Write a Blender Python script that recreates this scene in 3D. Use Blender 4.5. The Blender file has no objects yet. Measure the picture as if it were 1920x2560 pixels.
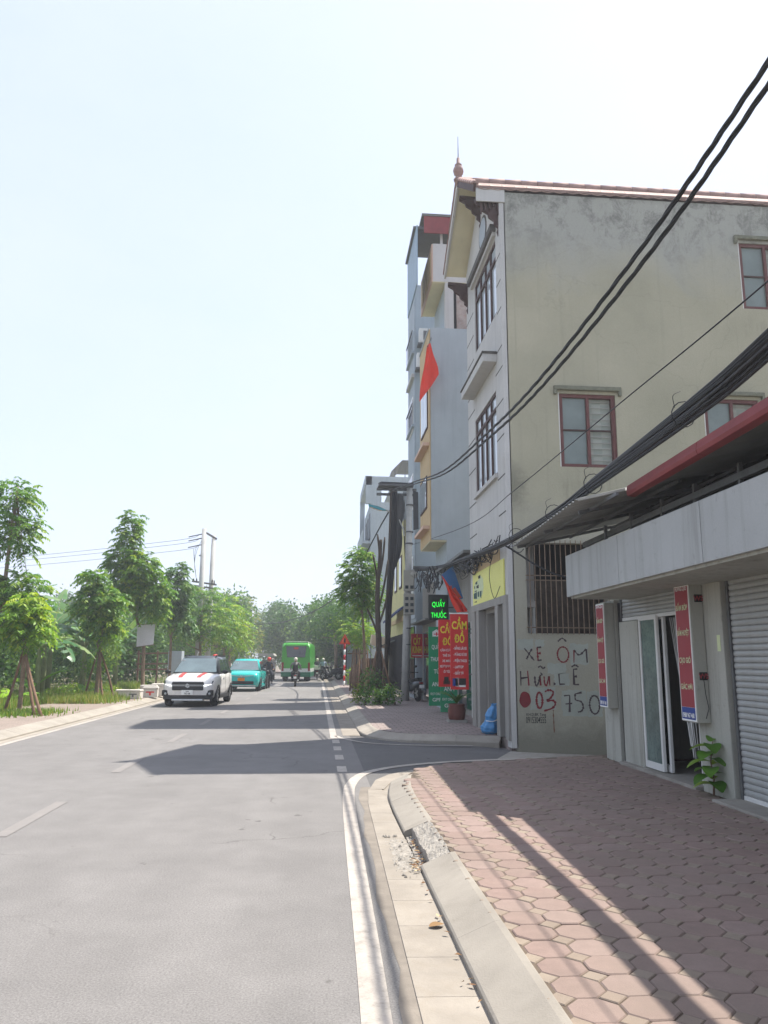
import bpy, bmesh, math, random
import numpy as np
from mathutils import Vector, Matrix
R = math.radians
rnd = random.Random(7)
npr = np.random.default_rng(11)
SC = bpy.context.scene
COL = SC.collection

# ---------------------------------------------------------------- camera
CAM_H = 1.58
def cam_axes(yaw, pitch, roll):
    f = Vector((math.sin(yaw)*math.cos(pitch), math.cos(yaw)*math.cos(pitch), math.sin(pitch)))
    r = Vector((math.cos(yaw), -math.sin(yaw), 0)); u = r.cross(f)
    return f, r*math.cos(roll)+u*math.sin(roll), u*math.cos(roll)-r*math.sin(roll)
cf, cr, cu = cam_axes(R(4.75), R(10.9), R(0.35))
cam = bpy.data.cameras.new('camera'); camo = bpy.data.objects.new('camera', cam); COL.objects.link(camo)
M = Matrix.Identity(4)
for i in range(3):
    M[i][0], M[i][1], M[i][2] = cr[i], cu[i], -cf[i]
M[2][3] = CAM_H
camo.matrix_world = M
cam.sensor_fit = 'HORIZONTAL'; cam.sensor_width = 36; cam.lens = 36*1924/1920
cam.clip_start = 0.05; cam.clip_end = 3000
SC.camera = camo

# ---------------------------------------------------------------- sky, sun, exposure
SUN = Vector((.46, .266, 1)).normalized()
SUN_EL = math.asin(SUN.z); SUN_AZ = math.atan2(SUN.x, SUN.y)
world = bpy.data.worlds.new('World'); SC.world = world; world.use_nodes = True
wn = world.node_tree; bg = wn.nodes['Background']
skyn = wn.nodes.new('ShaderNodeTexSky'); skyn.sky_type = 'NISHITA'; skyn.sun_disc = False
skyn.sun_elevation = SUN_EL; skyn.sun_rotation = SUN_AZ
skyn.air_density = 1.0; skyn.dust_density = 2.2; skyn.ozone_density = 1.0; skyn.altitude = 10
hzmix = wn.nodes.new('ShaderNodeMix'); hzmix.data_type = 'RGBA'; hzmix.inputs[0].default_value = .74   # even summer haze over the blue
hzmix.inputs[7].default_value = (3.12, 3.42, 4.2, 1)
ctc = wn.nodes.new('ShaderNodeTexCoord'); cmp_ = wn.nodes.new('ShaderNodeMapping'); cmp_.inputs['Scale'].default_value = (1, 1, 2.2)
cnz = wn.nodes.new('ShaderNodeTexNoise'); cnz.inputs['Scale'].default_value = 2.6; cnz.inputs['Detail'].default_value = 5; cnz.inputs['Roughness'].default_value = .55
cmr = wn.nodes.new('ShaderNodeMapRange'); cmr.inputs[1].default_value = .3; cmr.inputs[2].default_value = .7; cmr.inputs[3].default_value = .66; cmr.inputs[4].default_value = .84   # thin uneven veil
wn.links.new(ctc.outputs['Generated'], cmp_.inputs[0]); wn.links.new(cmp_.outputs[0], cnz.inputs['Vector']); wn.links.new(cnz.outputs['Fac'], cmr.inputs[0]); wn.links.new(cmr.outputs[0], hzmix.inputs[0])
wn.links.new(skyn.outputs[0], hzmix.inputs[6]); wn.links.new(hzmix.outputs[2], bg.inputs[0]); bg.inputs[1].default_value = 0.124
sl = bpy.data.lights.new('sun', 'SUN'); sl.energy = 3.6; sl.angle = R(0.53); sl.color = (1.0, .945, .86)
so = bpy.data.objects.new('sun', sl); COL.objects.link(so)
so.rotation_euler = (-SUN).to_track_quat('-Z', 'Y').to_euler()
SC.view_settings.view_transform = 'Standard'; SC.view_settings.look = 'None'
SC.view_settings.exposure = 1.22; SC.view_settings.gamma = 1; SC.view_settings.use_curve_mapping = False
SC.render.engine = 'CYCLES'
SC.cycles.max_bounces = 6; SC.cycles.diffuse_bounces = 3; SC.cycles.glossy_bounces = 3
SC.cycles.transmission_bounces = 4; SC.cycles.transparent_max_bounces = 6; SC.cycles.volume_bounces = 0
SC.cycles.caustics_reflective = False; SC.cycles.caustics_refractive = False
try:
    SC.cycles.use_denoising = True
except Exception:
    pass

# ---------------------------------------------------------------- materials
def lin(h):
    if not isinstance(h, str): return tuple(h)
    h = h.lstrip('#'); o = []
    for i in (0, 2, 4):
        c = int(h[i:i+2], 16)/255
        o.append(c/12.92 if c <= .04045 else ((c+.055)/1.055)**2.4)
    return tuple(o)
def mul(c, k): return tuple(min(1, max(0, x*k)) for x in c)
class NT:
    def __init__(s, name):
        s.m = bpy.data.materials.new(name); s.m.use_nodes = True; s.t = s.m.node_tree
        s.b = s.t.nodes['Principled BSDF']; s.out = s.t.nodes['Material Output']
    def n(s, typ, **kw):
        x = s.t.nodes.new('ShaderNode'+typ)
        for k, v in kw.items(): setattr(x, k, v)
        return x
    def l(s, a, b): s.t.links.new(a, b)
    def coord(s, kind='Object', scale=(1, 1, 1)):
        t = s.n('TexCoord'); mp = s.n('Mapping'); mp.inputs['Scale'].default_value = scale
        s.l(t.outputs[kind], mp.inputs['Vector']); return mp.outputs['Vector']
    def noise(s, vec, scale, detail=4, rough=.55, dist=0):
        x = s.n('TexNoise'); x.inputs['Scale'].default_value = scale; x.inputs['Detail'].default_value = detail
        x.inputs['Roughness'].default_value = rough; x.inputs['Distortion'].default_value = dist
        if vec: s.l(vec, x.inputs['Vector'])
        return x.outputs['Fac']
    def ramp(s, fac, *stops):
        x = s.n('ValToRGB'); e = x.color_ramp.elements
        while len(e) < len(stops): e.new(.5)
        for i, (p, c) in enumerate(stops):
            e[i].position = p; c = lin(c) if not isinstance(c, (int, float)) else (c, c, c); e[i].color = (*c, 1)
        s.l(fac, x.inputs['Fac']); return x.outputs['Color']
    def mix(s, fac, a, b, mode='MIX'):
        x = s.n('Mix', data_type='RGBA', blend_type=mode)
        for i, v in ((0, fac), (6, a), (7, b)):
            if hasattr(v, 'is_output'): s.l(v, x.inputs[i])
            elif isinstance(v, (int, float)): x.inputs[i].default_value = v if i == 0 else (v, v, v, 1)
            else: x.inputs[i].default_value = (*lin(v), 1)
        return x.outputs[2]
    def math(s, op, a, b=0.):
        x = s.n('Math', operation=op)
        for i, v in enumerate((a, b)):
            if hasattr(v, 'is_output'): s.l(v, x.inputs[i])
            else: x.inputs[i].default_value = v
        return x.outputs[0]
    def sep(s, vec):
        x = s.n('SeparateXYZ'); s.l(vec, x.inputs[0]); return x.outputs
    def bump(s, h, strength=.3, dist=.01):
        x = s.n('Bump'); x.inputs['Strength'].default_value = strength; x.inputs['Distance'].default_value = dist
        s.l(h, x.inputs['Height']); s.l(x.outputs['Normal'], s.b.inputs['Normal'])
    def set(s, **kw):
        for k, v in kw.items():
            i = s.b.inputs[k.replace('_', ' ')]
            if hasattr(v, 'is_output'): s.l(v, i)
            else: i.default_value = (*lin(v), 1) if i.type == 'RGBA' else v
        return s
def mat(name, col, rough=.8, var=.18, scale=2.5, bump=.15, bscale=60, metal=0., spec=.3, dirt=0., dirtcol='5a5348', rand=0., coat=0., bdist=.006):
    t = NT(name); v = t.coord()
    c = lin(col)
    n1 = t.noise(v, scale, 5, .6)
    base = t.ramp(n1, (.3, mul(c, 1-var)), (.7, mul(c, 1+var*.6)))
    n2 = t.noise(v, bscale, 3, .6)
    base = t.mix(.5*min(1, var*2), base, t.ramp(n2, (.3, .72), (.7, 1.0)), 'MULTIPLY')
    if dirt:
        d = t.noise(v, scale*2.3, 6, .7, .4)
        base = t.mix(t.math('MULTIPLY', t.ramp(d, (.48, 0), (.72, 1)), dirt), base, dirtcol)
    if rand:
        oi = t.n('ObjectInfo')
        base = t.mix(1., base, t.ramp(oi.outputs['Random'], (0, 1-rand), (1, 1.0)), 'MULTIPLY')
    t.set(Base_Color=base, Roughness=rough, Metallic=metal)
    t.b.inputs['Specular IOR Level'].default_value = spec
    if coat: t.b.inputs['Coat Weight'].default_value = coat
    if bump: t.bump(n2, bump, bdist)
    return t.m
def plain(name, col, rough=.5, metal=0., emit=0., spec=.4, coat=0.):
    t = NT(name); v = t.coord(); c = lin(col)
    t.set(Base_Color=t.ramp(t.noise(v, 9, 3), (.3, mul(c, .9)), (.7, mul(c, 1.05))), Roughness=rough, Metallic=metal)
    t.b.inputs['Specular IOR Level'].default_value = spec
    if coat: t.b.inputs['Coat Weight'].default_value = coat; t.b.inputs['Coat Roughness'].default_value = .08
    if emit:
        t.b.inputs['Emission Color'].default_value = (*c, 1); t.b.inputs['Emission Strength'].default_value = emit
    return t.m
def leafmat(name, c1, c2, c3=None, trans=.35, rough=.5, tcol=(1.0, 1.0, .45)):
    t = NT(name); a = t.n('Attribute'); a.attribute_name = 'rnd'
    st = [(0, c1), (.6, c2)] + ([(1, c3)] if c3 else [])
    col = t.ramp(a.outputs['Fac'], *st)
    t.set(Base_Color=col, Roughness=rough); t.b.inputs['Specular IOR Level'].default_value = .35
    tr = t.n('BsdfTranslucent'); t.l(t.mix(1., col, tcol, 'MULTIPLY'), tr.inputs['Color'])
    ms = t.n('MixShader'); ms.inputs[0].default_value = trans
    t.l(t.b.outputs[0], ms.inputs[1]); t.l(tr.outputs[0], ms.inputs[2]); t.l(ms.outputs[0], t.out.inputs['Surface'])
    return t.m

def m_asphalt(name, base, dark):
    t = NT(name); v = t.coord()
    big = t.noise(v, .35, 5, .6, .3); mid = t.noise(v, 2.2, 5, .65); fine = t.noise(v, 85, 4, .75)
    c = lin(base)
    col = t.ramp(big, (.3, mul(c, .9)), (.7, mul(c, 1.1)))
    col = t.mix(.6, col, t.ramp(mid, (.3, .78), (.72, 1.08)), 'MULTIPLY')
    col = t.mix(.8, col, t.ramp(fine, (.26, .38), (.5, 1.0), (.76, 1.6)), 'MULTIPLY')
    # stretched tyre-polish bands and a few tar spots
    vs = t.coord('Object', (1.3, .05, 1)); band = t.noise(vs, 1.1, 3, .5)
    col = t.mix(.30, col, t.ramp(band, (.35, .8), (.65, 1.08)), 'MULTIPLY')
    sp = t.noise(v, 3.7, 2, .4, .6)
    col = t.mix(t.ramp(sp, (.725, 0), (.76, .55)), col, mul(lin(dark), 1))
    vo = t.n('TexVoronoi', feature='DISTANCE_TO_EDGE'); vo.inputs['Scale'].default_value = .22
    wv = t.n('VectorMath', operation='ADD'); nz = t.n('TexNoise'); nz.inputs['Scale'].default_value = 1.4; nz.inputs['Detail'].default_value = 6
    t.l(v, nz.inputs['Vector']); t.l(v, wv.inputs[0]); t.l(nz.outputs['Color'], wv.inputs[1]); t.l(wv.outputs[0], vo.inputs['Vector'])
    cm = t.math('MULTIPLY', t.ramp(vo.outputs['Distance'], (.0, 1), (.0035, 0)), t.ramp(t.noise(v, .5, 2), (.52, 0), (.6, .6)))
    col = t.mix(cm, col, dark)
    t.set(Base_Color=col, Roughness=.86); t.b.inputs['Specular IOR Level'].default_value = .3
    t.bump(fine, .55, .004)
    return t.m
def m_paint(name):
    t = NT(name); v = t.coord()
    w = t.noise(v, 9, 6, .7); w2 = t.noise(v, 70, 3, .7); w3 = t.noise(v, 1.3, 4, .6)
    col = t.ramp(w3, (.3, '9c948b'), (.7, 'b4aca2'))
    col = t.mix(t.ramp(w, (.50, 0), (.66, .75)), col, '86817a')
    col = t.mix(.5, col, t.ramp(w2, (.3, .75), (.6, 1.05)), 'MULTIPLY')
    t.set(Base_Color=col, Roughness=.7); t.bump(w2, .3, .003); return t.m
def m_paver(name, col):
    t = NT(name); v = t.coord(); c = lin(col); oi = t.n('ObjectInfo')
    geo = t.n('NewGeometry')
    big = t.noise(geo.outputs['Position'], .9, 4, .6); mid = t.noise(geo.outputs['Position'], 11, 5, .65); fine = t.noise(geo.outputs['Position'], 160, 3, .65)
    col = t.ramp(oi.outputs['Random'], (0, mul(c, .9)), (.5, c), (1, (c[0]*1.05, c[1]*1.09, c[2]*1.11)))
    at = t.n('Attribute'); at.attribute_name = 'rnd'
    col = t.mix(1., col, t.ramp(at.outputs['Fac'], (0, 1.05), (1, .93)), 'MULTIPLY')
    col = t.mix(.55, col, t.ramp(mid, (.3, .75), (.7, 1.1)), 'MULTIPLY')
    col = t.mix(.5, col, t.ramp(fine, (.3, .7), (.7, 1.15)), 'MULTIPLY')
    col = t.mix(t.ramp(big, (.38, 0), (.68, .65)), col, '7d7066')
    t.set(Base_Color=col, Roughness=.85); t.b.inputs['Specular IOR Level'].default_value = .25
    t.bump(fine, .4, .004); return t.m
def m_bricks(name, c1, c2, mortar, w, h, axis='xy'):
    t = NT(name); v = t.coord()
    x = t.n('TexBrick'); x.inputs['Color1'].default_value = (*lin(c1), 1); x.inputs['Color2'].default_value = (*lin(c2), 1); x.inputs['Mortar'].default_value = (*lin(mortar), 1)
    x.inputs['Scale'].default_value = 1; x.inputs['Brick Width'].default_value = w; x.inputs['Row Height'].default_value = h; x.inputs['Mortar Size'].default_value = h*.06
    t.l(v, x.inputs['Vector'])
    col = t.mix(.6, x.outputs['Color'], t.ramp(t.noise(v, 1.3, 6, .7), (.3, .65), (.7, 1.12)), 'MULTIPLY')
    t.set(Base_Color=col, Roughness=.88); t.bump(t.math('SUBTRACT', 1., x.outputs['Fac']), .4, .006); return t.m
def m_wall_olive(name):
    t = NT(name); v = t.coord(); z = t.sep(v)[2]
    n = t.noise(v, .8, 6, .62, .5); n2 = t.noise(v, 3.5, 7, .72, .6); fine = t.noise(v, 45, 4, .65)
    col = t.ramp(t.noise(v, .55, 4, .55), (.28, '9f9c87'), (.72, 'b4af99'))
    # weathered band of bare cement below the roof, ragged lower edge
    edge = t.math('ADD', z, t.math('MULTIPLY', t.math('SUBTRACT', n, .5), 2.0))
    col = t.mix(t.math('MULTIPLY', t.ramp(t.math('MULTIPLY', t.math('SUBTRACT', edge, 9.2), .9), (0, 0), (1, 1)), .85), col, 'a3a49d')
    top = t.ramp(t.math('MULTIPLY', t.math('SUBTRACT', t.math('ADD', z, t.math('MULTIPLY', n, 2.2)), 10.75), .75), (0, 0), (1, 1))
    st = t.ramp(t.noise(t.coord('Object', (1.3, 1.3, .95)), 1.9, 9, .8, .35), (.47, 0), (.60, 1))
    col = t.mix(t.math('MULTIPLY', top, t.math('MULTIPLY', st, .65)), col, '62635d')
    lum = t.ramp(t.noise(t.coord('Object', (3, 3, 1.2)), 3.1, 6, .75, .5), (.60, 0), (.72, .55))
    col = t.mix(t.math('MULTIPLY', top, lum), col, 'c3c4bd')
    # vertical rain streaks
    stv = t.ramp(t.noise(t.coord('Object', (5, 5, .12)), 1.5, 5, .65), (.58, 0), (.78, .28))
    col = t.mix(stv, col, '75766a')
    low = t.ramp(t.math('SUBTRACT', 5.6, t.math('ADD', z, t.math('MULTIPLY', n2, 1.6))), (0, 0), (1, .55))
    col = t.mix(low, col, '9b9a90')
    blot = t.ramp(n2, (.66, 0), (.74, .5)); col = t.mix(blot, col, '80806f')
    foot = t.ramp(t.math('SUBTRACT', 1.0, t.math('ADD', z, t.math('MULTIPLY', n2, .8))), (0, 0), (.5, .6))
    col = t.mix(foot, col, '6b6a5f')
    xx = t.sep(v)[0]
    def within(a, lo, hi, soft=6.): return t.math('MULTIPLY', t.ramp(t.math('MULTIPLY', t.math('SUBTRACT', a, lo), soft), (0, 0), (1, 1)), t.ramp(t.math('MULTIPLY', t.math('SUBTRACT', hi, a), soft), (0, 0), (1, 1)))
    xn = t.math('ADD', xx, t.math('MULTIPLY', t.math('SUBTRACT', n2, .5), .7)); zn = t.math('ADD', z, t.math('MULTIPLY', t.math('SUBTRACT', n, .5), 1.6))
    smudge = t.math('MULTIPLY', within(xn, 3.4, 4.05, 4.), within(zn, 4.4, 5.5, 3.)); col = t.mix(t.math('MULTIPLY', smudge, .5), col, '5d5e56')
    drip = t.ramp(t.noise(t.coord('Object', (7, 7, .5)), 1.7, 5, .7, .2), (.42, .1), (.62, 1))
    for (a, b, c, d) in ((4.7, 5.95, 4.55, 5.36), (7.7, 9.0, 4.55, 5.36), (8.75, 10.05, 8.1, 8.92), (4.6, 6.05, 6.2, 6.95)):
        k = t.math('MULTIPLY', within(xn, a, b, 7.), within(zn, c, d, 2.2)); col = t.mix(t.math('MULTIPLY', t.math('MULTIPLY', k, drip), .32), col, '66665a')
    hair = t.n('TexVoronoi', feature='DISTANCE_TO_EDGE'); hair.inputs['Scale'].default_value = .35
    wv = t.n('VectorMath', operation='ADD'); nz = t.n('TexNoise'); nz.inputs['Scale'].default_value = 1.1; nz.inputs['Detail'].default_value = 7
    t.l(v, nz.inputs['Vector']); t.l(v, wv.inputs[0]); t.l(nz.outputs['Color'], wv.inputs[1]); t.l(wv.outputs[0], hair.inputs['Vector'])
    col = t.mix(t.ramp(hair.outputs['Distance'], (0, .16), (.004, 0)), col, '6d6d60')
    col = t.mix(.4, col, t.ramp(fine, (.3, .8), (.7, 1.05)), 'MULTIPLY')
    t.set(Base_Color=col, Roughness=.92); t.b.inputs['Specular IOR Level'].default_value = .15
    t.bump(fine, .35, .01); return t.m
def m_streaky(name, c, dark, amt=.5, rough=.8, zs=.15, hs=4):
    t = NT(name); v = t.coord(); cc = lin(c)
    col = t.ramp(t.noise(v, 1.1, 5, .6), (.3, mul(cc, .9)), (.7, mul(cc, 1.05)))
    st = t.ramp(t.noise(t.coord('Object', (hs, hs, zs)), 1.6, 6, .7, .2), (.5, 0), (.75, amt)); col = t.mix(st, col, dark)
    bl = t.ramp(t.noise(v, 5, 7, .75, .5), (.58, 0), (.72, amt*.7)); col = t.mix(bl, col, dark)
    f = t.noise(v, 55, 3, .6); col = t.mix(.35, col, t.ramp(f, (.3, .8), (.7, 1.04)), 'MULTIPLY')
    t.set(Base_Color=col, Roughness=rough); t.b.inputs['Specular IOR Level'].default_value = .25; t.bump(f, .2, .006); return t.m
def m_glass(name, col, rough=.05, spec=.8, var=.3):
    t = NT(name); v = t.coord(); c = lin(col)
    t.set(Base_Color=t.ramp(t.noise(v, 2.2, 4), (.3, mul(c, 1-var)), (.7, mul(c, 1+var))), Roughness=rough)
    t.b.inputs['Specular IOR Level'].default_value = spec; return t.m
def m_weather_glass(name):
    t = NT(name); v = t.coord()
    a = t.noise(v, 22, 5, .7, .4); b = t.noise(v, 2.2, 4, .6)
    col = t.ramp(b, (.3, '3d4f4c'), (.7, '6d807a')); col = t.mix(t.ramp(a, (.53, 0), (.64, .6)), col, '2f3d3b')
    t.set(Base_Color=col, Roughness=.25); t.b.inputs['Specular IOR Level'].default_value = .6; return t.m

MT = {}
MT['asphalt'] = m_asphalt('asphalt', (.190, .181, .173), '3a3734')
MT['lane'] = m_asphalt('lane_asphalt', (.125, .121, .118), '2a2826')
MT['paint'] = m_paint('road_paint')
MT['concrete'] = mat('kerb_concrete', '9f988d', .9, .16, 1.6, .35, 90, dirt=.35, dirtcol='7d766b', rand=.12)
MT['gutter'] = mat('gutter_concrete', '9a9287', .9, .2, 2.2, .4, 80, dirt=.45, dirtcol='8b8172', rand=.1)
MT['rubble'] = mat('broken_concrete', 'a39d94', .95, .3, 14, .9, 60, dirt=.3, bdist=.02)
MT['octagon'] = m_paver('red_paver', (.268, .192, .165))
MT['square'] = m_paver('buff_paver', (.275, .22, .168))
MT['mortar'] = mat('sandy_joint', '695d51', .95, .3, 6, .4, 90)
MT['farwalk'] = m_bricks('far_paving', '998a84', '8d7f7a', '756a64', .25, .25)
MT['leftwalk'] = m_bricks('left_paving', '93857a', '897b71', '736960', .22, .11)
MT['soil'] = mat('soil', '7b7260', .95, .35, 1.2, .5, 30, dirt=.5, dirtcol='5d6b34')
MT['dirtpave'] = mat('cement_apron', '9c978e', .95, .25, 1.5, .4, 40, dirt=.5, dirtcol='6d675c')
MT['olive'] = m_wall_olive('weathered_olive_render')
MT['facade'] = m_streaky('white_facade', 'c3c2be', '8f8e89', .35)
MT['cream'] = mat('cream_soffit', 'd9d3b4', .85, .08, 2, .1)
MT['groove'] = plain('dark_groove', '55534f', .9)
MT['fascia'] = m_streaky('fascia_panel', 'a9acab', '75766f', .7, .6, .10, 2.2)
MT['shopwall'] = m_streaky('shop_wall', 'afafa5', '716e61', .65, .85, .2, 4)
MT['shutter'] = mat('shutter_steel', 'aeb0ae', .45, .1, 3, .05, 60, metal=.25, dirt=.3, dirtcol='8f887a')
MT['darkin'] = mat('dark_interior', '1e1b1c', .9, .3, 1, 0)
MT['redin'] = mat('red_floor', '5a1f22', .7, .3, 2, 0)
MT['white'] = mat('white_aluminium', 'd6d6d2', .4, .08, 4, .03)
MT['door_glass'] = m_weather_glass('etched_glass')
MT['window_glass'] = m_glass('window_glass', '727d78', .15, .5, .15)
MT['sky_glass'] = m_glass('pale_glass', 'b9c4ca', .04, 1.0, .08)
MT['dark_glass'] = m_glass('dark_glass', '2c353a', .05, .9)
MT['brownwood'] = mat('brown_frame', '69403c', .6, .2, 5, .1, 40, dirt=.25, dirtcol='4a2c28')
MT['darkbrown'] = mat('dark_brown_timber', '4b3733', .7, .2, 5, .1)
MT['tile'] = mat('clay_tile', 'a98d82', .8, .25, 4, .2, 40, rand=.3)
MT['ridge'] = mat('ridge_tile', 'b0938a', .8, .2, 5, .2, 40, rand=.25)
MT['redmetal'] = mat('red_painted_sheet', '86393b', .55, .2, 3, .1, 30, dirt=.3, dirtcol='6a2a2b')
MT['corr'] = mat('grey_sheet_roof', '6c6e6b', .6, .18, 2, .1, 30, metal=.2, dirt=.35, dirtcol='5b544b')
MT['steel'] = mat('grey_steel', '6b6d6e', .55, .2, 5, .1, 40, metal=.4, dirt=.3, dirtcol='5a4030')
MT['bars'] = mat('pale_steel_bar', 'a3a199', .5, .15, 6, .05)
MT['cable'] = plain('black_cable', '1c1e21', .6)
MT['cable2'] = plain('weathered_cable', '3a3d41', .65)
MT['black'] = plain('black_plastic', '17181a', .55)
MT['tyre'] = mat('tyre_rubber', '1d1d1f', .9, .2, 20, .2)
MT['rim'] = plain('alloy', '9ea2a6', .3, .8)
MT['yellow'] = mat('yellow_panel', 'e2e083', .6, .06, 2, .03)
MT['greywall'] = m_streaky('grey_render', '98958f', '6c685f', .4)
MT['bluegrey'] = m_streaky('bluegrey_render', 'abb5b9', '8b959b', .45)
MT['bluegrey2'] = m_streaky('bluegrey_render_dark', 'a1adb4', '828d94', .45)
MT['whitewall'] = m_streaky('white_render', 'a9b3ba', '868f97', .35)
MT['ochre'] = m_streaky('ochre_render', 'c6ad84', 'a08761', .35)
MT['peach'] = mat('peach_panel', 'cfb09a', .7, .1, 2, .05)
MT['paleyellow'] = m_streaky('pale_yellow_render', 'cfc68e', '9d946a', .35)
MT['red'] = mat('red_print', 'd22f30', .55, .06, 1.5, .02)
MT['maroon'] = mat('faded_red_print', '9a3d44', .55, .1, 2, .02)
MT['navy'] = plain('navy_print', '28418a', .5)
MT['green'] = mat('green_print', '259566', .55, .07, 1.5, .02)
MT['ink_white'] = plain('white_ink', 'f2f2ee', .6)
MT['ink_pale'] = plain('pale_green_ink', 'c9d3a6', .6)
MT['ink_yellow'] = plain('yellow_ink', 'f2dc3a', .6)
MT['ink_black'] = plain('black_ink', '1e2020', .7)
MT['ink_teal'] = plain('teal_ink', '31524f', .7)
MT['ink_red'] = mat('red_brush_paint', '7d2c32', .7, .2, 9, 0)
MT['ink_dark'] = mat('dark_brush_paint', '4e4245', .75, .25, 9, 0)
MT['patch'] = mat('pale_wall_patch', 'a2a79d', .9, .12, 3, .1, dirt=.4, dirtcol='8f958c')
MT['neon'] = plain('green_neon', '1fd63c', .5, emit=.9)
MT['signblack'] = plain('sign_black', '14231f', .4)
MT['flag'] = mat('red_flag_cloth', 'e2402f', .85, .12, 3, .05)
MT['bluebag'] = plain('blue_plastic', '4c8cc0', .3)
MT['trunk'] = mat('bark', '8a7762', .95, .3, 7, .8, 35, dirt=.4, dirtcol='4e4537', bdist=.02)
MT['darktrunk'] = mat('dark_bark', '4d443b', .95, .3, 7, .8, 35, bdist=.02)
MT['stake'] = mat('timber_stake', '7e6450', .9, .3, 6, .4, 30)
MT['pole'] = mat('pole_concrete', 'b9b9b5', .9, .12, 1.5, .2, 40, dirt=.3, dirtcol='77756f')
MT['leaf_bright'] = leafmat('leaf_bright', '527a20', '83ad30', 'bcc640', .45)
MT['leaf_mid'] = leafmat('leaf_mid', '446f2a', '6b983a', 'a8bb4e', .42)
MT['leaf_dark'] = leafmat('leaf_dark', '325a2b', '517d3a', '88a44e', .38)
MT['leaf_far'] = leafmat('leaf_far', '34582f', '507440', '7d9450', .28)
MT['leaf_olive'] = leafmat('leaf_olive', '4f6428', '7a8c39', 'a9a84a', .35)
MT['banana'] = leafmat('banana_leaf', '44734a', '6a965f', 'a3b580', .38, .35)
MT['banana_bright'] = leafmat('banana_leaf_young', '5f9a22', '86bf30', 'a8d23c', .45, .4)
MT['dryleaf'] = leafmat('dry_leaf', '8a6f4c', 'a58a60', 'c0a878', .2, .8)
MT['grass'] = leafmat('grass_blade', '52782a', '7c9c3c', 'aaa25e', .3, .7)
MT['foam'] = mat('white_foam', 'd9d3cb', .8, .08, 3, .1, dirt=.35, dirtcol='9a8f84')
MT['carwhite'] = plain('pearl_white_paint', 'eae7e4', .25, coat=.6)
MT['carteal'] = plain('teal_paint', '17b5ae', .25, coat=.6)
MT['cardark'] = plain('dark_grey_paint', '3a4248', .3, coat=.5)
MT['carred'] = plain('red_stripe', 'd0392f', .35)
MT['trimblack'] = plain('black_trim', '202225', .5)
MT['silver'] = plain('silver_trim', 'b9bcbe', .3, .7)
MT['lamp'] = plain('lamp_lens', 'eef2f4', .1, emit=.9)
MT['windshield'] = m_glass('windshield', '5f6f73', .05, .9, .15)
MT['busgreen'] = plain('bus_green', '3fa52c', .35, coat=.4)
MT['busdark'] = plain('bus_dark_green', '10694d', .4)
MT['buswhite'] = plain('bus_white', 'cfd3d0', .4)
MT['taillight'] = plain('tail_lens', '8a1d1c', .25)
MT['orange'] = plain('orange_plate', 'd97e1e', .6)
MT['signorange'] = plain('warning_orange', 'e2591d', .5)
MT['signred'] = plain('warning_red', 'c8202a', .5)
MT['skin'] = plain('skin', 'b08468', .6)
MT['jacket'] = mat('grey_jacket', '7b7b78', .9, .15, 8, .1)
MT['shirtblue'] = mat('pale_blue_shirt', '8f9fb0', .9, .12, 8, .1)
MT['trousers'] = mat('dark_trousers', '3c3f46', .9, .15, 8, .1)
MT['helmet'] = plain('pale_helmet', 'cfc6bb', .3)
MT['terracotta'] = mat('glazed_pot', '6a3a33', .5, .2, 4, .1)
MT['awningnavy'] = mat('navy_canvas', '38446b', .85, .1, 2, .05)
MT['awningcream'] = mat('cream_canvas', 'dcc6ac', .85, .08, 2, .05)
MT['drip'] = plain('brown_drip', '75503c', .8)
MT['boardblue'] = mat('blue_board', '3f6f9f', .6, .1, 2, .03)
MT['boardorange'] = mat('orange_print', 'c4543a', .6, .1, 2, .03)
MT['lampteal'] = plain('lamp_housing', '4d9aa8', .5)
MT['patterned'] = mat('flower_tile_screen', 'b0a49c', .7, .3, 3.5, .1, 20, dirt=.5, dirtcol='8b5f50')
MT['corr2'] = mat('blue_sheet', '8fa6b5', .5, .12, 3, .05)
t = NT('checked_curtain'); v = t.coord(); ck = t.n('TexChecker'); ck.inputs['Scale'].default_value = 5.5; t.l(v, ck.inputs['Vector'])
t.set(Base_Color=t.mix(t.math('MULTIPLY', ck.outputs['Fac'], .35), 'a2a69c', '74847a'), Roughness=.9); MT['curtain'] = t.m
MT['hoodgrime'] = mat('mossy_hood', '7c7d6c', .95, .25, 5, .4, 40, dirt=.5, dirtcol='4b4c40')
MT['meter'] = mat('meter_box_grey', 'a09d93', .6, .1, 3, .05)
MT['dust'] = mat('roadside_dust', '857d73', .95, .25, 3, .3, 60, dirt=.5, dirtcol='6a645d')
MT['cloth_white'] = leafmat('white_cloth', 'e4e3e6', 'e4e3e6', None, .6, .8, (1, 1, 1))
MT['rustbar'] = mat('rusty_bar', '82705f', .7, .25, 8, .1, 40, dirt=.4, dirtcol='5d4433')
MT['corr_light'] = mat('pale_sheet_roof', '8d8f8b', .6, .15, 2, .1, 30, dirt=.3, dirtcol='6b655c')

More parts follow.
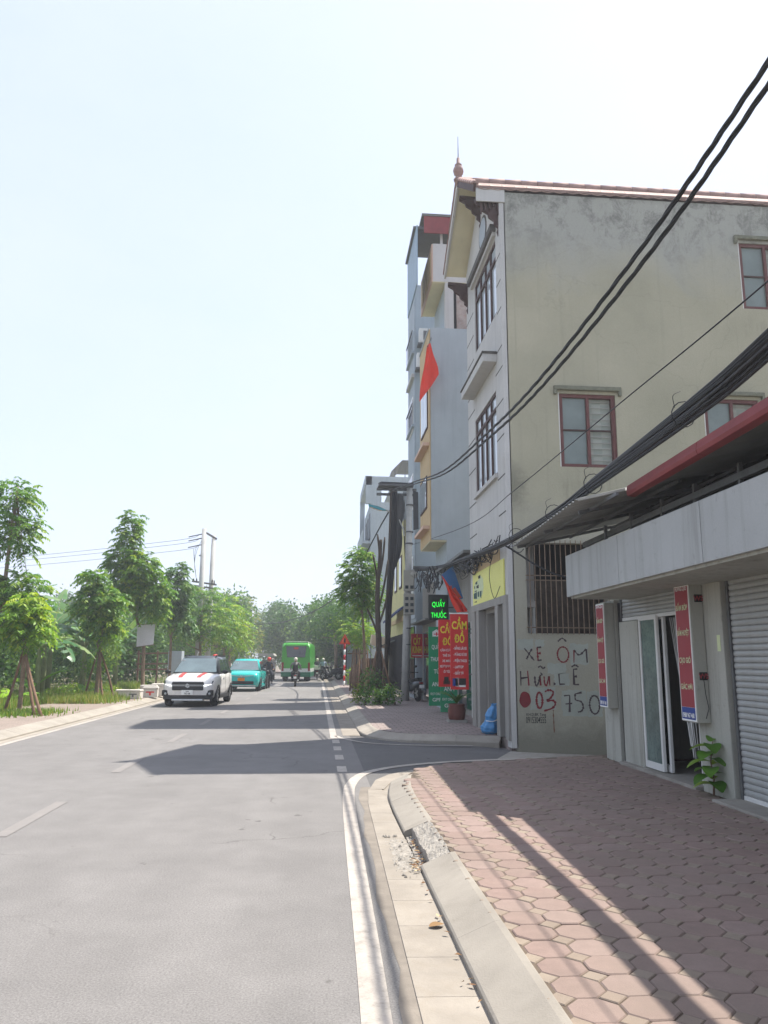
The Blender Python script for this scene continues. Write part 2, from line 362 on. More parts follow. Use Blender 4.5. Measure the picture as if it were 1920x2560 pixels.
# ---------------------------------------------------------------- mesh helpers
def props(o, label=None, cat=None, group=None, kind=None):
    if label: o['label'] = label
    if cat: o['category'] = cat
    if group: o['group'] = group
    if kind: o['kind'] = kind
    return o
def link(name, me, parent=None):
    o = bpy.data.objects.new(name, me); COL.objects.link(o)
    if parent is not None: o.parent = parent
    return o
def empty(name, loc=(0, 0, 0), rz=0., **kw):
    o = bpy.data.objects.new(name, None); COL.objects.link(o); o.location = loc; o.rotation_euler.z = rz
    o.empty_display_size = .1
    return props(o, **kw)
class MB:
    def __init__(s): s.v = []; s.f = []; s.mi = []; s.sm = []; s.cur = 0
    def add(s, vs, fs, smooth=False):
        b = len(s.v); s.v += [tuple(p) for p in vs]
        for f in fs: s.f.append(tuple(b+i for i in f)); s.mi.append(s.cur); s.sm.append(smooth)
        return s
    def hexa(s, p):
        return s.add(p, [(0, 3, 2, 1), (4, 5, 6, 7), (0, 1, 5, 4), (1, 2, 6, 5), (2, 3, 7, 6), (3, 0, 4, 7)])
    def box(s, x0, x1, y0, y1, z0, z1):
        return s.hexa([(x0, y0, z0), (x1, y0, z0), (x1, y1, z0), (x0, y1, z0), (x0, y0, z1), (x1, y0, z1), (x1, y1, z1), (x0, y1, z1)])
    def bar(s, a, b, w, h, up=(0, 0, 1)):
        a = Vector(a); b = Vector(b); d = (b-a).normalized(); u = Vector(up)
        if abs(d.dot(u)) > .95: u = Vector((1, 0, 0))
        r = d.cross(u).normalized(); u = r.cross(d)
        r *= w/2; u *= h/2
        return s.hexa([a-r-u, a+r-u, b+r-u, b-r-u, a-r+u, a+r+u, b+r+u, b-r+u])
    def tube(s, pts, r, n=8, cap=True):
        pts = [Vector(p) for p in pts]; rs = r if isinstance(r, (list, tuple)) else [r]*len(pts)
        vs = []; fs = []; N = None
        for i, p in enumerate(pts):
            t = (pts[min(i+1, len(pts)-1)]-pts[max(i-1, 0)])
            t = t.normalized() if t.length > 1e-9 else Vector((0, 0, 1))
            if N is None:
                N = t.cross(Vector((0, 0, 1)) if abs(t.z) < .9 else Vector((1, 0, 0))).normalized()
            else:
                N = (N - t*N.dot(t));  N = N.normalized() if N.length > 1e-6 else t.orthogonal().normalized()
            B = t.cross(N)
            for k in range(n):
                a = 2*math.pi*k/n; vs.append(p + (N*math.cos(a)+B*math.sin(a))*rs[i])
        for i in range(len(pts)-1):
            for k in range(n):
                fs.append((i*n+k, i*n+(k+1) % n, (i+1)*n+(k+1) % n, (i+1)*n+k))
        if cap: fs += [tuple(range(n-1, -1, -1)), tuple(range((len(pts)-1)*n, len(pts)*n))]
        return s.add(vs, fs, True)
    def prism(s, poly, d):
        d = Vector(d); n = len(poly); a = [Vector(p) for p in poly]
        fs = [tuple(range(n-1, -1, -1)), tuple(range(n, 2*n))]+[(i, (i+1) % n, n+(i+1) % n, n+i) for i in range(n)]
        return s.add(a+[p+d for p in a], fs)
    def lathe(s, prof, n=12, o=(0, 0, 0)):
        vs = []; fs = []
        for r, z in prof:
            for k in range(n):
                a = 2*math.pi*k/n; vs.append((o[0]+r*math.cos(a), o[1]+r*math.sin(a), o[2]+z))
        for i in range(len(prof)-1):
            for k in range(n): fs.append((i*n+k, i*n+(k+1) % n, (i+1)*n+(k+1) % n, (i+1)*n+k))
        fs += [tuple(range(n-1, -1, -1)), tuple(range((len(prof)-1)*n, len(prof)*n))]
        return s.add(vs, fs, True)
    def ball(s, c, r, nu=10, nv=7):
        r = r if isinstance(r, (list, tuple)) else (r, r, r); vs = []; fs = []
        for j in range(nv+1):
            th = math.pi*j/nv
            for i in range(nu):
                a = 2*math.pi*i/nu; vs.append((c[0]+r[0]*math.sin(th)*math.cos(a), c[1]+r[1]*math.sin(th)*math.sin(a), c[2]-r[2]*math.cos(th)))
        for j in range(nv):
            for i in range(nu): fs.append((j*nu+i, j*nu+(i+1) % nu, (j+1)*nu+(i+1) % nu, (j+1)*nu+i))
        return s.add(vs, fs, True)
    def loft(s, secs, smooth=True, closed=True, caps=True):
        n = len(secs[0]); vs = [p for q in secs for p in q]; fs = []
        for i in range(len(secs)-1):
            for k in range(n if closed else n-1): fs.append((i*n+k, i*n+(k+1) % n, (i+1)*n+(k+1) % n, (i+1)*n+k))
        if caps and closed: fs += [tuple(range(n-1, -1, -1)), tuple(range((len(secs)-1)*n, len(secs)*n))]
        return s.add(vs, fs, smooth)
    def mesh(s, name, mats):
        me = bpy.data.meshes.new(name); me.from_pydata(s.v, [], s.f)
        for m in (mats if isinstance(mats, (list, tuple)) else [mats]): me.materials.append(MT[m] if isinstance(m, str) else m)
        me.polygons.foreach_set('material_index', s.mi); me.polygons.foreach_set('use_smooth', s.sm)
        bm = bmesh.new(); bm.from_mesh(me); bmesh.ops.recalc_face_normals(bm, faces=bm.faces); bm.to_mesh(me); bm.free()
        me.update(); return me
    def build(s, name, mats, parent=None, bevel=0, **kw):
        o = link(name, s.mesh(name, mats), parent)
        if bevel:
            b = o.modifiers.new('bevel', 'BEVEL'); b.width = bevel; b.segments = 2; b.limit_method = 'ANGLE'; b.harden_normals = False
        return props(o, **kw)
def B(name, m, parent, *ext, bevel=0, **kw): return MB().box(*ext).build(name, m, parent, bevel, **kw)
def np_mesh(name, V, F, mats, rv=None, smooth=False):
    me = bpy.data.meshes.new(name); nv = len(V); nf, k = F.shape
    me.vertices.add(nv); me.vertices.foreach_set('co', V.astype(np.float32).ravel())
    me.loops.add(nf*k); me.loops.foreach_set('vertex_index', F.astype(np.int32).ravel())
    me.polygons.add(nf); me.polygons.foreach_set('loop_start', np.arange(0, nf*k, k, dtype=np.int32))
    for m in (mats if isinstance(mats, (list, tuple)) else [mats]): me.materials.append(MT[m])
    if rv is not None:
        a = me.attributes.new('rnd', 'FLOAT', 'FACE'); a.data.foreach_set('value', rv.astype(np.float32))
    me.update(calc_edges=True); me.validate()
    if smooth: me.polygons.foreach_set('use_smooth', [True]*nf)
    return me
def copy_tree(o, parent=None):
    c = o.copy(); COL.objects.link(c)
    if parent is not None: c.parent = parent
    for ch in list(o.children): copy_tree(ch, c)
    return c
def smoothpath(pts, n=8):
    P = [Vector(p) for p in pts]; P = [P[0]*2-P[1]]+P+[P[-1]*2-P[-2]]; out = []
    for i in range(1, len(P)-2):
        for k in range(n):
            t = k/n; a, b, c, d = P[i-1], P[i], P[i+1], P[i+2]
            out.append(.5*((2*b)+(c-a)*t+(2*a-5*b+4*c-d)*t*t+(3*b-a-3*c+d)*t**3))
    return out+[P[-2]]

# lettering: flat meshes made from the built-in font, before the scene grows
_TX = {}
def text_mesh(txt, bold=.0):
    k = (txt, bold)
    if k in _TX: return _TX[k]
    cu = bpy.data.curves.new('t', 'FONT'); cu.body = txt; cu.size = 1; cu.offset = bold; cu.align_x = 'LEFT'; cu.resolution_u = 3; cu.fill_mode = 'FRONT'
    o = bpy.data.objects.new('t', cu); COL.objects.link(o)
    dg = bpy.context.evaluated_depsgraph_get()
    me = bpy.data.meshes.new_from_object(o.evaluated_get(dg)); bpy.data.objects.remove(o); bpy.data.curves.remove(cu)
    V = np.array([v.co[:] for v in me.vertices]); F = [tuple(p.vertices) for p in me.polygons]; bpy.data.meshes.remove(me)
    _TX[k] = (V, F); return V, F
def lettering(txt, m, parent, org, right, up, height=None, width=None, bold=.012, center=True, name='lettering', caph=True):
    """flat letters on a face: org is the middle of the baseline; right/up are unit vectors in the parent's space"""
    V, F = text_mesh(txt, bold)
    if len(V) == 0: return None
    x0, x1 = V[:, 0].min(), V[:, 0].max(); H = .73 if caph else V[:, 1].max()
    sy = height/H if height else width/(x1-x0)
    sx = width/(x1-x0) if width else sy
    right = np.array(right, float); up = np.array(up, float); org = np.array(org, float)
    x = (V[:, 0]-(x0+x1)/2 if center else V[:, 0]-x0)*sx
    P = org+np.outer(x, right)+np.outer(V[:, 1]*sy, up)
    mb = MB(); mb.add(P, F); return mb.build(name, m, parent)
for _t in ('x',): text_mesh(_t)

# ---------------------------------------------------------------- the road's line
def bend(y): return -.0042*max(0, y-58)**2 if y < 130 else -.0042*72**2-.605*(y-130)
def strip(name, x0, x1, y0, y1, z, m, step=4., **kw):
    mb = MB(); ys = list(np.arange(y0, y1, step))+[y1]; vs = []; fs = []
    for y in ys: vs += [(x0+bend(y), y, z), (x1+bend(y), y, z)]
    for i in range(len(ys)-1): fs.append((2*i, 2*i+1, 2*i+3, 2*i+2))
    mb.add(vs, fs); return mb.build(name, m, **kw)
def sheet(name, poly, z, m, parent=None, **kw):
    mb = MB(); mb.add([(p[0], p[1], p[2] if len(p) > 2 else z) for p in poly], [tuple(range(len(poly)))]); return mb.build(name, m, parent, **kw)

MB().box(-260, 260, -60, 420, -.9, -.45).build('ground', 'soil', kind='structure')
strip('road', -6.02, .70, -14, 190, 0, 'asphalt', kind='structure')
# side lane: falls away from the road
mb = MB()
near = [(.56, 9.0), (.70, 10.0), (.88, 10.75), (1.10, 11.22), (1.48, 11.62), (2.0, 11.9), (2.98, 12.2), (4.45, 12.6), (9, 12.9)]
far = [(.56, 19.5), (.62, 18.5), (.82, 17.2), (1.0, 16.7), (1.1, 16.4), (1.68, 15.62), (2.8, 15.32), (4.4, 15.0), (9, 15.0)]
vs = []; fs = []
for i, (a, b) in enumerate(zip(near, far)):
    for k in range(5):
        t = k/4; x = a[0]*(1-t)+b[0]*t; y = a[1]*(1-t)+b[1]*t
        vs.append((x, y, -.004-.045*max(0, x-2.2)))
for i in range(len(near)-1):
    for k in range(4): fs.append((i*5+k, (i+1)*5+k, (i+1)*5+k+1, i*5+k+1))
mb.add(vs, fs); mb.build('side_lane', 'lane', kind='structure')

# painted lines
def dashes(xc, w, spans, z=.004):
    mb = MB()
    for (y0, y1) in spans:
        ys = np.linspace(y0, y1, max(2, int((y1-y0)/3)+2)); vs = []
        for y in ys: vs += [(xc-w/2+bend(y), y, z), (xc+w/2+bend(y), y, z)]
        mb.add(vs, [(2*i, 2*i+1, 2*i+3, 2*i+2) for i in range(len(ys)-1)])
    return mb
def ribbon(pts, w, z=.004):
    mb = MB(); P = smoothpath([(p[0], p[1], 0) for p in pts], 6); vs = []
    for i, p in enumerate(P):
        t = (P[min(i+1, len(P)-1)]-P[max(i-1, 0)]).normalized(); n = Vector((-t.y, t.x, 0))*w/2
        vs += [(p.x-n.x, p.y-n.y, z), (p.x+n.x, p.y+n.y, z)]
    return mb.add(vs, [(2*i, 2*i+1, 2*i+3, 2*i+2) for i in range(len(P)-1)])
rm = empty('road_marking', kind='structure')
dashes(-5.79, .13, [(-14, 150)]).build('edge_line', 'paint', rm)
dashes(.36, .14, [(16.4, 150)]).build('edge_line', 'paint', rm)
for y in (11.55, 12.95, 14.25, 15.45): dashes(.385, .14, [(y, y+.62)]).build('dash', 'paint', rm)
MT['paint_worn'] = NT('worn_paint').m
_t = NT('worn_centre_paint'); _v = _t.coord()
_t.set(Base_Color=_t.mix(_t.ramp(_t.noise(_v, 7, 6, .75), (.35, .10), (.62, .0)), (.192, .18, .17), 'b9aca0'), Roughness=.85)
MT['paint_worn'] = _t.m
for k, y in enumerate(np.arange(-8, 70, 4.05)): dashes(-2.82, .13, [(y-.6, y+1.15)]).build('centre_dash', 'paint_worn', rm)
ribbon([(.10, -6), (.20, 0), (.295, 3.76), (.345, 7.2), (.39, 9.4), (.47, 10.5), (.70, 11.42), (1.2, 12.08), (1.9, 12.52), (2.75, 12.82), (3.9, 13.0)], .14).build('edge_line', 'paint', rm)
ribbon([(.41, 16.9), (.55, 16.35), (1.0, 15.5), (1.76, 15.1), (2.95, 14.97)], .09).build('edge_line', 'paint', rm)

# dust lying between the line and the channel
mb = MB(); ys = np.linspace(-5, 10.2, 40); vs = []
for y in ys: vs += [(np.interp(y, [-6, 0, 3.76, 7.2, 9.4, 10.5], [.10, .20, .295, .345, .39, .47])+.13+.02*math.sin(y*3.1)+.012*math.sin(y*9), y, .0025), (.72, y, .0025)]
mb.add(vs, [(2*i, 2*i+1, 2*i+3, 2*i+2) for i in range(len(ys)-1)]); mb.build('dust_strip', 'dust', kind='structure')
# ---------------------------------------------------------------- near footway
WZ = .13
NEAR = [(1.06, -6), (1.06, 8.8), (1.09, 9.7), (1.21, 10.45), (1.42, 10.98), (1.68, 11.3), (2.05, 11.55), (3.1, 11.93), (4.62, 12.45), (4.9, 12.5), (4.9, -6)]
def inside(x, y, poly):
    c = False; n = len(poly)
    for i in range(n):
        (x1, y1), (x2, y2) = poly[i], poly[i-1]
        if (y1 > y) != (y2 > y) and x < (x2-x1)*(y-y1)/(y2-y1)+x1: c = not c
    return c
fw = empty('footway', kind='structure')
mb = MB(); mb.prism([(x, y, -.3) for x, y in NEAR], (0, 0, .3+WZ-.008)); mb.build('sand_bed', 'mortar', fw)
P_ = .237; cut = .068
def oct_pts(r, c, z): return [(-r+c, -r, z), (r-c, -r, z), (r, -r+c, z), (r, r-c, z), (r-c, r, z), (-r+c, r, z), (-r, r-c, z), (-r, -r+c, z)]
def paver_mesh(name, rings, m):
    mb = MB(); n = len(rings[0]); vs = [p for q in rings for p in q]; fs = []
    for i in range(len(rings)-1):
        for k in range(n): fs.append((i*n+k, i*n+(k+1) % n, (i+1)*n+(k+1) % n, (i+1)*n+k))
    fs.append(tuple(range((len(rings)-1)*n, len(rings)*n))); mb.add(vs, fs); return mb.mesh(name, m)
g = .0028; r0 = P_/2-g
om = paver_mesh('octagon_paver', [oct_pts(r0, cut, -.03), oct_pts(r0, cut, -.006), oct_pts(r0-.006, cut-.003, 0)], 'octagon')
rs = cut-g*1.2
def dia(r, z): return [(-r, 0, z), (0, -r, z), (r, 0, z), (0, r, z)]
sm_ = paver_mesh('square_paver', [dia(rs, -.03), dia(rs, -.006), dia(rs-.006, -.001)], 'square')
octs = []; sqs = []
for i in range(-1, 16):
    for j in range(-6, 52):
        x = 1.21+i*P_; y = .676+j*P_
        if inside(x-.06, y, NEAR) and inside(x, y+.08, NEAR) and x < 4.56 and not (x > 4.4 and y > 7.5): octs.append((x, y))
        xs, ys = x+P_/2, y+P_/2
        if inside(xs, ys+.03, NEAR) and x < 4.45: sqs.append((xs, ys))
def inview(p): return p[1] > 2.7 and p[0] < .2+p[1]*.62
def lay(lst, me, nm, mname):
    lst = sorted(lst, key=lambda p: (not inview(p), p[0]**2+p[1]**2)); rest = lst[300:]
    for (x, y) in lst[:300]:
        o = link(nm, me, fw); o.location = (x, y, WZ+rnd.uniform(-.004, .002)-(.0015 if rnd.random() < .08 else 0)); o.rotation_euler = (rnd.gauss(0, .007), rnd.gauss(0, .007), rnd.gauss(0, .012))
    V0 = np.array([v.co[:] for v in me.vertices]); F0 = [tuple(p.vertices) for p in me.polygons]; mb = MB(); rv = []
    for (x, y) in rest:
        a, b = rnd.gauss(0, .006), rnd.gauss(0, .006)
        V = V0.copy(); V[:, 2] += V0[:, 0]*a+V0[:, 1]*b+WZ+rnd.uniform(-.0035, .002); V[:, 0] += x; V[:, 1] += y
        mb.add(V, F0); rv += [rnd.random()]*len(F0)
    m2 = mb.mesh(nm+'_field', mname); a = m2.attributes.new('rnd', 'FLOAT', 'FACE'); a.data.foreach_set('value', rv)
    o = link(nm+'_field', m2, fw); o['kind'] = 'stuff'
lay(octs, om, 'octagon_paver', 'octagon'); lay(sqs, sm_, 'square_paver', 'square')

# kerbs: stones swept along a line; path points carry the kerb height
def kerb(root, path, prof, length, m, name='kerb_stone', gap=.003, jit=.0015, skip=()):
    P = smoothpath(path, 6); S = [0]
    for a, b in zip(P, P[1:]): S.append(S[-1]+(Vector((b.x, b.y, 0))-Vector((a.x, a.y, 0))).length)
    def at(s):
        i = min(len(S)-2, max(0, int(np.searchsorted(S, s))-1)); t = (s-S[i])/(S[i+1]-S[i]+1e-9); p = P[i].lerp(P[i+1], t); d = (P[i+1]-P[i]); d.z = 0; return p, d.normalized()
    n = int(S[-1]/length)
    for k in range(n):
        if k in skip: continue
        secs = []; s0, s1 = k*S[-1]/n+gap/2, (k+1)*S[-1]/n-gap/2; dz = rnd.uniform(-jit, jit); dx = rnd.uniform(-jit, jit)
        for s in np.linspace(s0, s1, 4):
            p, d = at(s); nr = Vector((d.y, -d.x, 0)); secs.append([(p.x+nr.x*(a+dx), p.y+nr.y*(a+dx), (b+dz)*(p.z/WZ) if b > 0 else b) for a, b in prof])
        mb = MB(); mb.loft(secs, smooth=False); mb.build(name, m, root, bevel=.003)
KP = [(0, -.25), (0, .03), (.012, .042), (.225, .128), (.262, .133), (.27, .127), (.27, -.25)]
kb = empty('kerb', kind='structure')
kerb(kb, [(.75, -5, WZ), (.78, 0, WZ), (.80, 3, WZ), (.815, 5.9, WZ), (.82, 6.28, WZ)], KP, 1.6, 'concrete')
kerb(kb, [(.825, 7.46, WZ), (.83, 8.6, WZ), (.86, 9.5, WZ), (.97, 10.4, WZ*.95)], KP, 1.0, 'concrete')
kerb(kb, [(.97, 10.4, WZ*.95), (1.2, 11.0, WZ*.8), (1.55, 11.45, WZ*.62), (2.0, 11.74, .06), (3.0, 12.08, .05), (4.55, 12.6, .04)], KP, .8, 'concrete')
# the broken stone: sunk, chipped, with rubble
def rough_block(x0, x1, y0, y1, f, nx=10, ny=22, seed=3):
    rr = np.random.default_rng(seed); V = []; F = []
    for j in range(ny+1):
        for i in range(nx+1):
            u, v = i/nx, j/ny; V.append((x0+(x1-x0)*u+rr.normal(0, .003), y0+(y1-y0)*v+rr.normal(0, .005), f(u, v)+rr.normal(0, .0032)))
    b = len(V)
    for j in range(ny):
        for i in range(nx): a = j*(nx+1)+i; F.append((a, a+1, a+nx+2, a+nx+1))
    rim = [i for i in range(nx+1)]+[(j)*(nx+1)+nx for j in range(1, ny+1)]+[ny*(nx+1)+i for i in range(nx-1, -1, -1)]+[j*(nx+1) for j in range(ny-1, 0, -1)]
    low = []
    for k in rim: low.append(len(V)); V.append((V[k][0], V[k][1], -.25))
    for k in range(len(rim)): a, c = rim[k], rim[(k+1) % len(rim)]; F.append((a, low[k], low[(k+1) % len(rim)], c))
    mb = MB(); mb.add(V, F); return mb
rough_block(.895, 1.062, 6.30, 7.45, lambda u, v: .062+.068*u+.010*math.sin(v*9)*(1-u)-(.015 if v < .12 else 0)).build('broken_kerb_stone', 'rubble', kb)
rough_block(.835, .9, 6.29, 7.45, lambda u, v: -.012+.01*u, 4, 14, 5).build('kerb_gap_bed', 'rubble', kb)
# dropped-channel slabs
sheet('gutter_bed', [(.62, 9.0), (.69, 10.0), (.82, 10.75), (1.04, 11.25), (1.42, 11.66), (1.96, 11.94), (2.9, 12.24), (2.9, 11.9), (1.9, 11.5), (1.3, 10.9), (1.08, 10.0), (1.0, 9.0)], -.0025, 'gutter', kind='structure')
GP = [(0, -.2), (0, .006), (.03, .009), (.235, .004), (.24, -.2)]
gt = empty('gutter', kind='structure')
mb = MB()
def slab(y0, y1, x0a, x0b, x1a, x1b):
    mb = MB(); z0, z1 = .009, .004
    mb.hexa([(x0a, y0, -.2), (x1a, y0, -.2), (x1b, y1, -.2), (x0b, y1, -.2), (x0a, y0, z0), (x1a, y0, z1), (x1b, y1, z1), (x0b, y1, z0)])
    mb.build('gutter_slab', 'gutter', gt, bevel=.002)
gx = lambda y: .43+.018*y if y < 9 else .592+.06*(y-9)
kx = lambda y: min(.76+.011*(y+1), .82)-.004 if y < 8.6 else .826
for k in range(28):
    y0 = -3.5+k*.5
    if y0 > 9.9: break
    slab(y0+.0015, y0+.4985, gx(y0), gx(y0+.5), kx(y0), kx(y0+.5))
GC = [(.67, 10.0), (.80, 10.75), (1.02, 11.25), (1.4, 11.68), (1.95, 11.96), (2.9, 12.27), (4.4, 12.66)]
KC = [(.85, 10.0), (.955, 10.42), (1.18, 11.02), (1.53, 11.47), (1.98, 11.76), (2.98, 12.10), (4.5, 12.55)]
for i in range(len(GC)-1):
    a, b, c, d = GC[i], GC[i+1], KC[i+1], KC[i]; z = .0085
    MB().hexa([(*a, -.2), (*d, -.2), (*c, -.2), (*b, -.2), (*a, z-.045*max(0, a[0]-2.2)), (*d, z-.045*max(0, d[0]-2.2)), (*c, z-.045*max(0, c[0]-2.2)), (*b, z-.045*max(0, b[0]-2.2))]).build('gutter_slab', 'gutter', gt, bevel=.002)
rough_block(.63, .818, 6.2, 7.3, lambda u, v: .006+.006*math.sin(3.1*v)*math.sin(3.1*u), 10, 40, 8).build('crumbled_slab', 'rubble', gt)

# ---------------------------------------------------------------- far footway (right) and left footway
FAR = [(1.25, 17.4), (1.33, 16.95), (1.5, 16.55), (1.9, 16.0), (2.9, 15.75), (3.62, 15.62)]
poly = FAR+[(3.62, 14.62), (9, 14.62)]
ys = list(np.arange(20, 131, 6)); poly += [(9+bend(y), y) for y in (20, 60, 90, 130)]+[(1.25+bend(y), y) for y in reversed(ys)]
mb = MB(); mb.prism([(x, y, -.3) for x, y in poly], (0, 0, .3+WZ)); mb.build('far_footway', 'farwalk', kind='structure')
fk = empty('far_kerb', kind='structure')
KP2 = [(0, -.25), (0, .03), (.012, .045), (.28, .128), (.318, .134), (.325, .125), (.325, -.25)]
kerb(fk, [(3.5, 15.1, WZ), (2.8, 15.38, WZ), (1.75, 15.66, WZ), (1.2, 16.25, WZ), (1.0, 16.95, WZ), (.93, 17.8, WZ)], KP2, .75, 'concrete')
kerb(fk, [(.93, 17.8, WZ), (.925, 30, WZ), (.92, 58, WZ)], KP2, 1.0, 'concrete')
strip('far_gutter', .56, .93, 16.9, 130, .006, 'gutter', kind='structure')
sheet('lane_apron', [(3.05, 13.3, -.036), (3.62, 14.64, -.06), (5.6, 14.64, -.14), (8.9, 14.6, -.29), (8.9, 12.92, -.29), (4.6, 12.72, -.10), (3.3, 12.55, -.046)], 0, 'dirtpave', kind='structure')
lk = empty('left_kerb', kind='structure')
KPL = [(0, -.25), (0, .03), (-.012, .042), (-.33, .125), (-.38, .132), (-.39, .12), (-.39, -.25)]
kerb(lk, [(-6.05, 8, WZ), (-6.05, 30, WZ), (-6.05, 58, WZ)], KPL, 1.0, 'concrete')
strip('left_kerb_far', -6.44, -6.05, 58, 150, .13, 'concrete', kind='structure')
strip('left_gutter', -6.05, -5.86, -14, 150, .006, 'gutter', kind='structure')
mb = MB(); ys = list(np.arange(-14, 150, 6))
mb.prism([(-6.43+bend(y), y, -.3) for y in ys]+[(-8.7+bend(y), y, -.3) for y in reversed(ys)], (0, 0, .3+WZ)); mb.build('left_footway', 'leftwalk', kind='structure')
# verge of soil behind the grassy footway
nx, ny = 26, 60; V = []; F = []
for j in range(ny+1):
    for i in range(nx+1):
        y = 2+j*2.4; x = -8.7-i**1.35*.42; V.append((x+bend(y), y, .11+.10*math.sin(x*1.7+y)*math.cos(y*.9)*(i > 0)+.02*min(i, 8)))
for j in range(ny):
    for i in range(nx): a = j*(nx+1)+i; F.append((a, a+nx+1, a+nx+2, a+1))
MB().add(V, F, True).build('verge', 'soil', kind='structure')

# ---------------------------------------------------------------- low shop on the near footway
SX = 4.48
shop = empty('shop_building', (SX, 8, WZ), label='low grey shop with long panelled fascia, roller shutters and red-edged sheet roof', cat='shop')
def rel(o, root):
    o.matrix_parent_inverse = root.matrix_world.inverted() if False else Matrix.Translation(-Vector(root.location)); return o
def SB(name, m, *ext, bevel=0, **kw): return rel(B(name, m, shop, *ext, bevel=bevel, **kw), shop)
SB('pillar', 'shopwall', SX-.02, SX+.35, 11.42, 12.0, -.05, 2.5, bevel=.01)
SB('downpipe', 'black', SX+.03, SX+.1, 11.33, 11.405, WZ, 2.45)
SB('pillar', 'shopwall', SX, SX+.35, 10.64, 11.31, WZ-.02, 2.16, bevel=.01)
SB('pillar', 'shopwall', SX-.015, SX+.3, 8.29, 8.98, WZ-.02, 2.5, bevel=.01)
SB('side_wall', 'shopwall', SX+.3, 8.5, 11.75, 11.95, -.3, 3.0)
SB('pillar', 'shopwall', SX-.01, SX+.3, 4.55, 4.85, WZ-.02, 2.5)
SB('pillar', 'shopwall', SX-.01, SX+.3, .6, .9, WZ-.02, 2.5)
SB('threshold', 'dirtpave', SX-.10, SX+1.6, 9.0, 11.3, 0, WZ+.035, bevel=.008)
SB('threshold', 'dirtpave', SX-.28, SX+.4, 4.86, 8.28, 0, WZ+.025, bevel=.01)
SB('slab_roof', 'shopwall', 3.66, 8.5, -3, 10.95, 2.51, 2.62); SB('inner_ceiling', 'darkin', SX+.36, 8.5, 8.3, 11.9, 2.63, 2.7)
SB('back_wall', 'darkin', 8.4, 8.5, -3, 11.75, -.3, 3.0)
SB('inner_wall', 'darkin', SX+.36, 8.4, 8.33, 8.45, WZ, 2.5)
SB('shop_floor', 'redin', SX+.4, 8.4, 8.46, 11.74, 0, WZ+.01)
# fascia panels, each its own board
ys = [(-3, .945), (.957, 4.915), (4.927, 6.935), (6.947, 9.007), (9.019, 11.0)]
for a, b in ys: SB('fascia_panel', 'fascia', 3.60, 3.645, a, b, 2.5, 3.10, bevel=.004)
SB('fascia_end', 'fascia', 3.648, 4.5, 10.955, 10.995, 2.5, 3.07)
SB('soffit', 'shopwall', 3.65, SX+.34, -3, 10.95, 2.470, 2.506)
# upper storey recess behind the fascia: timber posts, boards and a dark wall
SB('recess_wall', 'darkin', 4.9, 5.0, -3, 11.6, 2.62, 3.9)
for y in (10.3, 9.4, 8.5, 7.7, 6.8, 5.9, 5.0, 4.0): SB('post', 'steel', 3.95, 3.99, y, y+.04, 2.62, 3.45)
rel(MB().bar((4.0, 11.3, 3.32), (3.9, -2, 3.32), .05, .07).build('roof_rail', 'steel', shop), shop)
# sheet roof with red edge
mb = MB(); N = 120; edge = lambda y: 3.525-.045*(8.44-y) if y <= 8.44 else 3.525
vs = []; fs = []
for k in range(N+1):
    y = -3+k*(11.44/N); z = .012*math.sin(k*2*math.pi/4.5); vs += [(edge(y)+.02, y, 3.56+z), (6.2, y, 4.1+z)]
mb.add(vs, [(2*i, 2*i+1, 2*i+3, 2*i+2) for i in range(N)], True); o = rel(mb.build('roof_sheet', 'corr', shop), shop)
s_ = o.modifiers.new('t', 'SOLIDIFY'); s_.thickness = .004
for a, b in ((8.44, 6.6), (6.59, 5.02), (5.01, 3.0), (2.99, -3)):
    mb = MB(); p = [(edge(a), a), (edge(b), b)]
    sec = lambda x, y: [(x-.0, y, 3.46), (x+.09, y, 3.45), (x+.095, y, 3.48), (x+.05, y, 3.59), (x+.0, y, 3.58), (x-.012, y, 3.50)]
    mb.loft([sec(*p[0]), sec(*p[1])], smooth=False); rel(mb.build('red_edge_trim', 'redmetal', shop, bevel=.004), shop)
# lower corrugated awning over the lane mouth
mb = MB(); A = Vector((3.15, 12.35, 3.43)); Bv = Vector((3.06, 8.8, 3.50)); C_ = Vector((3.525, 8.44, 3.53)); D_ = Vector((5.3, 12.5, 3.95)); E_ = Vector((5.3, 8.44, 4.0))
N = 90; vs = []
for k in range(N+1):
    t = k/N; lo = A.lerp(Bv, t) if t < .92 else Bv.lerp(C_, (t-.92)/.08*1.0) if False else A.lerp(Bv, t); hi = D_.lerp(E_, t); z = .016*math.sin(k*2*math.pi/3.6)
    vs += [lo+Vector((0, 0, z)), hi+Vector((0, 0, z))]
mb.add(vs, [(2*i, 2*i+1, 2*i+3, 2*i+2) for i in range(N)], True)
mb.add([Bv, C_, E_], [(0, 1, 2)])
o = rel(mb.build('lane_awning_sheet', 'corr_light', shop), shop); s_ = o.modifiers.new('t', 'SOLIDIFY'); s_.thickness = .004
rel(MB().bar(Bv+Vector((0, 0, -.02)), C_+Vector((-.02, 0, .01)), .02, .03).build('awning_edge', 'bars', shop), shop)
for y in (12.2, 10.7, 9.2): rel(MB().bar((3.2, y, 3.40), (5.2, y, 3.86), .035, .045).build('rafter', 'steel', shop), shop)
for x in (3.35, 4.1, 4.8): rel(MB().bar((x, 12.25, 3.37+.23*(x-3.15)), (x, 8.3, 3.41+.23*(x-3.15)), .03, .04).build('purlin', 'steel', shop), shop)

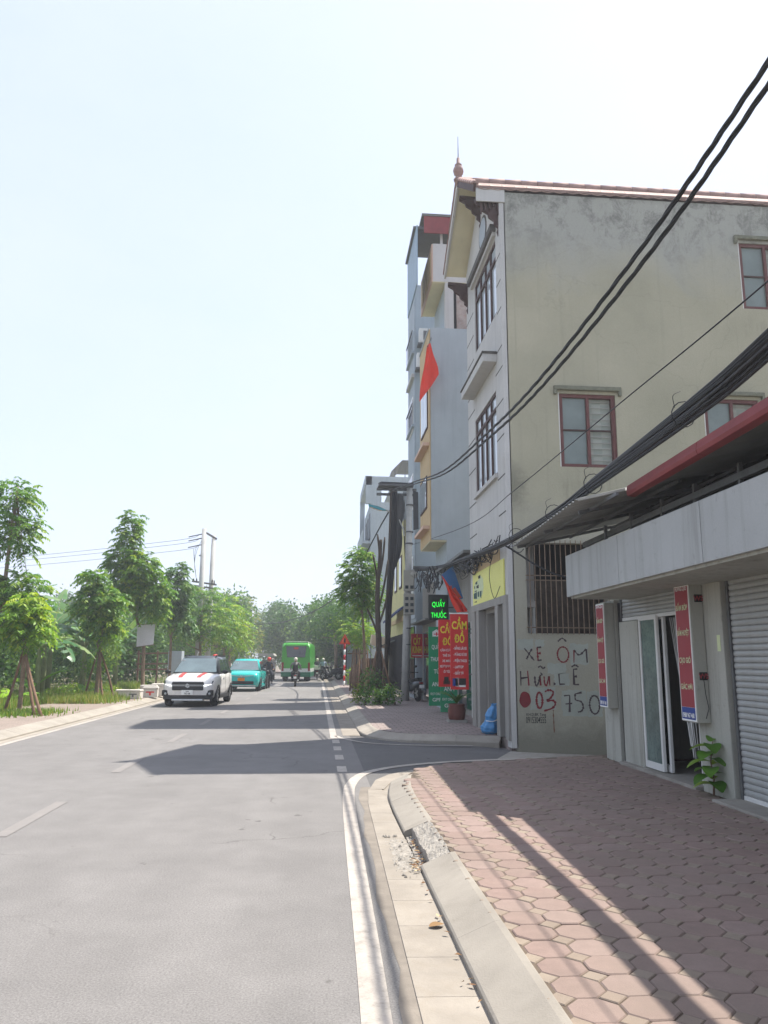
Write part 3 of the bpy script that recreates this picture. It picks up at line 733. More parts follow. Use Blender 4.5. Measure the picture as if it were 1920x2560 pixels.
# roller shutters: every slat its own piece
def slat_mesh(y0, y1, p):
    mb = MB(); pr = [(0, 0), (-.010, p*.18), (-.013, p*.5), (-.009, p*.82), (0, p), (.004, p), (.004, 0)]
    mb.loft([[(x, y0, z) for x, z in pr], [(x, y1, z) for x, z in pr]], smooth=False); return mb.mesh('shutter_slat', 'shutter')
def shutter(name, y0, y1, z0, z1, p, label, bottom=True):
    r = empty(name, (SX+.06, 0, z0), label=label, cat='roller shutter')
    n = int(round((z1-z0)/p)); me = slat_mesh(y0, y1, p*.965)
    for k in range(n): o = link('slat', me, r); o.location = (rnd.uniform(-.0015, .0015), 0, k*p+.02)
    if bottom: MB().box(-.02, .015, y0, y1, -.03, .018).build('bottom_bar', 'white', r, bevel=.004)
    for y in (y0-.04, y1): MB().box(-.03, .03, y, y+.04, -.03, z1-z0+.03).build('guide_rail', 'steel', r)
    return r
shutter('roller_shutter', 4.92, 8.21, WZ+.05, 2.47, .0655, 'closed grey steel roller shutter beside the leafy sapling')
shutter('roller_shutter', .95, 4.50, WZ+.05, 2.47, .0655, 'closed grey steel roller shutter farthest along the shop from the side lane')
shutter('roller_shutter', 9.03, 11.27, 2.20, 2.47, .055, 'raised cream roller shutter above the open glass doorway')

# glass doors
def leaf(name, y0, y1, x, label, m='door_glass', fr=.055):
    r = empty(name, (x, y0, WZ+.05), label=label, cat='door'); h = 2.02; w = y1-y0
    MB().box(-.02, .02, 0, fr, 0, h).build('stile', 'white', r, bevel=.004); MB().box(-.02, .02, w-fr, w, 0, h).build('stile', 'white', r, bevel=.004)
    MB().box(-.02, .02, fr, w-fr, 0, fr*1.6).build('bottom_rail', 'white', r); MB().box(-.02, .02, fr, w-fr, h-fr, h).build('top_rail', 'white', r)
    MB().box(-.005, .005, fr, w-fr, fr*1.6, h-fr).build('pane', m, r)
leaf('glass_door', 10.05, 10.63, SX+.03, 'white framed etched glass door leaf with mottled green pane')
leaf('glass_door', 9.98, 10.52, SX+.10, 'white framed glass door leaf slid half behind the mottled green one', 'dark_glass')
SB('door_jamb', 'white', SX+.0, SX+.06, 8.985, 9.02, WZ+.05, 2.2)
# strip curtain hanging in the doorway, gathered to one side
cu_ = empty('strip_curtain', (SX+.12, 9.50, 2.15), label='pale plastic strip curtain gathered aside in the dark doorway', cat='curtain')
for k in range(9):
    t = k/8; y0 = .42-.30*t-.05; y1 = -.02-.16*t+rnd.uniform(-.04, .04)
    P = [(0+.02*rnd.random(), y0, 0), (.01, y0*.75+y1*.25, -.5), (.015*rnd.random(), y0*.3+y1*.7, -1.1), (0, y1, -1.5-rnd.uniform(.0, .28))]
    mb = MB(); Q = smoothpath(P, 5); vs = []
    for q in Q: vs += [(q.x, q.y-.011, q.z), (q.x+.006, q.y+.011, q.z)]
    mb.add(vs, [(2*i, 2*i+1, 2*i+3, 2*i+2) for i in range(len(Q)-1)]); o = mb.build('plastic_strip', 'white', cu_); s_ = o.modifiers.new('t', 'SOLIDIFY'); s_.thickness = .003
# light-box signs on the front
def sign_box(y0, y1, x0, x1, z0, z1, label, full):
    r = empty('lightbox_sign', (x1, (y0+y1)/2, z0), label=label, cat='sign'); w = y1-y0; h = z1-z0; d = x1-x0
    MB().box(-d+.006, 0, -w/2, w/2, 0, h).build('case', 'shopwall', r, bevel=.006)
    MB().box(-d-.004, -d+.004, -w/2+.012, w/2-.012, .012, h-.012).build('border', 'ink_white', r)
    f = -d-.006
    MB().box(f, f+.004, -w/2+.026, w/2-.026, .03, .03+h*.085).build('blue_band', 'navy', r)
    MB().box(f, f+.004, -w/2+.026, w/2-.026, .032+h*.085, h-.03).build('red_panel', 'maroon', r)
    rt, up = (0, -1, 0), (0, 0, 1); W = (w-.052)*.86; fx = f-.003
    for t, zz, m, hh in (('HƯƠNG QUÊ', .955, 'ink_white', .032), ('BẤM BÓP', .81, 'ink_pale', .04), ('BẤM HUYỆT', .625, 'ink_pale', .04), ('CẠO GIÓ', .425, 'ink_pale', .04), ('GIÁC HƠI', .235, 'ink_pale', .04), ('0988 967 468', .035, 'ink_white', .034)):
        lettering(t, m, r, (fx, 0, h*zz-.005), rt, up, height=h*hh, width=W, bold=.02)
    if full:
        for zz in (.86, .30):
            s = MB().box(-d+.06, -.005, -w/2-.004, -w/2-.001, h*zz, h*zz+.09); o = s.build('sticker', 'ink_black', r)
            lettering('WS', 'maroon', o, (-d/2+.03, -w/2-.006, h*zz+.018), (1, 0, 0), up, height=.058, bold=.03)
        MB().tube([(-.06, -w/2-.01, h*.33), (-.05, -w/2-.02, h*.2), (-.02, -w/2-.01, h*.10), (-.06, -w/2-.01, .05)], .004, 5).build('flex', 'cable', r)
    return r
sign_box(11.42, 11.76, 4.30, SX-.025, .90, 2.46, 'narrow red light box sign with blue foot on the pillar next to the graffiti wall', False)
sign_box(8.68, 9.06, 4.30, SX-.02, .90, 2.49, 'narrow red light box sign with blue foot between doorway and closed shutter', True)
o = SB('stuck_paper', 'ink_pale', SX-.018, SX-.0155, 8.35, 8.42, 1.7, 1.88)
# leafy sapling growing from the foot of the pillar
def big_leaf(base, d, L, W, droop, m, parent, name='leaf', nseg=6, fold=.25):
    d = Vector(d).normalized(); side = d.cross(Vector((0, 0, 1))).normalized(); p = Vector(base); V = []; F = []; dirv = d.copy()
    for i in range(nseg+1):
        t = i/nseg; w = W*math.sin(math.pi*min(1, t*.93+.05))**.75
        V += [p-side*w/2+Vector((0, 0, fold*w*.5)), p, p+side*w/2+Vector((0, 0, fold*w*.5))]
        dirv = (dirv+Vector((0, 0, -droop/nseg))).normalized(); p = p+dirv*L/nseg
    for i in range(nseg): a = 3*i; F += [(a, a+1, a+4, a+3), (a+1, a+2, a+5, a+4)]
    me = np_mesh(name, np.array([v[:] for v in V]), np.array(F), m, np.full(len(F), rnd.random()), True); return link(name, me, parent)
sp = empty('sapling', (4.40, 8.62, WZ), label='green broad leaved sapling at the foot of the pillar beside the closed shutter', cat='plant')
MB().tube([(0, 0, 0), (.02, .01, .18), (-.01, 0, .36), (.02, -.02, .58)], [.012, .01, .008, .004], 6).build('stem', 'stake', sp)
for k in range(17):
    a = k*2.4; z = .08+.031*k; big_leaf((0, 0, z), (math.cos(a)-.25, math.sin(a)-.2, .45), .22+.08*rnd.random(), .15+.04*rnd.random(), 1.1, 'leaf_mid', sp)

# ---------------------------------------------------------------- three storey house at the lane corner
HX, HY, HF = 3.6, 14.5, 18.15
EZ = 11.30; RZ = 12.75; MY = (HY+HF)/2
hs = empty('corner_house', (HX, HY, 0), label='three storey house with weathered olive side wall, white front and tiled gable', cat='house')
def hrel(o): return rel(o, hs)
def HB(name, m, *ext, bevel=0, **kw): return hrel(B(name, m, hs, *ext, bevel=bevel, **kw))
# side wall with window and grille openings, built of slabs around the holes
def wall_y(name, m, x0, x1, z0, z1, holes, y0, y1):
    xs = sorted({x0, x1, *[h[0] for h in holes], *[h[1] for h in holes]}); zs = sorted({z0, z1, *[h[2] for h in holes], *[h[3] for h in holes]})
    mb = MB(); vid = {}
    def hole(a, b): return any(h[0] <= a < h[1] and h[2] <= b < h[3] for h in holes)
    ex = [(xs[i], xs[i+1]) for i in range(len(xs)-1)]; ez = [(zs[j], zs[j+1]) for j in range(len(zs)-1)]
    solid = {(i, j): not hole((ex[i][0]+ex[i][1])/2, (ez[j][0]+ez[j][1])/2) for i in range(len(ex)) for j in range(len(ez))}
    def V(i, j, k):
        if (i, j, k) not in vid: vid[(i, j, k)] = len(mb.v); mb.v.append((xs[i], (y0, y1)[k], zs[j]))
        return vid[(i, j, k)]
    def q(*p): mb.f.append(tuple(V(*t) for t in p)); mb.mi.append(0); mb.sm.append(False)
    for (i, j), s in solid.items():
        if not s: continue
        q((i, j, 0), (i+1, j, 0), (i+1, j+1, 0), (i, j+1, 0)); q((i, j, 1), (i, j+1, 1), (i+1, j+1, 1), (i+1, j, 1))
        if not solid.get((i-1, j), False): q((i, j, 0), (i, j+1, 0), (i, j+1, 1), (i, j, 1))
        if not solid.get((i+1, j), False): q((i+1, j, 0), (i+1, j, 1), (i+1, j+1, 1), (i+1, j+1, 0))
        if not solid.get((i, j-1), False): q((i, j, 0), (i, j, 1), (i+1, j, 1), (i+1, j, 0))
        if not solid.get((i, j+1), False): q((i, j+1, 0), (i+1, j+1, 0), (i+1, j+1, 1), (i, j+1, 1))
    return mb
W1 = (4.74, 5.91, 5.38, 6.91); W2 = (7.79, 8.96, 5.38, 6.91); W3 = (8.83, 9.98, 8.94, 10.46); GR = (3.96, 5.55, 2.10, 3.84)
hrel(wall_y('side_wall', 'olive', HX+.1, 12.2, -.35, EZ+.05, [W1, W2, W3, GR], HY, HY+.18).build('side_wall', 'olive', hs))
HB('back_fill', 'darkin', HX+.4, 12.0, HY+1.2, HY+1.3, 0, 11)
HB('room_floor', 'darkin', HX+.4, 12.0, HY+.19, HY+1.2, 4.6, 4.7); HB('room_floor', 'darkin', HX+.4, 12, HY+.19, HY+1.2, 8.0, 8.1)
HB('far_side_wall', 'greywall', HX+.1, 12.2, HF-.15, HF, 0, EZ)
HB('rear_wall', 'greywall', 12.0, 12.2, HY+.18, HF-.15, -.3, EZ)
def side_window(w, label_curtain):
    x0, x1, z0, z1 = w; y = HY+.03; r = hrel(MB().box(x0, x0+.075, y, y+.09, z0, z1).build('window', 'brownwood', hs))
    c = Matrix.Identity(4)
    def S(name, m, *e): o = B(name, m, r, *e); return o
    S('frame', 'brownwood', x1-.075, x1, y, y+.09, z0, z1); S('frame', 'brownwood', x0+.075, x1-.075, y, y+.09, z1-.07, z1); S('frame', 'brownwood', x0+.075, x1-.075, y, y+.09, z0, z0+.07)
    xm = (x0+x1)/2-.02; S('mullion', 'brownwood', xm, xm+.06, y-.004, y+.085, z0+.07, z1-.07)
    zm = z0+.5*(z1-z0); S('transom', 'darkbrown', x0+.075, xm, y+.02, y+.06, zm, zm+.03); S('transom', 'darkbrown', xm+.06, x1-.075, y+.02, y+.06, zm, zm+.03)
    S('pane', 'window_glass', x0+.075, xm, y+.05, y+.056, z0+.07, z1-.07)
    S('curtain', 'curtain', xm+.06, x1-.076, y+.10, y+.106, z0+.07, z1-.07)
    for k in range(11):
        zz = z0+.16+k*(z1-z0-.3)/10
        S('grille_bar', 'bars', xm+.075, x1-.09, y+.062, y+.074, zz, zz+.014)
    S('trim', 'white', x0-.018, x0-.002, y-.032, y+.0, z0, z1+.02)
    hrel(MB().box(x0-.11, x1+.12, HY-.075, HY+.002, z1+.06, z1+.15).build('drip_hood', 'hoodgrime', hs, bevel=.015))
    HB('drip_hood_end', 'hoodgrime', x0-.11, x0-.05, HY-.07, HY+.001, z1-.03, z1+.06); HB('drip_hood_end', 'hoodgrime', x1+.06, x1+.12, HY-.07, HY+.001, z1-.03, z1+.06)
for w in (W1, W2, W3): side_window(w, '')
# lower-storey barred opening
for k in range(16): hrel(MB().box(GR[0]+.05+k*.103, GR[0]+.064+k*.103, HY-.05, HY-.036, GR[2]-.02, GR[3]+.05).build('grille_bar', 'rustbar', hs))
for z in (2.2, 3.1, 3.19): hrel(MB().box(GR[0]-.02, GR[1]+.02, HY-.036, HY-.024, z, z+.018).build('grille_rail', 'rustbar', hs))
HB('inner_partition', 'darktrunk', 4.3, 5.6, HY+.7, HY+.72, 1.2, 3.2)
HB('inner_board', 'greywall', 4.0, 4.28, HY+.6, HY+.62, 1.2, 3.9)
# front wall (faces the road)
def wall_x(m, y0, y1, z0, z1, holes, x0, x1):
    mb = wall_y('', m, y0, y1, z0, z1, holes, x0, x1); mb.v = [(b, a, c) for a, b, c in mb.v]; return mb
F2 = (15.15, 17.30, 5.36, 7.16); F3 = (14.90, 17.12, 8.80, 10.50); DR = (14.80, 17.50, .0, 2.70)
hrel(wall_x('facade', HY+.0, HF, 0.0, EZ+.05, [F2, F3, DR], HX, HX+.12).build('front_wall', 'facade', hs))
for z in (4.45, 5.2, 6.02, 6.75, 7.45, 7.9, 8.73, 9.34, 9.93):
    for (a, b) in ((HY+.01, 14.88 if z > 8.7 else 15.12), (17.33, HF-.01)): HB('groove', 'groove', HX-.0025, HX+.002, a, b, z, z+.028)
def front_window(w, tz, hood):
    y0, y1, z0, z1 = w; x = HX+.02; r = HB('window', 'darkbrown', x, x+.06, y0, y0+.06, z0, z1)
    S = lambda n, m, *e: B(n, m, r, *e)
    S('frame', 'darkbrown', x, x+.06, y1-.06, y1, z0, z1); S('frame', 'darkbrown', x, x+.06, y0+.06, y1-.06, z1-.06, z1); S('frame', 'darkbrown', x, x+.06, y0+.06, y1-.06, z0, z0+.06)
    S('transom', 'darkbrown', x-.01, x+.05, y0+.06, y1-.06, tz, tz+.07)
    n = 4; d = (y1-y0-.12)/n
    for k in range(n):
        a = y0+.06+k*d
        if k: S('mullion', 'darkbrown', x-.006, x+.05, a-.04, a+.04, z0+.06, tz); S('mullion', 'darkbrown', x-.006, x+.05, a-.03, a+.03, tz+.07, z1-.06)
        ga, gb = a+(.04 if k else 0), a+d-(.04 if k < n-1 else 0)
        S('pane', 'sky_glass', x+.03, x+.036, ga, gb, z0+.06, tz); S('pane', 'sky_glass', x+.03, x+.036, ga, gb, tz+.07, z1-.06)
front_window(F2, 6.76, 0); front_window(F3, 10.05, 0)
HB('sunshade', 'facade', HX-.30, HX+.001, 15.0, 17.45, 7.74, 7.92, bevel=.01); HB('sunshade_cap', 'groove', HX-.32, HX+.0005, 14.97, 17.48, 7.922, 7.96)
HB('window_hood', 'groove', HX-.13, HX+.001, 14.82, 17.4, 10.64, 10.80, bevel=.01); HB('window_hood_mould', 'facade', HX-.07, HX+.0012, 14.86, 17.35, 10.55, 10.638)
HB('window_sill', 'facade', HX-.07, HX+.001, 15.1, 17.35, 5.27, 5.355)
# gable
hrel(MB().prism([(HX, HY, EZ+.05), (HX, HF, EZ+.05), (HX, MY, RZ-.12)], (.12, 0, 0)).build('gable_wall', 'facade', hs))
mb = MB(); ring = [(HX-.012, MY-.25+.40*math.cos(a), 11.33+.40*math.sin(a)) for a in np.linspace(0, 2*math.pi, 20)[:-1]]
mb.prism(ring, (.02, 0, 0)); hrel(mb.build('round_vent', 'groove', hs))
mb = MB(); ring = [(HX-.02, MY-.25+.34*math.cos(a), 11.33+.34*math.sin(a)) for a in np.linspace(0, 2*math.pi, 20)[:-1]]
mb.prism(ring, (.015, 0, 0)); hrel(mb.build('round_vent_disc', 'whitewall', hs))
# roof: two planes, overhanging to the road; soffit, barge, tiles
OX = 3.06
def roofside(y_e, sgn):
    pts = [(OX, y_e, EZ+.12), (12.2, y_e, EZ+.12), (12.2, MY, RZ), (OX, MY, RZ)]
    hrel(MB().prism(pts, (0, 0, .05)).build('roof_plane', 'tile', hs))
    s = [(OX+.05, y_e+sgn*.06, EZ+.075), (HX+.1, y_e+sgn*.06, EZ+.075), (HX+.1, MY, RZ-.05), (OX+.05, MY, RZ-.05)]
    hrel(MB().prism(s, (0, 0, .035)).build('eave_soffit', 'cream', hs))
    hrel(MB().bar((OX+.02, y_e-sgn*.02, EZ+.10), (OX+.02, MY, RZ+.0), .05, .17).build('barge_board', 'facade' if sgn < 0 else 'darkbrown', hs))
roofside(HY-.02, 1); roofside(HF+.2, -1)
# verge tiles along the road-side rake and along the side wall
tm = MB(); tm.loft([[(.0+.05*math.cos(a), y, .05*math.sin(a)) for a in np.linspace(0, math.pi, 6)] for y in (0, .3)], smooth=True); tm = tm.mesh('rake_tile', 'ridge')
sl_ = math.atan2(RZ-EZ-.12, MY-HY+.02); Ln = math.hypot(RZ-EZ-.12, MY-HY)
for k in range(8):
    o = link('rake_tile', tm, hs); t_ = k*Ln/8; o.location = (OX+.04-HX, -.02+t_*math.cos(sl_), EZ+.18+t_*math.sin(sl_)); o.rotation_euler = (sl_+.08, 0, 0); o.scale = (1.5, .95, 1.5)
for k in range(8):
    o = link('rake_tile', tm, hs); t_ = k*Ln/8*1.12; o.location = (OX+.04-HX, HF+.2-HY-t_*math.cos(sl_), EZ+.16+t_*math.sin(sl_)); o.rotation_euler = (sl_+.08, 0, math.pi); o.scale = (1.5, 1.05, 1.5)
et = MB(); et.loft([[(x, -.07, .02+.010*math.cos(x*2*math.pi/.27)) for x in np.linspace(0, .265, 8)], [(x, .25, .09+.010*math.cos(x*2*math.pi/.27)) for x in np.linspace(0, .265, 8)]], closed=False, smooth=True)
et = et.mesh('eave_tile', 'tile')
for k in range(33):
    o = link('eave_tile', et, hs); o.location = (OX+.1-HX+k*.272, .03, EZ+.10); o.rotation_euler.x = .62; s_ = o.modifiers.new('t', 'SOLIDIFY'); s_.thickness = .012; s_.offset = 1
mb = MB(); rt = mb.tube([(0, 0, 0), (.38, 0, 0)], [.10, .115], 8).mesh('ridge_tile', 'ridge')
for k in range(23): o = link('ridge_tile', rt, hs); o.location = (OX-HX-.03+k*.39, MY-HY, RZ+.05)
HB('eave_band', 'facade', OX+.05, HX+.12, HY-.03, HY+.0-.002, EZ-.20, EZ+.10)
hrel(MB().lathe([(.11, 0), (.12, .04), (.06, .08), (.05, .12), (.11, .18), (.13, .26), (.11, .34), (.07, .40), (.09, .42), (.045, .46), (.04, .60), (.02, .62)], 10, (OX+.03, MY, RZ+.06)).build('finial', 'ridge', hs))
hrel(MB().tube([(OX+.03, MY, RZ+.66), (OX+.03, MY, RZ+1.25)], [.012, .006], 5).build('lightning_rod', 'groove', hs))
# scroll-cut timber brackets
def bracket(y, x_tip, zt, label=None):
    r = hrel(MB().bar((HX, y, zt), (x_tip, y, zt+.02), .07, .08).build('bracket', 'darkbrown', hs))
    d = HX-x_tip; out = []
    for k in range(9):
        t = k/8; out.append((HX-d*(1-t)**1.5*.95-.03+.05*(k % 2), zt-.05-.62*t-.0))
    poly = [(HX, zt-.04)]+[(x_tip+.06, zt-.04)]+out+[(HX, zt-.78)]
    mb = MB(); mb.prism([(a, y-.03, b) for a, b in poly], (0, .06, 0)); mb.build('scroll', 'darkbrown', r)
for y, z in ((14.62, 11.17), (MY, 12.35), (18.0, 11.0)): bracket(y, 3.1, z)
mb = MB()
for k in range(6):
    x = 3.1+k*.09; mb.prism([(x, HY+.03, 11.20), (x+.085, HY+.03, 11.20), (x+.05, HY+.03, 11.20-.18-.06*(k*7 % 4)), (x+.03, HY+.03, 11.20-.16-.06*(k*7 % 4))], (0, .04, 0))
hrel(mb.build('scroll_fringe', 'darkbrown', hs))
# ground-floor front: yellow panel over a recessed door between plain jambs
HB('sign_panel', 'yellow', HX-.035, HX-.003, 14.72, 17.75, 2.83, 3.55, bevel=.004)
HB('panel_lintel', 'greywall', HX-.05, HX-.0022, 14.52, 17.95, 2.68, 2.828)
HB('arch_band', 'ochre', HX-.02, HX-.0035, 15.1, 17.8, 3.56, 3.86)
for a, b in ((14.52, 14.80), (15.24, 15.50), (17.10, 17.36), (17.55, 17.95)): HB('door_jamb', 'greywall', HX-.045, HX+.2, a, b, WZ, 2.68, bevel=.005)
HB('door_recess', 'shutter', HX+.55, HX+.6, 14.8, 17.5, WZ, 2.7); HB('recess_side', 'greywall', HX+.13, HX+.55, 17.0, 17.12, WZ, 2.7); HB('recess_head', 'greywall', HX+.121, HX+.56, 14.6, 17.5, 2.6, 2.72)
HB('door_leaf', 'steel', HX+.45, HX+.5, 15.52, 16.3, WZ+.02, 2.5)
for z in (.9, 1.25): HB('door_rail', 'shutter', HX+.43, HX+.452, 15.55, 16.28, z, z+.04)
# printed pictures on the yellow panel: a striped sofa-like block print and lines
pr_ = [o for o in hs.children if o.name.startswith('sign_panel')][0]
def flat(parent, poly_yz, x, m, name='print'):
    mb = MB(); mb.add([(x, a, b) for a, b in poly_yz], [tuple(range(len(poly_yz)))]); return mb.build(name, m, parent)
px = HX-.0375
flat(pr_, [(16.55, 3.15), (16.6, 3.35), (16.85, 3.45), (17.2, 3.35), (17.55, 3.3), (17.6, 3.1), (17.4, 2.95), (17.0, 2.93), (16.7, 3.0)], px, 'ink_pale')
for (a, b, c, d, m) in ((17.25, 17.62, 2.96, 3.10, 'ink_teal'), (17.28, 17.6, 3.12, 3.14, 'ink_black'), (17.02, 17.18, 2.98, 3.10, 'ink_teal'), (17.05, 17.30, 3.18, 3.25, 'ink_black'), (17.2, 17.42, 3.28, 3.34, 'ink_teal'), (16.85, 17.1, 3.38, 3.45, 'ink_black'), (17.3, 17.6, 2.88, 2.90, 'ink_black'), (17.45, 17.56, 3.2, 3.26, 'ink_teal')):
    flat(pr_, [(a, c), (b, c+.02), (b, d), (a, d+.015)], px-.002, m)
flat(pr_, [(16.8, 2.93), (16.95, 3.0), (16.95, 3.1), (16.75, 3.1)], px-.002, 'ink_teal')
# brush-painted wall writing: strokes as thin paint films
def stroke(parent, pts, w, m, y=HY-.003, n=5):
    P = smoothpath([(p[0], 0, p[1]) for p in pts], n) if len(pts) > 2 else [Vector((p[0], 0, p[1])) for p in pts]; mb = MB(); vs = []
    for i, p in enumerate(P):
        t = (P[min(i+1, len(P)-1)]-P[max(i-1, 0)]).normalized(); nn = Vector((-t.z, 0, t.x))*w*(.42+.16*math.sin(i*2.1+pts[0][0]*9))*rnd.uniform(.62, 1.3); vs += [(p.x-nn.x, y, p.z-nn.z), (p.x+nn.x, y, p.z+nn.z)]
    mb.add(vs, [(2*i, 2*i+1, 2*i+3, 2*i+2) for i in range(len(P)-1)]); return mb.build('brush_stroke', m, parent)
# coordinates on the wall were read as (u, v); u along the wall, v up
U = lambda u: 3.575+u*.0012295; Z = lambda v: 2.272-v*.001216
gr = [o for o in hs.children if o.name.startswith('side_wall')][0]
def S_(pts, m='ink_dark', w=.034): stroke(gr, [(U(a), Z(b)) for a, b in pts], w, m)
def oval(cx, cy, rx, ry, m, w=.034, k=14): S_([(cx+rx*math.sin(a), cy-ry*math.cos(a)) for a in np.linspace(0, 2*math.pi*1.02, k)], m, w)
S_([(250, 375), (320, 460), (400, 560)]); S_([(370, 380), (320, 460), (280, 540)])
S_([(450, 360), (455, 460), (460, 560)], 'ink_red'); S_([(445, 360), (515, 355)]); S_([(455, 455), (505, 445)], 'ink_red'); S_([(455, 560), (515, 550)])
oval(855, 465, 88, 118, 'ink_red'); S_([(780, 265), (850, 215), (915, 265)])
S_([(1022, 590), (1030, 395)], 'ink_red'); S_([(1030, 395), (1110, 470), (1222, 380)]); S_([(1225, 380), (1232, 588)])
S_([(180, 720), (182, 940)]); S_([(290, 715), (305, 940)], 'ink_red'); S_([(185, 830), (300, 815)])
S_([(400, 800), (405, 900), (425, 945), (460, 880), (480, 800)]); S_([(480, 790), (488, 938)], 'ink_red'); S_([(480, 790), (515, 770), (490, 745)]); S_([(455, 665), (500, 645), (530, 680), (570, 655)])
S_([(545, 800), (550, 900), (580, 935), (620, 800)], 'ink_red'); S_([(622, 795), (632, 940)], 'ink_red'); S_([(690, 912), (722, 912)], 'ink_dark', .05)
S_([(778, 760), (785, 920)]); S_([(780, 918), (870, 915)]); S_([(1010, 690), (1012, 925)]); S_([(1005, 690), (1070, 685)]); S_([(1010, 805), (1060, 795)]); S_([(1010, 925), (1090, 920)]); S_([(980, 655), (1040, 625), (1090, 655)])
mb = MB(); mb.add([(U(240+88*math.cos(a)*(1+.05*math.sin(5*a))), HY-.003, Z(1150+120*math.sin(a)*(1+.04*math.cos(3*a)))) for a in np.linspace(0, 2*math.pi, 26)[:-1]], [tuple(range(25))]); mb.build('painted_disc', 'ink_red', gr)
oval(462, 1160, 46, 118, 'ink_red', .046); S_([(550, 1030), (620, 1005), (680, 1040), (640, 1120), (575, 1160), (680, 1165), (705, 1220), (650, 1280), (530, 1318)], 'ink_red', .044)
S_([(845, 1092), (935, 1082)]); S_([(935, 1085), (925, 1335)]); S_([(865, 1215), (970, 1205)])
S_([(1015, 1065), (1125, 1040)]); S_([(1020, 1065), (1025, 1150), (1110, 1180), (1140, 1260), (1110, 1320), (1055, 1335)]); oval(1320, 1225, 78, 138, 'ink_dark', .036)
S_([(670, 1300), (672, 1450), (676, 1640)], 'drip', .02)
MT_ = None
lettering('KH.D.BK Tang', 'ink_black', gr, (U(405), HY-.003, Z(1390)), (1, 0, 0), (0, 0, 1), height=.05, width=.37, bold=.01)
lettering('0915304555', 'ink_black', gr, (U(400), HY-.003, Z(1500)), (1, 0, 0), (0, 0, 1), height=.12, width=.38, bold=.005)
def patch(u0, v0, u1, v1):
    y = HY-.0015; pts = [];  n = 7
    for (a, b), (c, d) in (((u0, v0), (u1, v0)), ((u1, v0), (u1, v1)), ((u1, v1), (u0, v1)), ((u0, v1), (u0, v0))):
        for k in range(n): t = k/n; pts.append((U(a+(c-a)*t+rnd.uniform(-14, 14)), y, Z(b+(d-b)*t+rnd.uniform(-14, 14))))
    mb = MB(); mb.add(pts, [tuple(range(len(pts)))]); mb.build('paint_patch', 'patch', gr)
for q in ((150, 235, 390, 400), (420, 240, 570, 350), (960, 300, 1250, 620), (600, 600, 900, 760), (700, 760, 940, 945), (320, 960, 720, 1300), (810, 1010, 1200, 1390), (1210, 1020, 1440, 1400)): patch(*q)

# ---------------------------------------------------------------- buildings farther along the right side
def building(name, loc, label, cat='building'):
    r = empty(name, loc, label=label, cat=cat)
    def P(nm, m, *e, bevel=0): return rel(B(nm, m, r, *e, bevel=bevel), r)
    def Q(nm, m, mb): return rel(mb.build(nm, m, r), r)
    return r, P, Q
# small pawn shop squeezed between the corner house and the next block
pw, P, Q = building('pawn_shop', (4.1, 20.5, WZ), 'low dark-fronted shop squeezed between the corner house and the ochre-fronted block', 'shop')
P('wall', 'greywall', 4.1, 9, 18.2, 22.9, 0, 4.3); P('shopfront', 'dark_glass', 4.05, 4.098, 18.5, 22.4, .3, 2.6); P('door_post', 'white', 4.02, 4.097, 20.3, 20.38, WZ, 2.6)
P('awning', 'corr', 3.45, 4.1, 18.25, 22.8, 4.15, 4.22)
P('dark_panel', 'cable2', 3.72, 4.09, 18.22, 18.27, 2.7, 4.14)
# block with overhanging blue-grey flank and ochre front
b3, P, Q = building('ochre_block', (3.37, 23, 0), 'five storey block with plain blue-grey flank, overhanging ochre front and top balcony')
P('ground_wall', 'bluegrey', 3.84, 9, 23, 25.3, 0, 5.2)
P('flank_wall', 'bluegrey', 3.37, 9, 23, 25.3, 5.2, 12.1)
P('ochre_front', 'ochre', 3.33, 3.368, 23.03, 25.28, 5.18, 12.05)
P('soffit', 'cream', 3.34, 3.84, 23.04, 25.28, 5.15, 5.198)
for z0, z1, y0 in ((6.3, 7.35, 23.6), (8.85, 10.4, 23.35)):
    for k in range(1):
        a = y0+k*1.9; w = P('window', 'darkbrown', 3.30, 3.332, a, a+1.5, z0, z1)
        for j in range(4): B('pane', 'sky_glass', w, 3.293, 3.299, a+.06+j*.36, a+.36+j*.36, z0+.06, z1-.06)
for z in (5.55, 8.2): P('sunshade', 'peach', 3.12, 3.33, 23.1, 25.2, z, z+.1)
P('ledge', 'bluegrey', 3.30, 3.335, 23.05, 25.28, 12.02, 12.1)
P('terrace_wall', 'bluegrey', 3.86, 9, 23.25, 25.3, 12.1, 13.6); P('terrace_pier', 'facade', 3.86, 4.14, 23.0, 23.24, 12.1, 13.7); P('terrace_screen', 'patterned', 4.25, 9, 23.1, 23.2, 12.1, 13.7)
P('terrace_gap', 'darkin', 4.14, 4.25, 23.15, 23.24, 12.1, 13.7)
P('balcony_flank', 'facade', 3.47, 9, 23.0, 23.12, 13.72, 15.06); P('balcony_floor', 'cream', 3.46, 9, 23.01, 25.6, 13.70, 13.80); P('balcony_front', 'peach', 3.43, 3.47, 23.02, 25.7, 13.72, 15.05)
for k in range(4): P('balcony_panel', 'ochre', 3.41, 3.43, 23.2+k*.6, 23.62+k*.6, 13.95, 14.85)
P('top_post', 'white', 3.75, 3.83, 23.2, 23.28, 15.06, 15.6); P('top_room', 'bluegrey2', 4.4, 9, 24.5, 25.3, 13.8, 15.6)
P('roof_fascia', 'redmetal', 3.17, 9, 22.93, 22.97, 15.40, 16.0); P('roof_sheet', 'corr', 3.1, 9, 22.9, 25.6, 16.0, 16.08)
P('side_cladding', 'corr2', 2.93, 2.97, 23.0, 25.6, 13.6, 15.7); P('cladding_cap', 'steel', 2.85, 3.2, 23.2, 25.6, 15.7, 15.78)
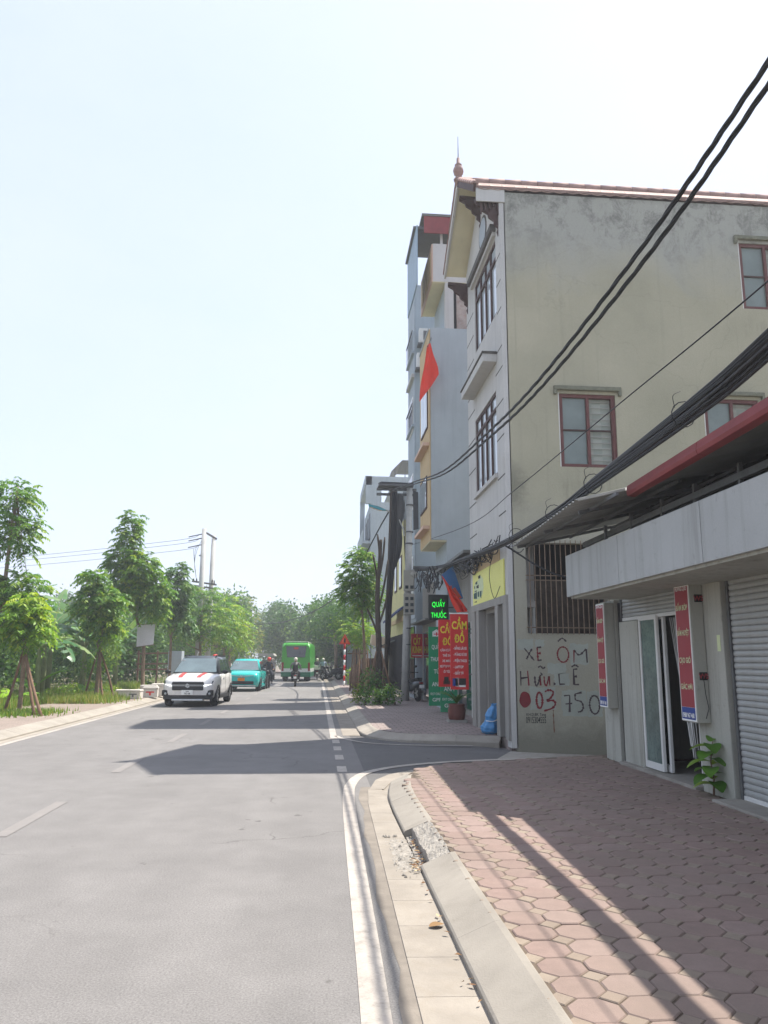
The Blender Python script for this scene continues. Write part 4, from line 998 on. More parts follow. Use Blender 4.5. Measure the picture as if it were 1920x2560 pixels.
lw_, P, Q = building('low_house', (4.0, 27.5, 0), 'low grey house in the gap behind the utility pole', 'house')
P('wall', 'greywall', 4.0, 9, 25.4, 29.8, 0, 4.3); P('shopfront', 'dark_glass', 3.96, 3.998, 25.8, 29.3, .3, 2.6); P('awning', 'corr', 3.5, 3.99, 25.5, 29.7, 2.9, 2.96)
# tall narrow blue-grey block
b4, P, Q = building('tall_narrow_block', (3.55, 30, 0), 'tall narrow blue-grey block with air conditioners and balcony rails high on its front')
P('wall', 'bluegrey2', 3.77, 9, 30, 32.3, 0, 17.2); P('front', 'whitewall', 3.73, 3.768, 30.05, 32.3, 3.2, 17.1)
P('shopfront', 'dark_glass', 3.72, 3.768, 30.3, 32.1, .3, 2.9)
for z in (4.2, 7.6, 10.9):
    for k in range(1):
        w = P('window', 'white', 3.70, 3.728, 30.4+k*2.6, 32.0+k*2.6, z, z+1.5); B('pane', 'dark_glass', w, 3.692, 3.699, 30.5+k*2.6, 31.9+k*2.6, z+.1, z+1.4)
for z in (11.1, 14.3):
    P('balcony_slab', 'whitewall', 3.62, 3.73, 30.1, 32.2, z-.1, z)
    for k in range(6): P('rail_bar', 'steel', 3.63, 3.65, 30.12+k*.38, 30.14+k*.38, z, z+.85)
    P('top_rail', 'steel', 3.62, 3.66, 30.1, 32.2, z+.85, z+.9)
P('ledge', 'facade', 3.60, 3.73, 30.02, 32, 13.1, 13.25)
for (y, z) in ((29.55, 14.45), (29.5, 13.35)):
    a = empty('air_conditioner', (4.02 if z > 14 else 3.92, y, z), label='white air conditioner outdoor unit hung on the tall narrow block, ' + ('upper of the two' if z > 14 else 'lower of the two'), cat='air conditioner', group='air conditioners on the narrow block')
    MB().box(-.15, .30, .0, .28, 0, .62).build('case', 'white', a, bevel=.02); MB().box(.02, .24, -.012, -.001, .1, .5).build('grille', 'steel', a); MB().box(-.2, .32, .02, .45, -.08, -.01).build('bracket', 'steel', a)
# plain house behind the pole with pale yellow front
b6, P, Q = building('pale_yellow_house', (3.9, 36.2, 0), 'pale yellow house front half hidden behind the cable-hung utility pole', 'house')
P('wall', 'paleyellow', 3.95, 9, 36.05, 44, 0, 8.2); P('band', 'ochre', 3.9, 3.95, 36.1, 44, 3.4, 3.6)
for k in range(3): w = P('window', 'darkbrown', 3.91, 3.948, 36.8+k*2.3, 37.9+k*2.3, 5.0, 6.6); B('pane', 'dark_glass', w, 3.902, 3.909, 36.9+k*2.3, 37.8+k*2.3, 5.1, 6.5)
P('flank_arch', 'greywall', 4.1, 4.6, 36.0, 36.048, 4.6, 6.4); P('shopfront', 'darkin', 3.93, 3.949, 36.3, 43.5, .2, 2.8)
mb = MB(); mb.prism([(3.25, 36.1, 3.5), (3.95, 36.1, 4.1), (3.95, 36.1, 4.0), (3.25, 36.1, 3.4)], (0, 3.2, 0)); Q('awning', 'awningnavy', mb)
mb = MB(); mb.prism([(3.05, 39.6, 2.25), (3.9, 39.6, 2.6), (3.9, 39.6, 2.55), (3.05, 39.6, 2.2)], (0, 4, 0)); Q('awning', 'corr', mb)
# far white block with an open roof frame
b5, P, Q = building('white_roof_frame_block', (3.2, 51, 0), 'far grey-white block with a square opening through its parapet wall')
hw = wall_y('w', 'whitewall', 3.34, 7.2, 0, 13.9, [(4.06, 4.68, 12.1, 13.0)], 51, 51.2); Q('flank_wall', 'whitewall', hw)
P('front_column', 'whitewall', 3.0, 3.35, 51, 51.3, 12.0, 13.9); P('front_beam', 'whitewall', 2.95, 3.4, 51, 57.5, 13.3, 13.92); P('front_wall', 'bluegrey2', 3.36, 3.6, 51.2, 58, 0, 12.2); P('front_column', 'whitewall', 2.95, 3.3, 57.3, 57.6, 9.0, 13.4)
for z in (3.4, 6.4, 9.3):
    P('balcony', 'whitewall', 2.8, 3.36, 51.2, 57.8, z, z+.18); P('balcony_wall', 'bluegrey', 2.8, 2.86, 51.2, 57.8, z+.18, z+.95)
    for k in range(3): w = P('window', 'darkbrown', 3.34, 3.358, 51.8+k*2, 53+k*2, z+.4, z+2.2); B('pane', 'dark_glass', w, 3.332, 3.339, 51.9+k*2, 52.9+k*2, z+.5, z+2.1)
P('roof_slab', 'whitewall', 4.6, 7.2, 51.3, 56, 12.9, 13.0); P('post', 'steel', 5.0, 5.05, 51.5, 51.55, 13.9, 14.7); P('post', 'steel', 5.7, 5.75, 51.5, 51.55, 13.9, 14.9)
mb = MB(); mb.prism([(4.75, 51.2, 14.35), (5.5, 51.2, 15.15), (7, 51.2, 15.15), (7, 51.2, 15.1), (5.5, 51.2, 15.1), (4.75, 51.2, 14.3)], (0, 4, 0)); Q('roof_sheet', 'corr', mb)
# low shops continuing along the bend
k = 0
for (y0, y1, h, wm, lab) in ((58.5, 64, 6.2, 'greywall', 'grey two storey shophouse beyond the far white block'), (64.2, 70, 4.6, 'paleyellow', 'small pale yellow shophouse where the road starts to bend'), (70.3, 78, 7.5, 'whitewall', 'white shophouse half hidden in the roadside trees')):
    bb, P, Q = building('shophouse', (3.6+bend(y0), y0, 0), lab, 'house'); dx = bend((y0+y1)/2)
    P('wall', wm, 3.7+dx, 9+dx, y0, y1, 0, h); P('shopfront', 'darkin', 3.66+dx, 3.698+dx, y0+.4, y1-.4, .2, 2.8); P('awning', 'corr', 2.6+dx, 3.69+dx, y0+.2, y1-.2, 2.95, 3.02)
    P('window', 'dark_glass', 3.66+dx, 3.698+dx, y0+1, y0+2.4, 3.6, 4.4)

# ---------------------------------------------------------------- street signs on the right
def hang_sign(name, x0, x1, y, z0, z1, m, label, cat='sign', t=.05):
    r = empty(name, ((x0+x1)/2, y, z0), label=label, cat=cat); w = x1-x0; h = z1-z0
    MB().box(-w/2, w/2, 0, t, 0, h).build('panel', m, r, bevel=.004)
    return r, w, h
def L(r, t, z, h, w, m, y=-.004, bold=.02, x=0): lettering(t, m, r, (x, y, z), (1, 0, 0), (0, 0, 1), height=h, width=w, bold=bold)
r, w, h = hang_sign('banner_sign', 3.14, 3.57, 18.42, .91, 2.68, 'red', 'red pawn shop banner sign with laptop picture fixed beside the corner house')
L(r, 'CẦM', h*.80, h*.105, w*.84, 'ink_yellow', bold=.03); L(r, 'ĐỒ', h*.62, h*.105, w*.56, 'ink_yellow', bold=.03)
for i, (t, ww) in enumerate((('- BẰNG LÁI XE', .74), ('- ĐĂNG KÍ XE', .74), ('- ĐIỆN THOẠI', .74), ('- LAPTOP', .55), ('- GIẤY TỜ', .55))): L(r, t, h*(.525-.082*i), h*.036, w*ww, 'ink_white', x=w*.03 if ww > .6 else -w*.06)
def picture(r, w, z, k):
    for (x0, x1, a, b, m) in k: MB().box(x0*w, x1*w, -.006, -.001, z+a, z+b).build('print', m, r)
picture(r, w, .06, ((-.40, -.1, .02, .20, 'navy'), (-.24, -.08, .01, .21, 'ink_white'), (-.05, .34, .04, .20, 'ink_black'), (-.05, .32, .0, .05, 'ink_white')))
MB().box(-w/2-.01, w/2+.01, -.012, .06, h, h+.03).build('top_rail', 'ink_white', r)
MB().bar((w/2, .03, h*.8), (w/2+.12, .03, h*.8), .03, .03).build('arm', 'steel', r); MB().bar((w/2, .03, h*.2), (w/2+.12, .03, h*.2), .03, .03).build('arm', 'steel', r)
r, w, h = hang_sign('banner_sign', 2.96, 3.40, 19.1, .95, 2.58, 'red', 'red pawn shop banner sign with motorbike picture, overlapped by the laptop one')
L(r, 'CẦM', h*.80, h*.105, w*.8, 'ink_yellow', bold=.03); L(r, 'ĐỒ', h*.62, h*.105, w*.56, 'ink_yellow', bold=.03)
for i, (t, ww) in enumerate((('CĂN CƯỚC', .7), ('THẺ SV', .45), ('XE MÁY', .5), ('XE ĐẠP ĐIỆN', .78), ('Ô TÔ', .35))): L(r, t, h*(.525-.08*i), h*.036, w*ww, 'ink_white', x=-w*.05)
picture(r, w, .06, ((-.2, .05, .02, .18, 'ink_black'), (-.25, .3, .0, .09, 'terracotta')))
MB().bar((w/2, .03, h*.8), (w/2+.7, .03, h*.8), .03, .03).build('arm', 'steel', r)
def green_banner(x0, x1, y, z0, z1, label):
    r, w, h = hang_sign('banner_sign', x0, x1, y, z0, z1, 'green', label)
    MB().prism([(-w*.26, -.005, h*.875), (w*.26, -.005, h*.875), (w*.26, -.005, h*.935), (0, -.005, h*.97), (-w*.26, -.005, h*.935)], (0, .004, 0)).build('house_mark', 'ink_white', r)
    MB().box(-.09*w*2, .09*w*2, -.009, -.0055, h*.90, h*.912).build('cross', 'red', r); MB().box(-.028*w, .028*w*1.4, -.0095, -.006, h*.885, h*.93).build('cross', 'red', r)
    for t, z, hh, ww in (('QUẦY', .715, .055, .62), ('THUỐC', .56, .055, .74), ('TÚ', .405, .055, .36), ('ANH', .245, .055, .6), ('ĐẠT CHUẨN', .135, .03, .8), ('GPP', .055, .045, .55)): L(r, t, h*z, h*hh, w*ww, 'ink_white', bold=.01)
    return r
g = green_banner(3.21, 3.67, 22.6, .30, 2.55, 'green pharmacy banner sign, full height, under the lit green sign')
g = green_banner(3.44, 3.92, 21.9, .17, 2.5, 'green pharmacy banner sign standing on the footway, its top hidden by red banners')
r, w, h = hang_sign('lit_sign', 3.17, 3.76, 22.3, 2.73, 3.47, 'signblack', 'black sign with glowing green letters reading QUAY THUOC', t=.1)
lettering('QUẦY', 'neon', r, (0, -.004, h*.52), (1, 0, 0), (0, 0, 1), height=.15, width=.38, bold=.0); lettering('THUỐC', 'neon', r, (0, -.004, h*.1), (1, 0, 0), (0, 0, 1), height=.15, width=.44, bold=.0)
for a in ((-w/2, -w/2+.012, 0, h), (w/2-.012, w/2, 0, h), (-w/2, w/2, 0, .012), (-w/2, w/2, h-.012, h)): MB().box(a[0], a[1], -.008, .1, a[2], a[3]).build('trim', 'steel', r)
MB().bar((w/2, .05, h*.5), (w/2+.15, .05, h*.5), .04, .04).build('arm', 'steel', r)
r, w, h = hang_sign('shop_sign', 3.52, 3.96, 29.5, 1.68, 2.58, 'red', 'red and yellow glass-cutting sign beyond the utility pole')
L(r, 'CẮT', h*.55, .26, w*.6, 'ink_yellow', bold=.02); L(r, 'KÍNH', h*.2, .26, w*.75, 'ink_yellow', bold=.02); MB().box(-w*.4, w*.4, -.006, -.001, .06, .09).build('rule', 'ink_white', r)
# tilted blue board and hanging flags above the pawn shop
tb = empty('tilted_board', (3.5, 20.3, 3.2), label='blue and orange signboard tilted over the red banners', cat='sign')
mb = MB(); mb.prism([(-.27, 0, .62), (.05, 0, .88), (.32, 0, 0), (.05, 0, .0)], (0, .05, 0)); mb.build('board', 'boardblue', tb)
mb = MB(); mb.add([(-.2, -.004, .55), (-.05, -.004, .3), (.0, -.004, .36), (.02, -.004, .25), (.1, -.004, .3), (.28, -.004, .02), (.06, -.004, .02)], [tuple(range(7))]); mb.build('orange_print', 'boardorange', tb)
def flag(name, pts, folds, label, staff):
    r = empty(name, pts[0], label=label, cat='flag'); a = Vector(pts[0])
    n, m = 10, 12; V = []; F = []
    tl, tr, br, bl = [Vector(p)-a for p in pts]
    for j in range(m+1):
        for i in range(n+1):
            u, v = i/n, j/m; p = tl.lerp(tr, u).lerp(bl.lerp(br, u), v); p.y += folds*math.sin(u*9+v*2)*(.3+v); p.x += .03*math.sin(v*7+u*3)*v; V.append(p)
    for j in range(m):
        for i in range(n): q = j*(n+1)+i; F.append((q, q+1, q+n+2, q+n+1))
    MB().add(V, F, True).build('cloth', 'flag', r); s0, s1 = Vector(staff[0])-a, Vector(staff[1])-a
    MB().tube([s0, s1], .014, 6).build('staff', 'steel', r); return r
flag('flag', [(3.20, 22.55, 11.3), (3.30, 22.5, 11.36), (3.58, 22.62, 10.35), (2.92, 22.4, 9.4)], .05, 'red flag hanging high on the ochre front', ((3.4, 23.0, 11.75), (3.2, 22.45, 11.2)))
flag('flag', [(3.17, 19.9, 3.78), (3.24, 19.9, 3.70), (3.88, 20.0, 2.84), (3.58, 20.0, 2.82)], .04, 'red flag drooping in front of the tilted blue board', ((3.1, 19.9, 3.85), (3.9, 20.2, 2.9)))

# ---------------------------------------------------------------- utility pole with cables
up = empty('utility_pole', (3.22, 28.9, WZ), label='round concrete utility pole carrying meter boxes and a street lamp', cat='pole')
MB().tube([(0, 0, -.1), (.06, 0, 2.6), (.13, 0, 5), (.17, 0, 8.0)], [.155, .145, .13, .11], 14).build('shaft', 'pole', up)
for z in (2.0, 2.6, 5.8, 6.25, 7.3): MB().lathe([(.15, 0), (.158, .02), (.15, .05)], 14, (.04+.022*z*.9, 0, z)).build('strap', 'steel', up)
def mbox(z0, z1, cols, rows):
    b = MB().box(-.08, .32, -.30, -.14, z0, z1).build('meter_box', 'meter', up, bevel=.01)
    for i in range(cols):
        for j in range(rows):
            x = -.03+i*.19; z = z0+.08+j*(z1-z0-.1)/rows; B('meter_window', 'dark_glass', b, x, x+.12, -.306, -.301, z, z+.12)
mbox(4.0, 4.78, 2, 1); mbox(3.12, 3.9, 2, 3)
for z in (7.75, 7.95): MB().bar((-1.1, .1, z), (.45, .1, z), .09, .09).build('crossarm', 'steel', up)
MB().box(-1.05, .3, -.25, .5, 8.02, 8.10).build('platform', 'steel', up)
MB().bar((-1.0, -.1, 8.15), (.3, .3, 8.22), .3, .05).build('loose_plate', 'cable2', up)
lp_ = smoothpath([(-.05, -.1, 6.1), (-.12, -.1, 6.45), (-.35, -.1, 6.85), (-.75, -.1, 7.1)], 6); MB().tube(lp_, .03, 8).build('lamp_arm', 'pole', up)
hd = MB().prism([(-.72, -.16, 7.08), (-1.05, -.18, 7.22), (-1.42, -.16, 7.30), (-1.40, -.16, 7.22), (-1.0, -.16, 7.08)], (0, .16, 0)).build('lamp_head', 'lampteal', up)
MB().prism([(-.85, -.14, 7.10), (-1.36, -.14, 7.22), (-1.3, -.14, 7.17), (-.95, -.14, 7.06)], (0, .12, 0)).build('lamp_lens', 'awningcream', hd)
for k in range(7):
    x = -.05+.05*k; MB().tube(smoothpath([(x, .16, 7.9), (x+.02*rnd.uniform(-1, 1), .17, 6.4), (x*.6+.05, .17, 5.2), (x*.5+.1, .16, 4.5)], 4), .014, 5).build('riser_cable', 'cable', up)
MB().ball((.30, -.25, 4.62), (.16, .1, .15), 10, 6).build('splice_bundle', 'bars', up)
# black cable drop: second slim pole wrapped in hanging cables and torn sheathing
cd = empty('cable_drop', (2.52, 28.7, WZ), label='dark mast wrapped in hanging black cables and torn sheathing next to the concrete pole', cat='cable mast')
MB().tube([(-.05, 0, -.1), (.02, 0, 3), (.16, 0, 7.9)], [.09, .08, .06], 10).build('mast', 'darktrunk', cd)
for k in range(26):
    a = rnd.uniform(0, 6.28); q = rnd.uniform(.03, .13); x0, y0 = q*math.cos(a), q*math.sin(a)*.7; w = rnd.uniform(-.05, .08)
    MB().tube(smoothpath([(x0+.02, y0-.05, rnd.uniform(1.6, 2.4)), (x0+.04+w*.5, y0-.08, 3.8), (x0+.15+w, y0-.1, 5.8), (x0*.6+.22+w, y0, 7.85)], 4), rnd.uniform(.014, .03), 5).build('cable', 'cable', cd)
n, m = 10, 22; V = []; F = []
for j in range(m+1):
    for i in range(n+1):
        u, v = i/n, j/m; z = 7.7-v*3.6; wd = (.50 if v < .45 else .50-.42*(v-.45)/.55); xx = .08+.04*(1-v)+wd*u+.05*math.sin(v*13)*u
        V.append((xx, .06+.05*math.sin(u*8+v*3), z+.05*math.sin(u*11)))
for j in range(m):
    for i in range(n): q = j*(n+1)+i; F.append((q, q+1, q+n+2, q+n+1))
MB().add(V, F, True).build('torn_sheathing', 'cable2', cd)
V2 = [(1.0, .2, 7.9), (1.2, .2, 7.85), (1.22, .2, 6.4), (1.02, .2, 6.35)]; MB().prism([(a+.0, b, c) for a, b, c in V2], (0, .03, 0)).build('torn_sheathing', 'cable2', cd)
# overhead lines
def line(name, pts, r, label, m='cable', n=10, seg=6, **kw):
    return MB().tube(smoothpath(pts, n), r, seg).build(name, m, label=label, cat='cable', **kw)
TW = [(2.68, 28.9, 7.97), (2.82, 23.0, 6.95), (2.95, 17.9, 6.06), (2.85, 12.8, 5.43), (2.68, 9.06, 4.98), (2.66, 5.85, 4.96), (2.8, 4.1, 5.3), (3.1, 2, 6.0), (3.8, -2, 7.4)]
for k, off in enumerate(((-.029, 0, .026), (.033, 0, -.028))):
    P0 = smoothpath([Vector(p)+Vector(off) for p in TW], 26); mb = MB()
    for s in range(3):
        pts = []
        for i, p in enumerate(P0):
            a = i*.55+s*2.094; pts.append(p+Vector((math.cos(a)*.011, 0, math.sin(a)*.011)))
        mb.tube(pts, .0115, 6)
    mb.build('twisted_cable', 'cable', label='thick black twisted overhead power cable, ' + ('upper' if k == 0 else 'lower') + ' of the pair crossing the olive wall', cat='cable')
line('wire', [(3.45, 28.9, 5.9), (3.30, 17, 4.59), (3.22, 12.4, 4.39), (3.19, 7.7, 4.32), (3.16, 4.87, 4.27), (3.1, 0, 4.3)], .007, 'single thin black wire strung below the twisted power cables')
bd = empty('cable_bundle', (3.6, 28.8, 5.0), label='thick sagging bundle of many black telecom cables above the shop awning', cat='cable bundle')
BP = [(3.60, 28.8, 5.0), (3.52, 23, 4.35), (3.44, 18.3, 3.99), (3.30, 13.45, 3.68), (3.27, 10.36, 3.63), (3.31, 8.84, 3.72), (3.36, 6.5, 3.86), (3.39, 5.35, 3.98), (3.45, 3, 4.35), (3.55, -2, 5.1)]
for k in range(40):
    a = rnd.uniform(0, 6.28); q = rnd.random()**.55; pts = []
    for i, p in enumerate(BP):
        spread = (.10, .055, .04, .037, .045, .057, .066, .07, .07, .07)[i]*q; aa = a+.35*i
        sag = -rnd.random()*.05*(k % 5 == 0) * (0 if i in (0, 9) else 1)
        pts.append((p[0]-(BP[0][0])+math.cos(aa)*spread, p[1]-28.8, p[2]-5.0+math.sin(aa)*spread*1.15+sag))
    MB().tube(smoothpath(pts, 5), rnd.uniform(.009, .02), 5).build('strand', 'cable' if k % 4 else 'cable2', bd)
for i, y in enumerate((6.6, 8.9, 10.4, 12.6)):
    z = np.interp(y, [5.4, 6.5, 8.84, 10.36, 13.45], [4.0, 3.86, 3.72, 3.63, 3.68]); x = np.interp(y, [5.4, 6.5, 8.84, 10.36, 13.45], [3.44, 3.36, 3.31, 3.27, 3.30])
    ring = [(x-3.6+.12*math.cos(a), y-28.8+.01*a, z-5+.12*math.sin(a)) for a in np.linspace(0, 6.5, 14)]; MB().tube(ring, .006, 5).build('tie', 'cable', bd)
    MB().tube(smoothpath([(x-3.6-.1, y-28.8, z-5+.05), (x-3.6-.13, y-28.8-.04, z-5+.15), (x-3.6-.05, y-28.8-.03, z-5+.2)], 4), .0035, 4).build('loose_end', 'cable', bd)
tg = empty('cable_tangle', (3.5, 16.6, 3.75), label='tangle of loose black cables looping over the yellow sign panel', cat='cables')
for k in range(26):
    y0 = rnd.uniform(-2.1, .9); ln = rnd.uniform(.8, 2.6); P = []
    for i in range(6): t = i/5; P.append((rnd.uniform(-.14, .04), y0+ln*t, .12-.05*y0*.4-.32*math.sin(math.pi*t)*rnd.uniform(.2, 1)+rnd.uniform(-.08, .08)))
    MB().tube(smoothpath(P, 5), rnd.uniform(.006, .013), 5).build('loop', 'cable' if k % 3 else 'cable2', tg)
MB().tube(smoothpath([(-.02, -1.3, 0), (-.06, -1.2, -.5), (-.05, -1.55, -.95), (-.02, -1.95, -.75)], 6), .007, 5).build('loop', 'cable', tg)
tg2 = empty('cable_tangle', (3.5, 25.5, 4.2), label='untidy knot of cables hanging between the utility pole and the lit green sign', cat='cables')
for k in range(22):
    P = []; y0 = rnd.uniform(-4.0, 1.8); x0 = rnd.uniform(-.1, .35)
    for i in range(6): t = i/5; P.append((x0+rnd.uniform(-.12, .12), y0+1.3*t, .42+.10*y0-rnd.uniform(.1, .8)*math.sin(math.pi*t)+rnd.uniform(-.06, .06)))
    MB().tube(smoothpath(P, 4), rnd.uniform(.008, .02), 5).build('loop', 'cable' if k % 3 else 'cable2', tg2)
line('cable', [(2.6, 28.9, 7.2), (1.0, 45, 5.2), (-3, 66, 4.7), (-9, 84, 5.2)], .03, 'black cable swooping over the road from the utility pole into the far trees')
for k in range(3):
    line('wire', [(4.0-.05*k, HY-.1, 4.1-.2*k), (3.75, 14.2, 3.9-.15*k), (3.4, 13.6, 3.62)], .008, 'short drop wire from the cable bundle to the olive wall corner', group='drop wires at the wall corner')
line('wire', [(3.3, 13.4, 3.6), (4.1, 13.0, 3.05), (5.0, 12.2, 2.86), (5.6, 11.8, 2.95)], .018, 'loose cable sagging from the bundle past the barred opening')

# small street things
bag = empty('rubbish_bag', (3.50, 15.84, WZ), label='knotted blue plastic rubbish bag slumped by the corner house', cat='bag')
def lumpy(c, r, seed, nu=18, nv=12, amp=.10):
    rr = np.random.default_rng(seed); ph = rr.uniform(0, 6.28, 6); V = []; F = []
    for j in range(nv+1):
        th = math.pi*j/nv
        for i in range(nu):
            a = 2*math.pi*i/nu; k = 1+amp*(math.sin(3*a+ph[0]+2*th)+.7*math.sin(5*a+ph[1]-3*th)+.6*math.sin(7*th+ph[2]))
            V.append((c[0]+r[0]*k*math.sin(th)*math.cos(a), c[1]+r[1]*k*math.sin(th)*math.sin(a), c[2]-r[2]*k*math.cos(th)))
    for j in range(nv):
        for i in range(nu): F.append((j*nu+i, j*nu+(i+1) % nu, (j+1)*nu+(i+1) % nu, (j+1)*nu+i))
    return MB().add(V, F, True)
rb = np.random.default_rng(9); V = []; F = []; nu, nv = 40, 30; ph = rb.uniform(0, 6.28, 12)
for j in range(nv+1):
    t_ = j/nv; rad = np.interp(t_, [0, .08, .25, .42, .5, .62, .8, .92, 1], [.10, .20, .225, .17, .155, .18, .13, .05, .07]); cx = .10*t_**1.5; z_ = .68*t_
    for i in range(nu):
        a_ = 2*math.pi*i/nu; k_ = 1+.10*math.sin(3*a_+ph[0]+5*t_)+.07*math.sin(7*a_+ph[1]-9*t_)+.05*math.sin(13*a_+ph[2]+14*t_)+.05*math.sin(11*t_*6+ph[3]+2*a_)
        V.append((cx+rad*k_*math.cos(a_), rad*k_*.85*math.sin(a_), max(0, z_+.012*math.sin(5*a_+ph[4]))))
for j in range(nv):
    for i in range(nu): F.append((j*nu+i, j*nu+(i+1) % nu, (j+1)*nu+(i+1) % nu, (j+1)*nu+i))
V = [(a_*.85, b_*.85, c_*.88) for a_, b_, c_ in V]; MB().add(V, F, True).build('bag_body', 'bluebag', bag)
MB().tube(smoothpath([(-.12, -.12, .27), (.02, -.15, .26), (.15, -.12, .31)], 5), .008, 5).build('tie_string', 'ink_white', bag)
pt = empty('potted_plant', (3.36, 18.9, WZ), label='leafy plant in a dark glazed pot under the red banner', cat='potted plant')
MB().lathe([(.15, 0), (.2, .1), (.22, .28), (.19, .38), (.21, .42), (.20, .43), (.17, .40)], 14).build('pot', 'terracotta', pt); MB().box(-.22, .22, -.2, .2, -.0, .06).build('plinth', 'greywall', pt)
for k in range(16): a = k*2.4; big_leaf((0, 0, .42), (math.cos(a)*.6, math.sin(a)*.6, 1), .45+.2*rnd.random(), .06, 1.2, 'leaf_dark', pt)
# leaf litter and rubbish in the broken kerb
lt = [(.872+rnd.gauss(0, .012), rnd.uniform(6.3, 7.35)) for _ in range(34)]+[(.80+rnd.gauss(0, .03), rnd.uniform(6.15, 6.5)) for _ in range(30)]+[(.80-abs(rnd.gauss(0, .02)), rnd.uniform(3.2, 6.2)) for _ in range(12)]
V = []; F = []; rv = []
for (x, y) in lt:
    a = rnd.uniform(0, 6.28); L_ = rnd.uniform(.012, .032); w = L_*.45; z = .017+.012*rnd.random()+(0 if x < .83 else -.012); b = len(V)
    c, s = math.cos(a), math.sin(a); V += [(x-c*L_, y-s*L_, z), (x-s*w, y+c*w, z+rnd.uniform(0, .012)), (x+c*L_, y+s*L_, z+.004), (x+s*w, y-c*w, z+rnd.uniform(0, .01))]; F.append((b, b+1, b+2, b+3)); rv.append(rnd.random())
MT['litter'] = leafmat('leaf_litter', '5e3a2a', '8f7350', 'b3a383', .05, .95)
props(link('leaf_litter', np_mesh('leaf_litter', np.array(V), np.array(F), 'litter', np.array(rv))), kind='stuff', label='dry leaves and scraps gathered in the gutter by the broken kerb', cat='litter')
df = big_leaf((.70, 4.95, .016), (.9, .35, .05), .10, .07, .05, 'litter', None, 'fallen_leaf', 5, .3); props(df, 'large curled dry leaf lying in the gutter', 'leaf')
V = []; F = []; b = 0
for _ in range(34):
    x = rnd.uniform(.62, .86); y = rnd.uniform(6.0, 7.5); s = rnd.uniform(.004, .016); z = .012
    V += [(x-s, y-s, z), (x+s, y-s*.7, z), (x+s*.8, y+s, z), (x-s, y+s*.8, z), (x, y, z+s*1.2)]; F += [(b, b+1, b+4), (b+1, b+2, b+4), (b+2, b+3, b+4), (b+3, b, b+4)]; b += 5
o = MB().add(V, F).build('rubble', 'rubble', kind='stuff'); props(o, 'crumbs of broken concrete beside the damaged kerb', 'rubble')

# ---------------------------------------------------------------- vegetation
def pinnate(points, dirs, L, nl, ll, lw, rg, droop=1.0):
    """many feathered leaves at once: rachis from each point along dirs, drooping, with nl pairs of leaflets"""
    n = len(points); L = L*rg.uniform(.75, 1.25, n)
    d = dirs/np.linalg.norm(dirs, axis=1, keepdims=True); up = np.array([0, 0, 1.])
    side = np.cross(d, up); side /= np.linalg.norm(side, axis=1, keepdims=True)+1e-9
    Vs = []; R_ = []
    tint = rg.random(n)
    for k in range(nl):
        t = (k+.8)/nl
        base = points+d*(L*t)[:, None]-up*(droop*.55*L*t*t)[:, None]
        for s in (-1, 1):
            ld = side*s*.85+d*.45-up*(.45+.5*rg.random((n, 1)))*droop*.8+rg.normal(0, .12, (n, 3)); ld /= np.linalg.norm(ld, axis=1, keepdims=True)
            lm = ll*(1-.35*abs(t-.5))*rg.uniform(.8, 1.2, (n, 1)); wv = np.cross(ld, up+rg.normal(0, .35, (n, 3))); wv /= np.linalg.norm(wv, axis=1, keepdims=True)+1e-9
            w = lw*rg.uniform(.8, 1.2, (n, 1))
            a = base; b = base+ld*lm*.45+wv*w*.5; c = base+ld*lm-up*lm*.12; e = base+ld*lm*.45-wv*w*.5
            Vs.append(np.stack([a, b, c, e], 1)); R_.append(np.clip(tint*.75+rg.random(n)*.25, 0, 1))
    V = np.concatenate(Vs).reshape(-1, 3); rv = np.concatenate(R_); F = np.arange(len(V)).reshape(-1, 4)
    return V, F, rv
def blob_points(blobs, n, rg):
    vol = np.array([b[3]*b[4]*b[5] for b in blobs]); idx = rg.choice(len(blobs), n, p=vol**.75/(vol**.75).sum()); Bn = np.array(blobs)[idx]
    u = rg.normal(size=(n, 3)); u /= np.linalg.norm(u, axis=1, keepdims=True); r = rg.random(n)**.45
    return Bn[:, :3]+u*r[:, None]*Bn[:, 3:6], u
def tree(name, loc, label, trunk, blobs, mats, n=300, L=.42, nl=6, ll=.17, lw=.055, seed=1, group=None, bark='trunk', branches=7, droop=1., crown_parts=None):
    rg = np.random.default_rng(seed); r = empty(name, loc, label=label, cat='tree', group=group)
    pts, rad = trunk; MB().tube(smoothpath(pts, 5), list(np.interp(np.linspace(0, 1, (len(pts)-1)*5+1), np.linspace(0, 1, len(rad)), rad)), 9).build('trunk', bark, r)
    top = Vector(pts[-1]); mid = Vector(pts[-2]) if len(pts) > 2 else Vector(pts[0]).lerp(top, .6)
    mb = MB()
    for k in range(branches):
        b = blobs[k % len(blobs)]; e = Vector(b[:3])+Vector(rg.normal(0, .45, 3))*min(b[3:6]); s = mid.lerp(top, rg.uniform(.2, 1)); m = s.lerp(e, .5)+Vector((0, 0, -.05))
        rr = rad[-1]*.7; mb.tube(smoothpath([s, m, e], 4), [rr*(1-.09*i) for i in range(9)], 5)
    mb.build('limbs', bark, r)
    P, u = blob_points(blobs, n, rg); d = u*np.array([1, 1, .45])+np.array([0, 0, .25])+rg.normal(0, .25, (n, 3))
    V, F, rv = pinnate(P, d, L, nl, ll, lw, rg, droop)
    link('crown', np_mesh('crown', V, F, mats, rv), r); return r
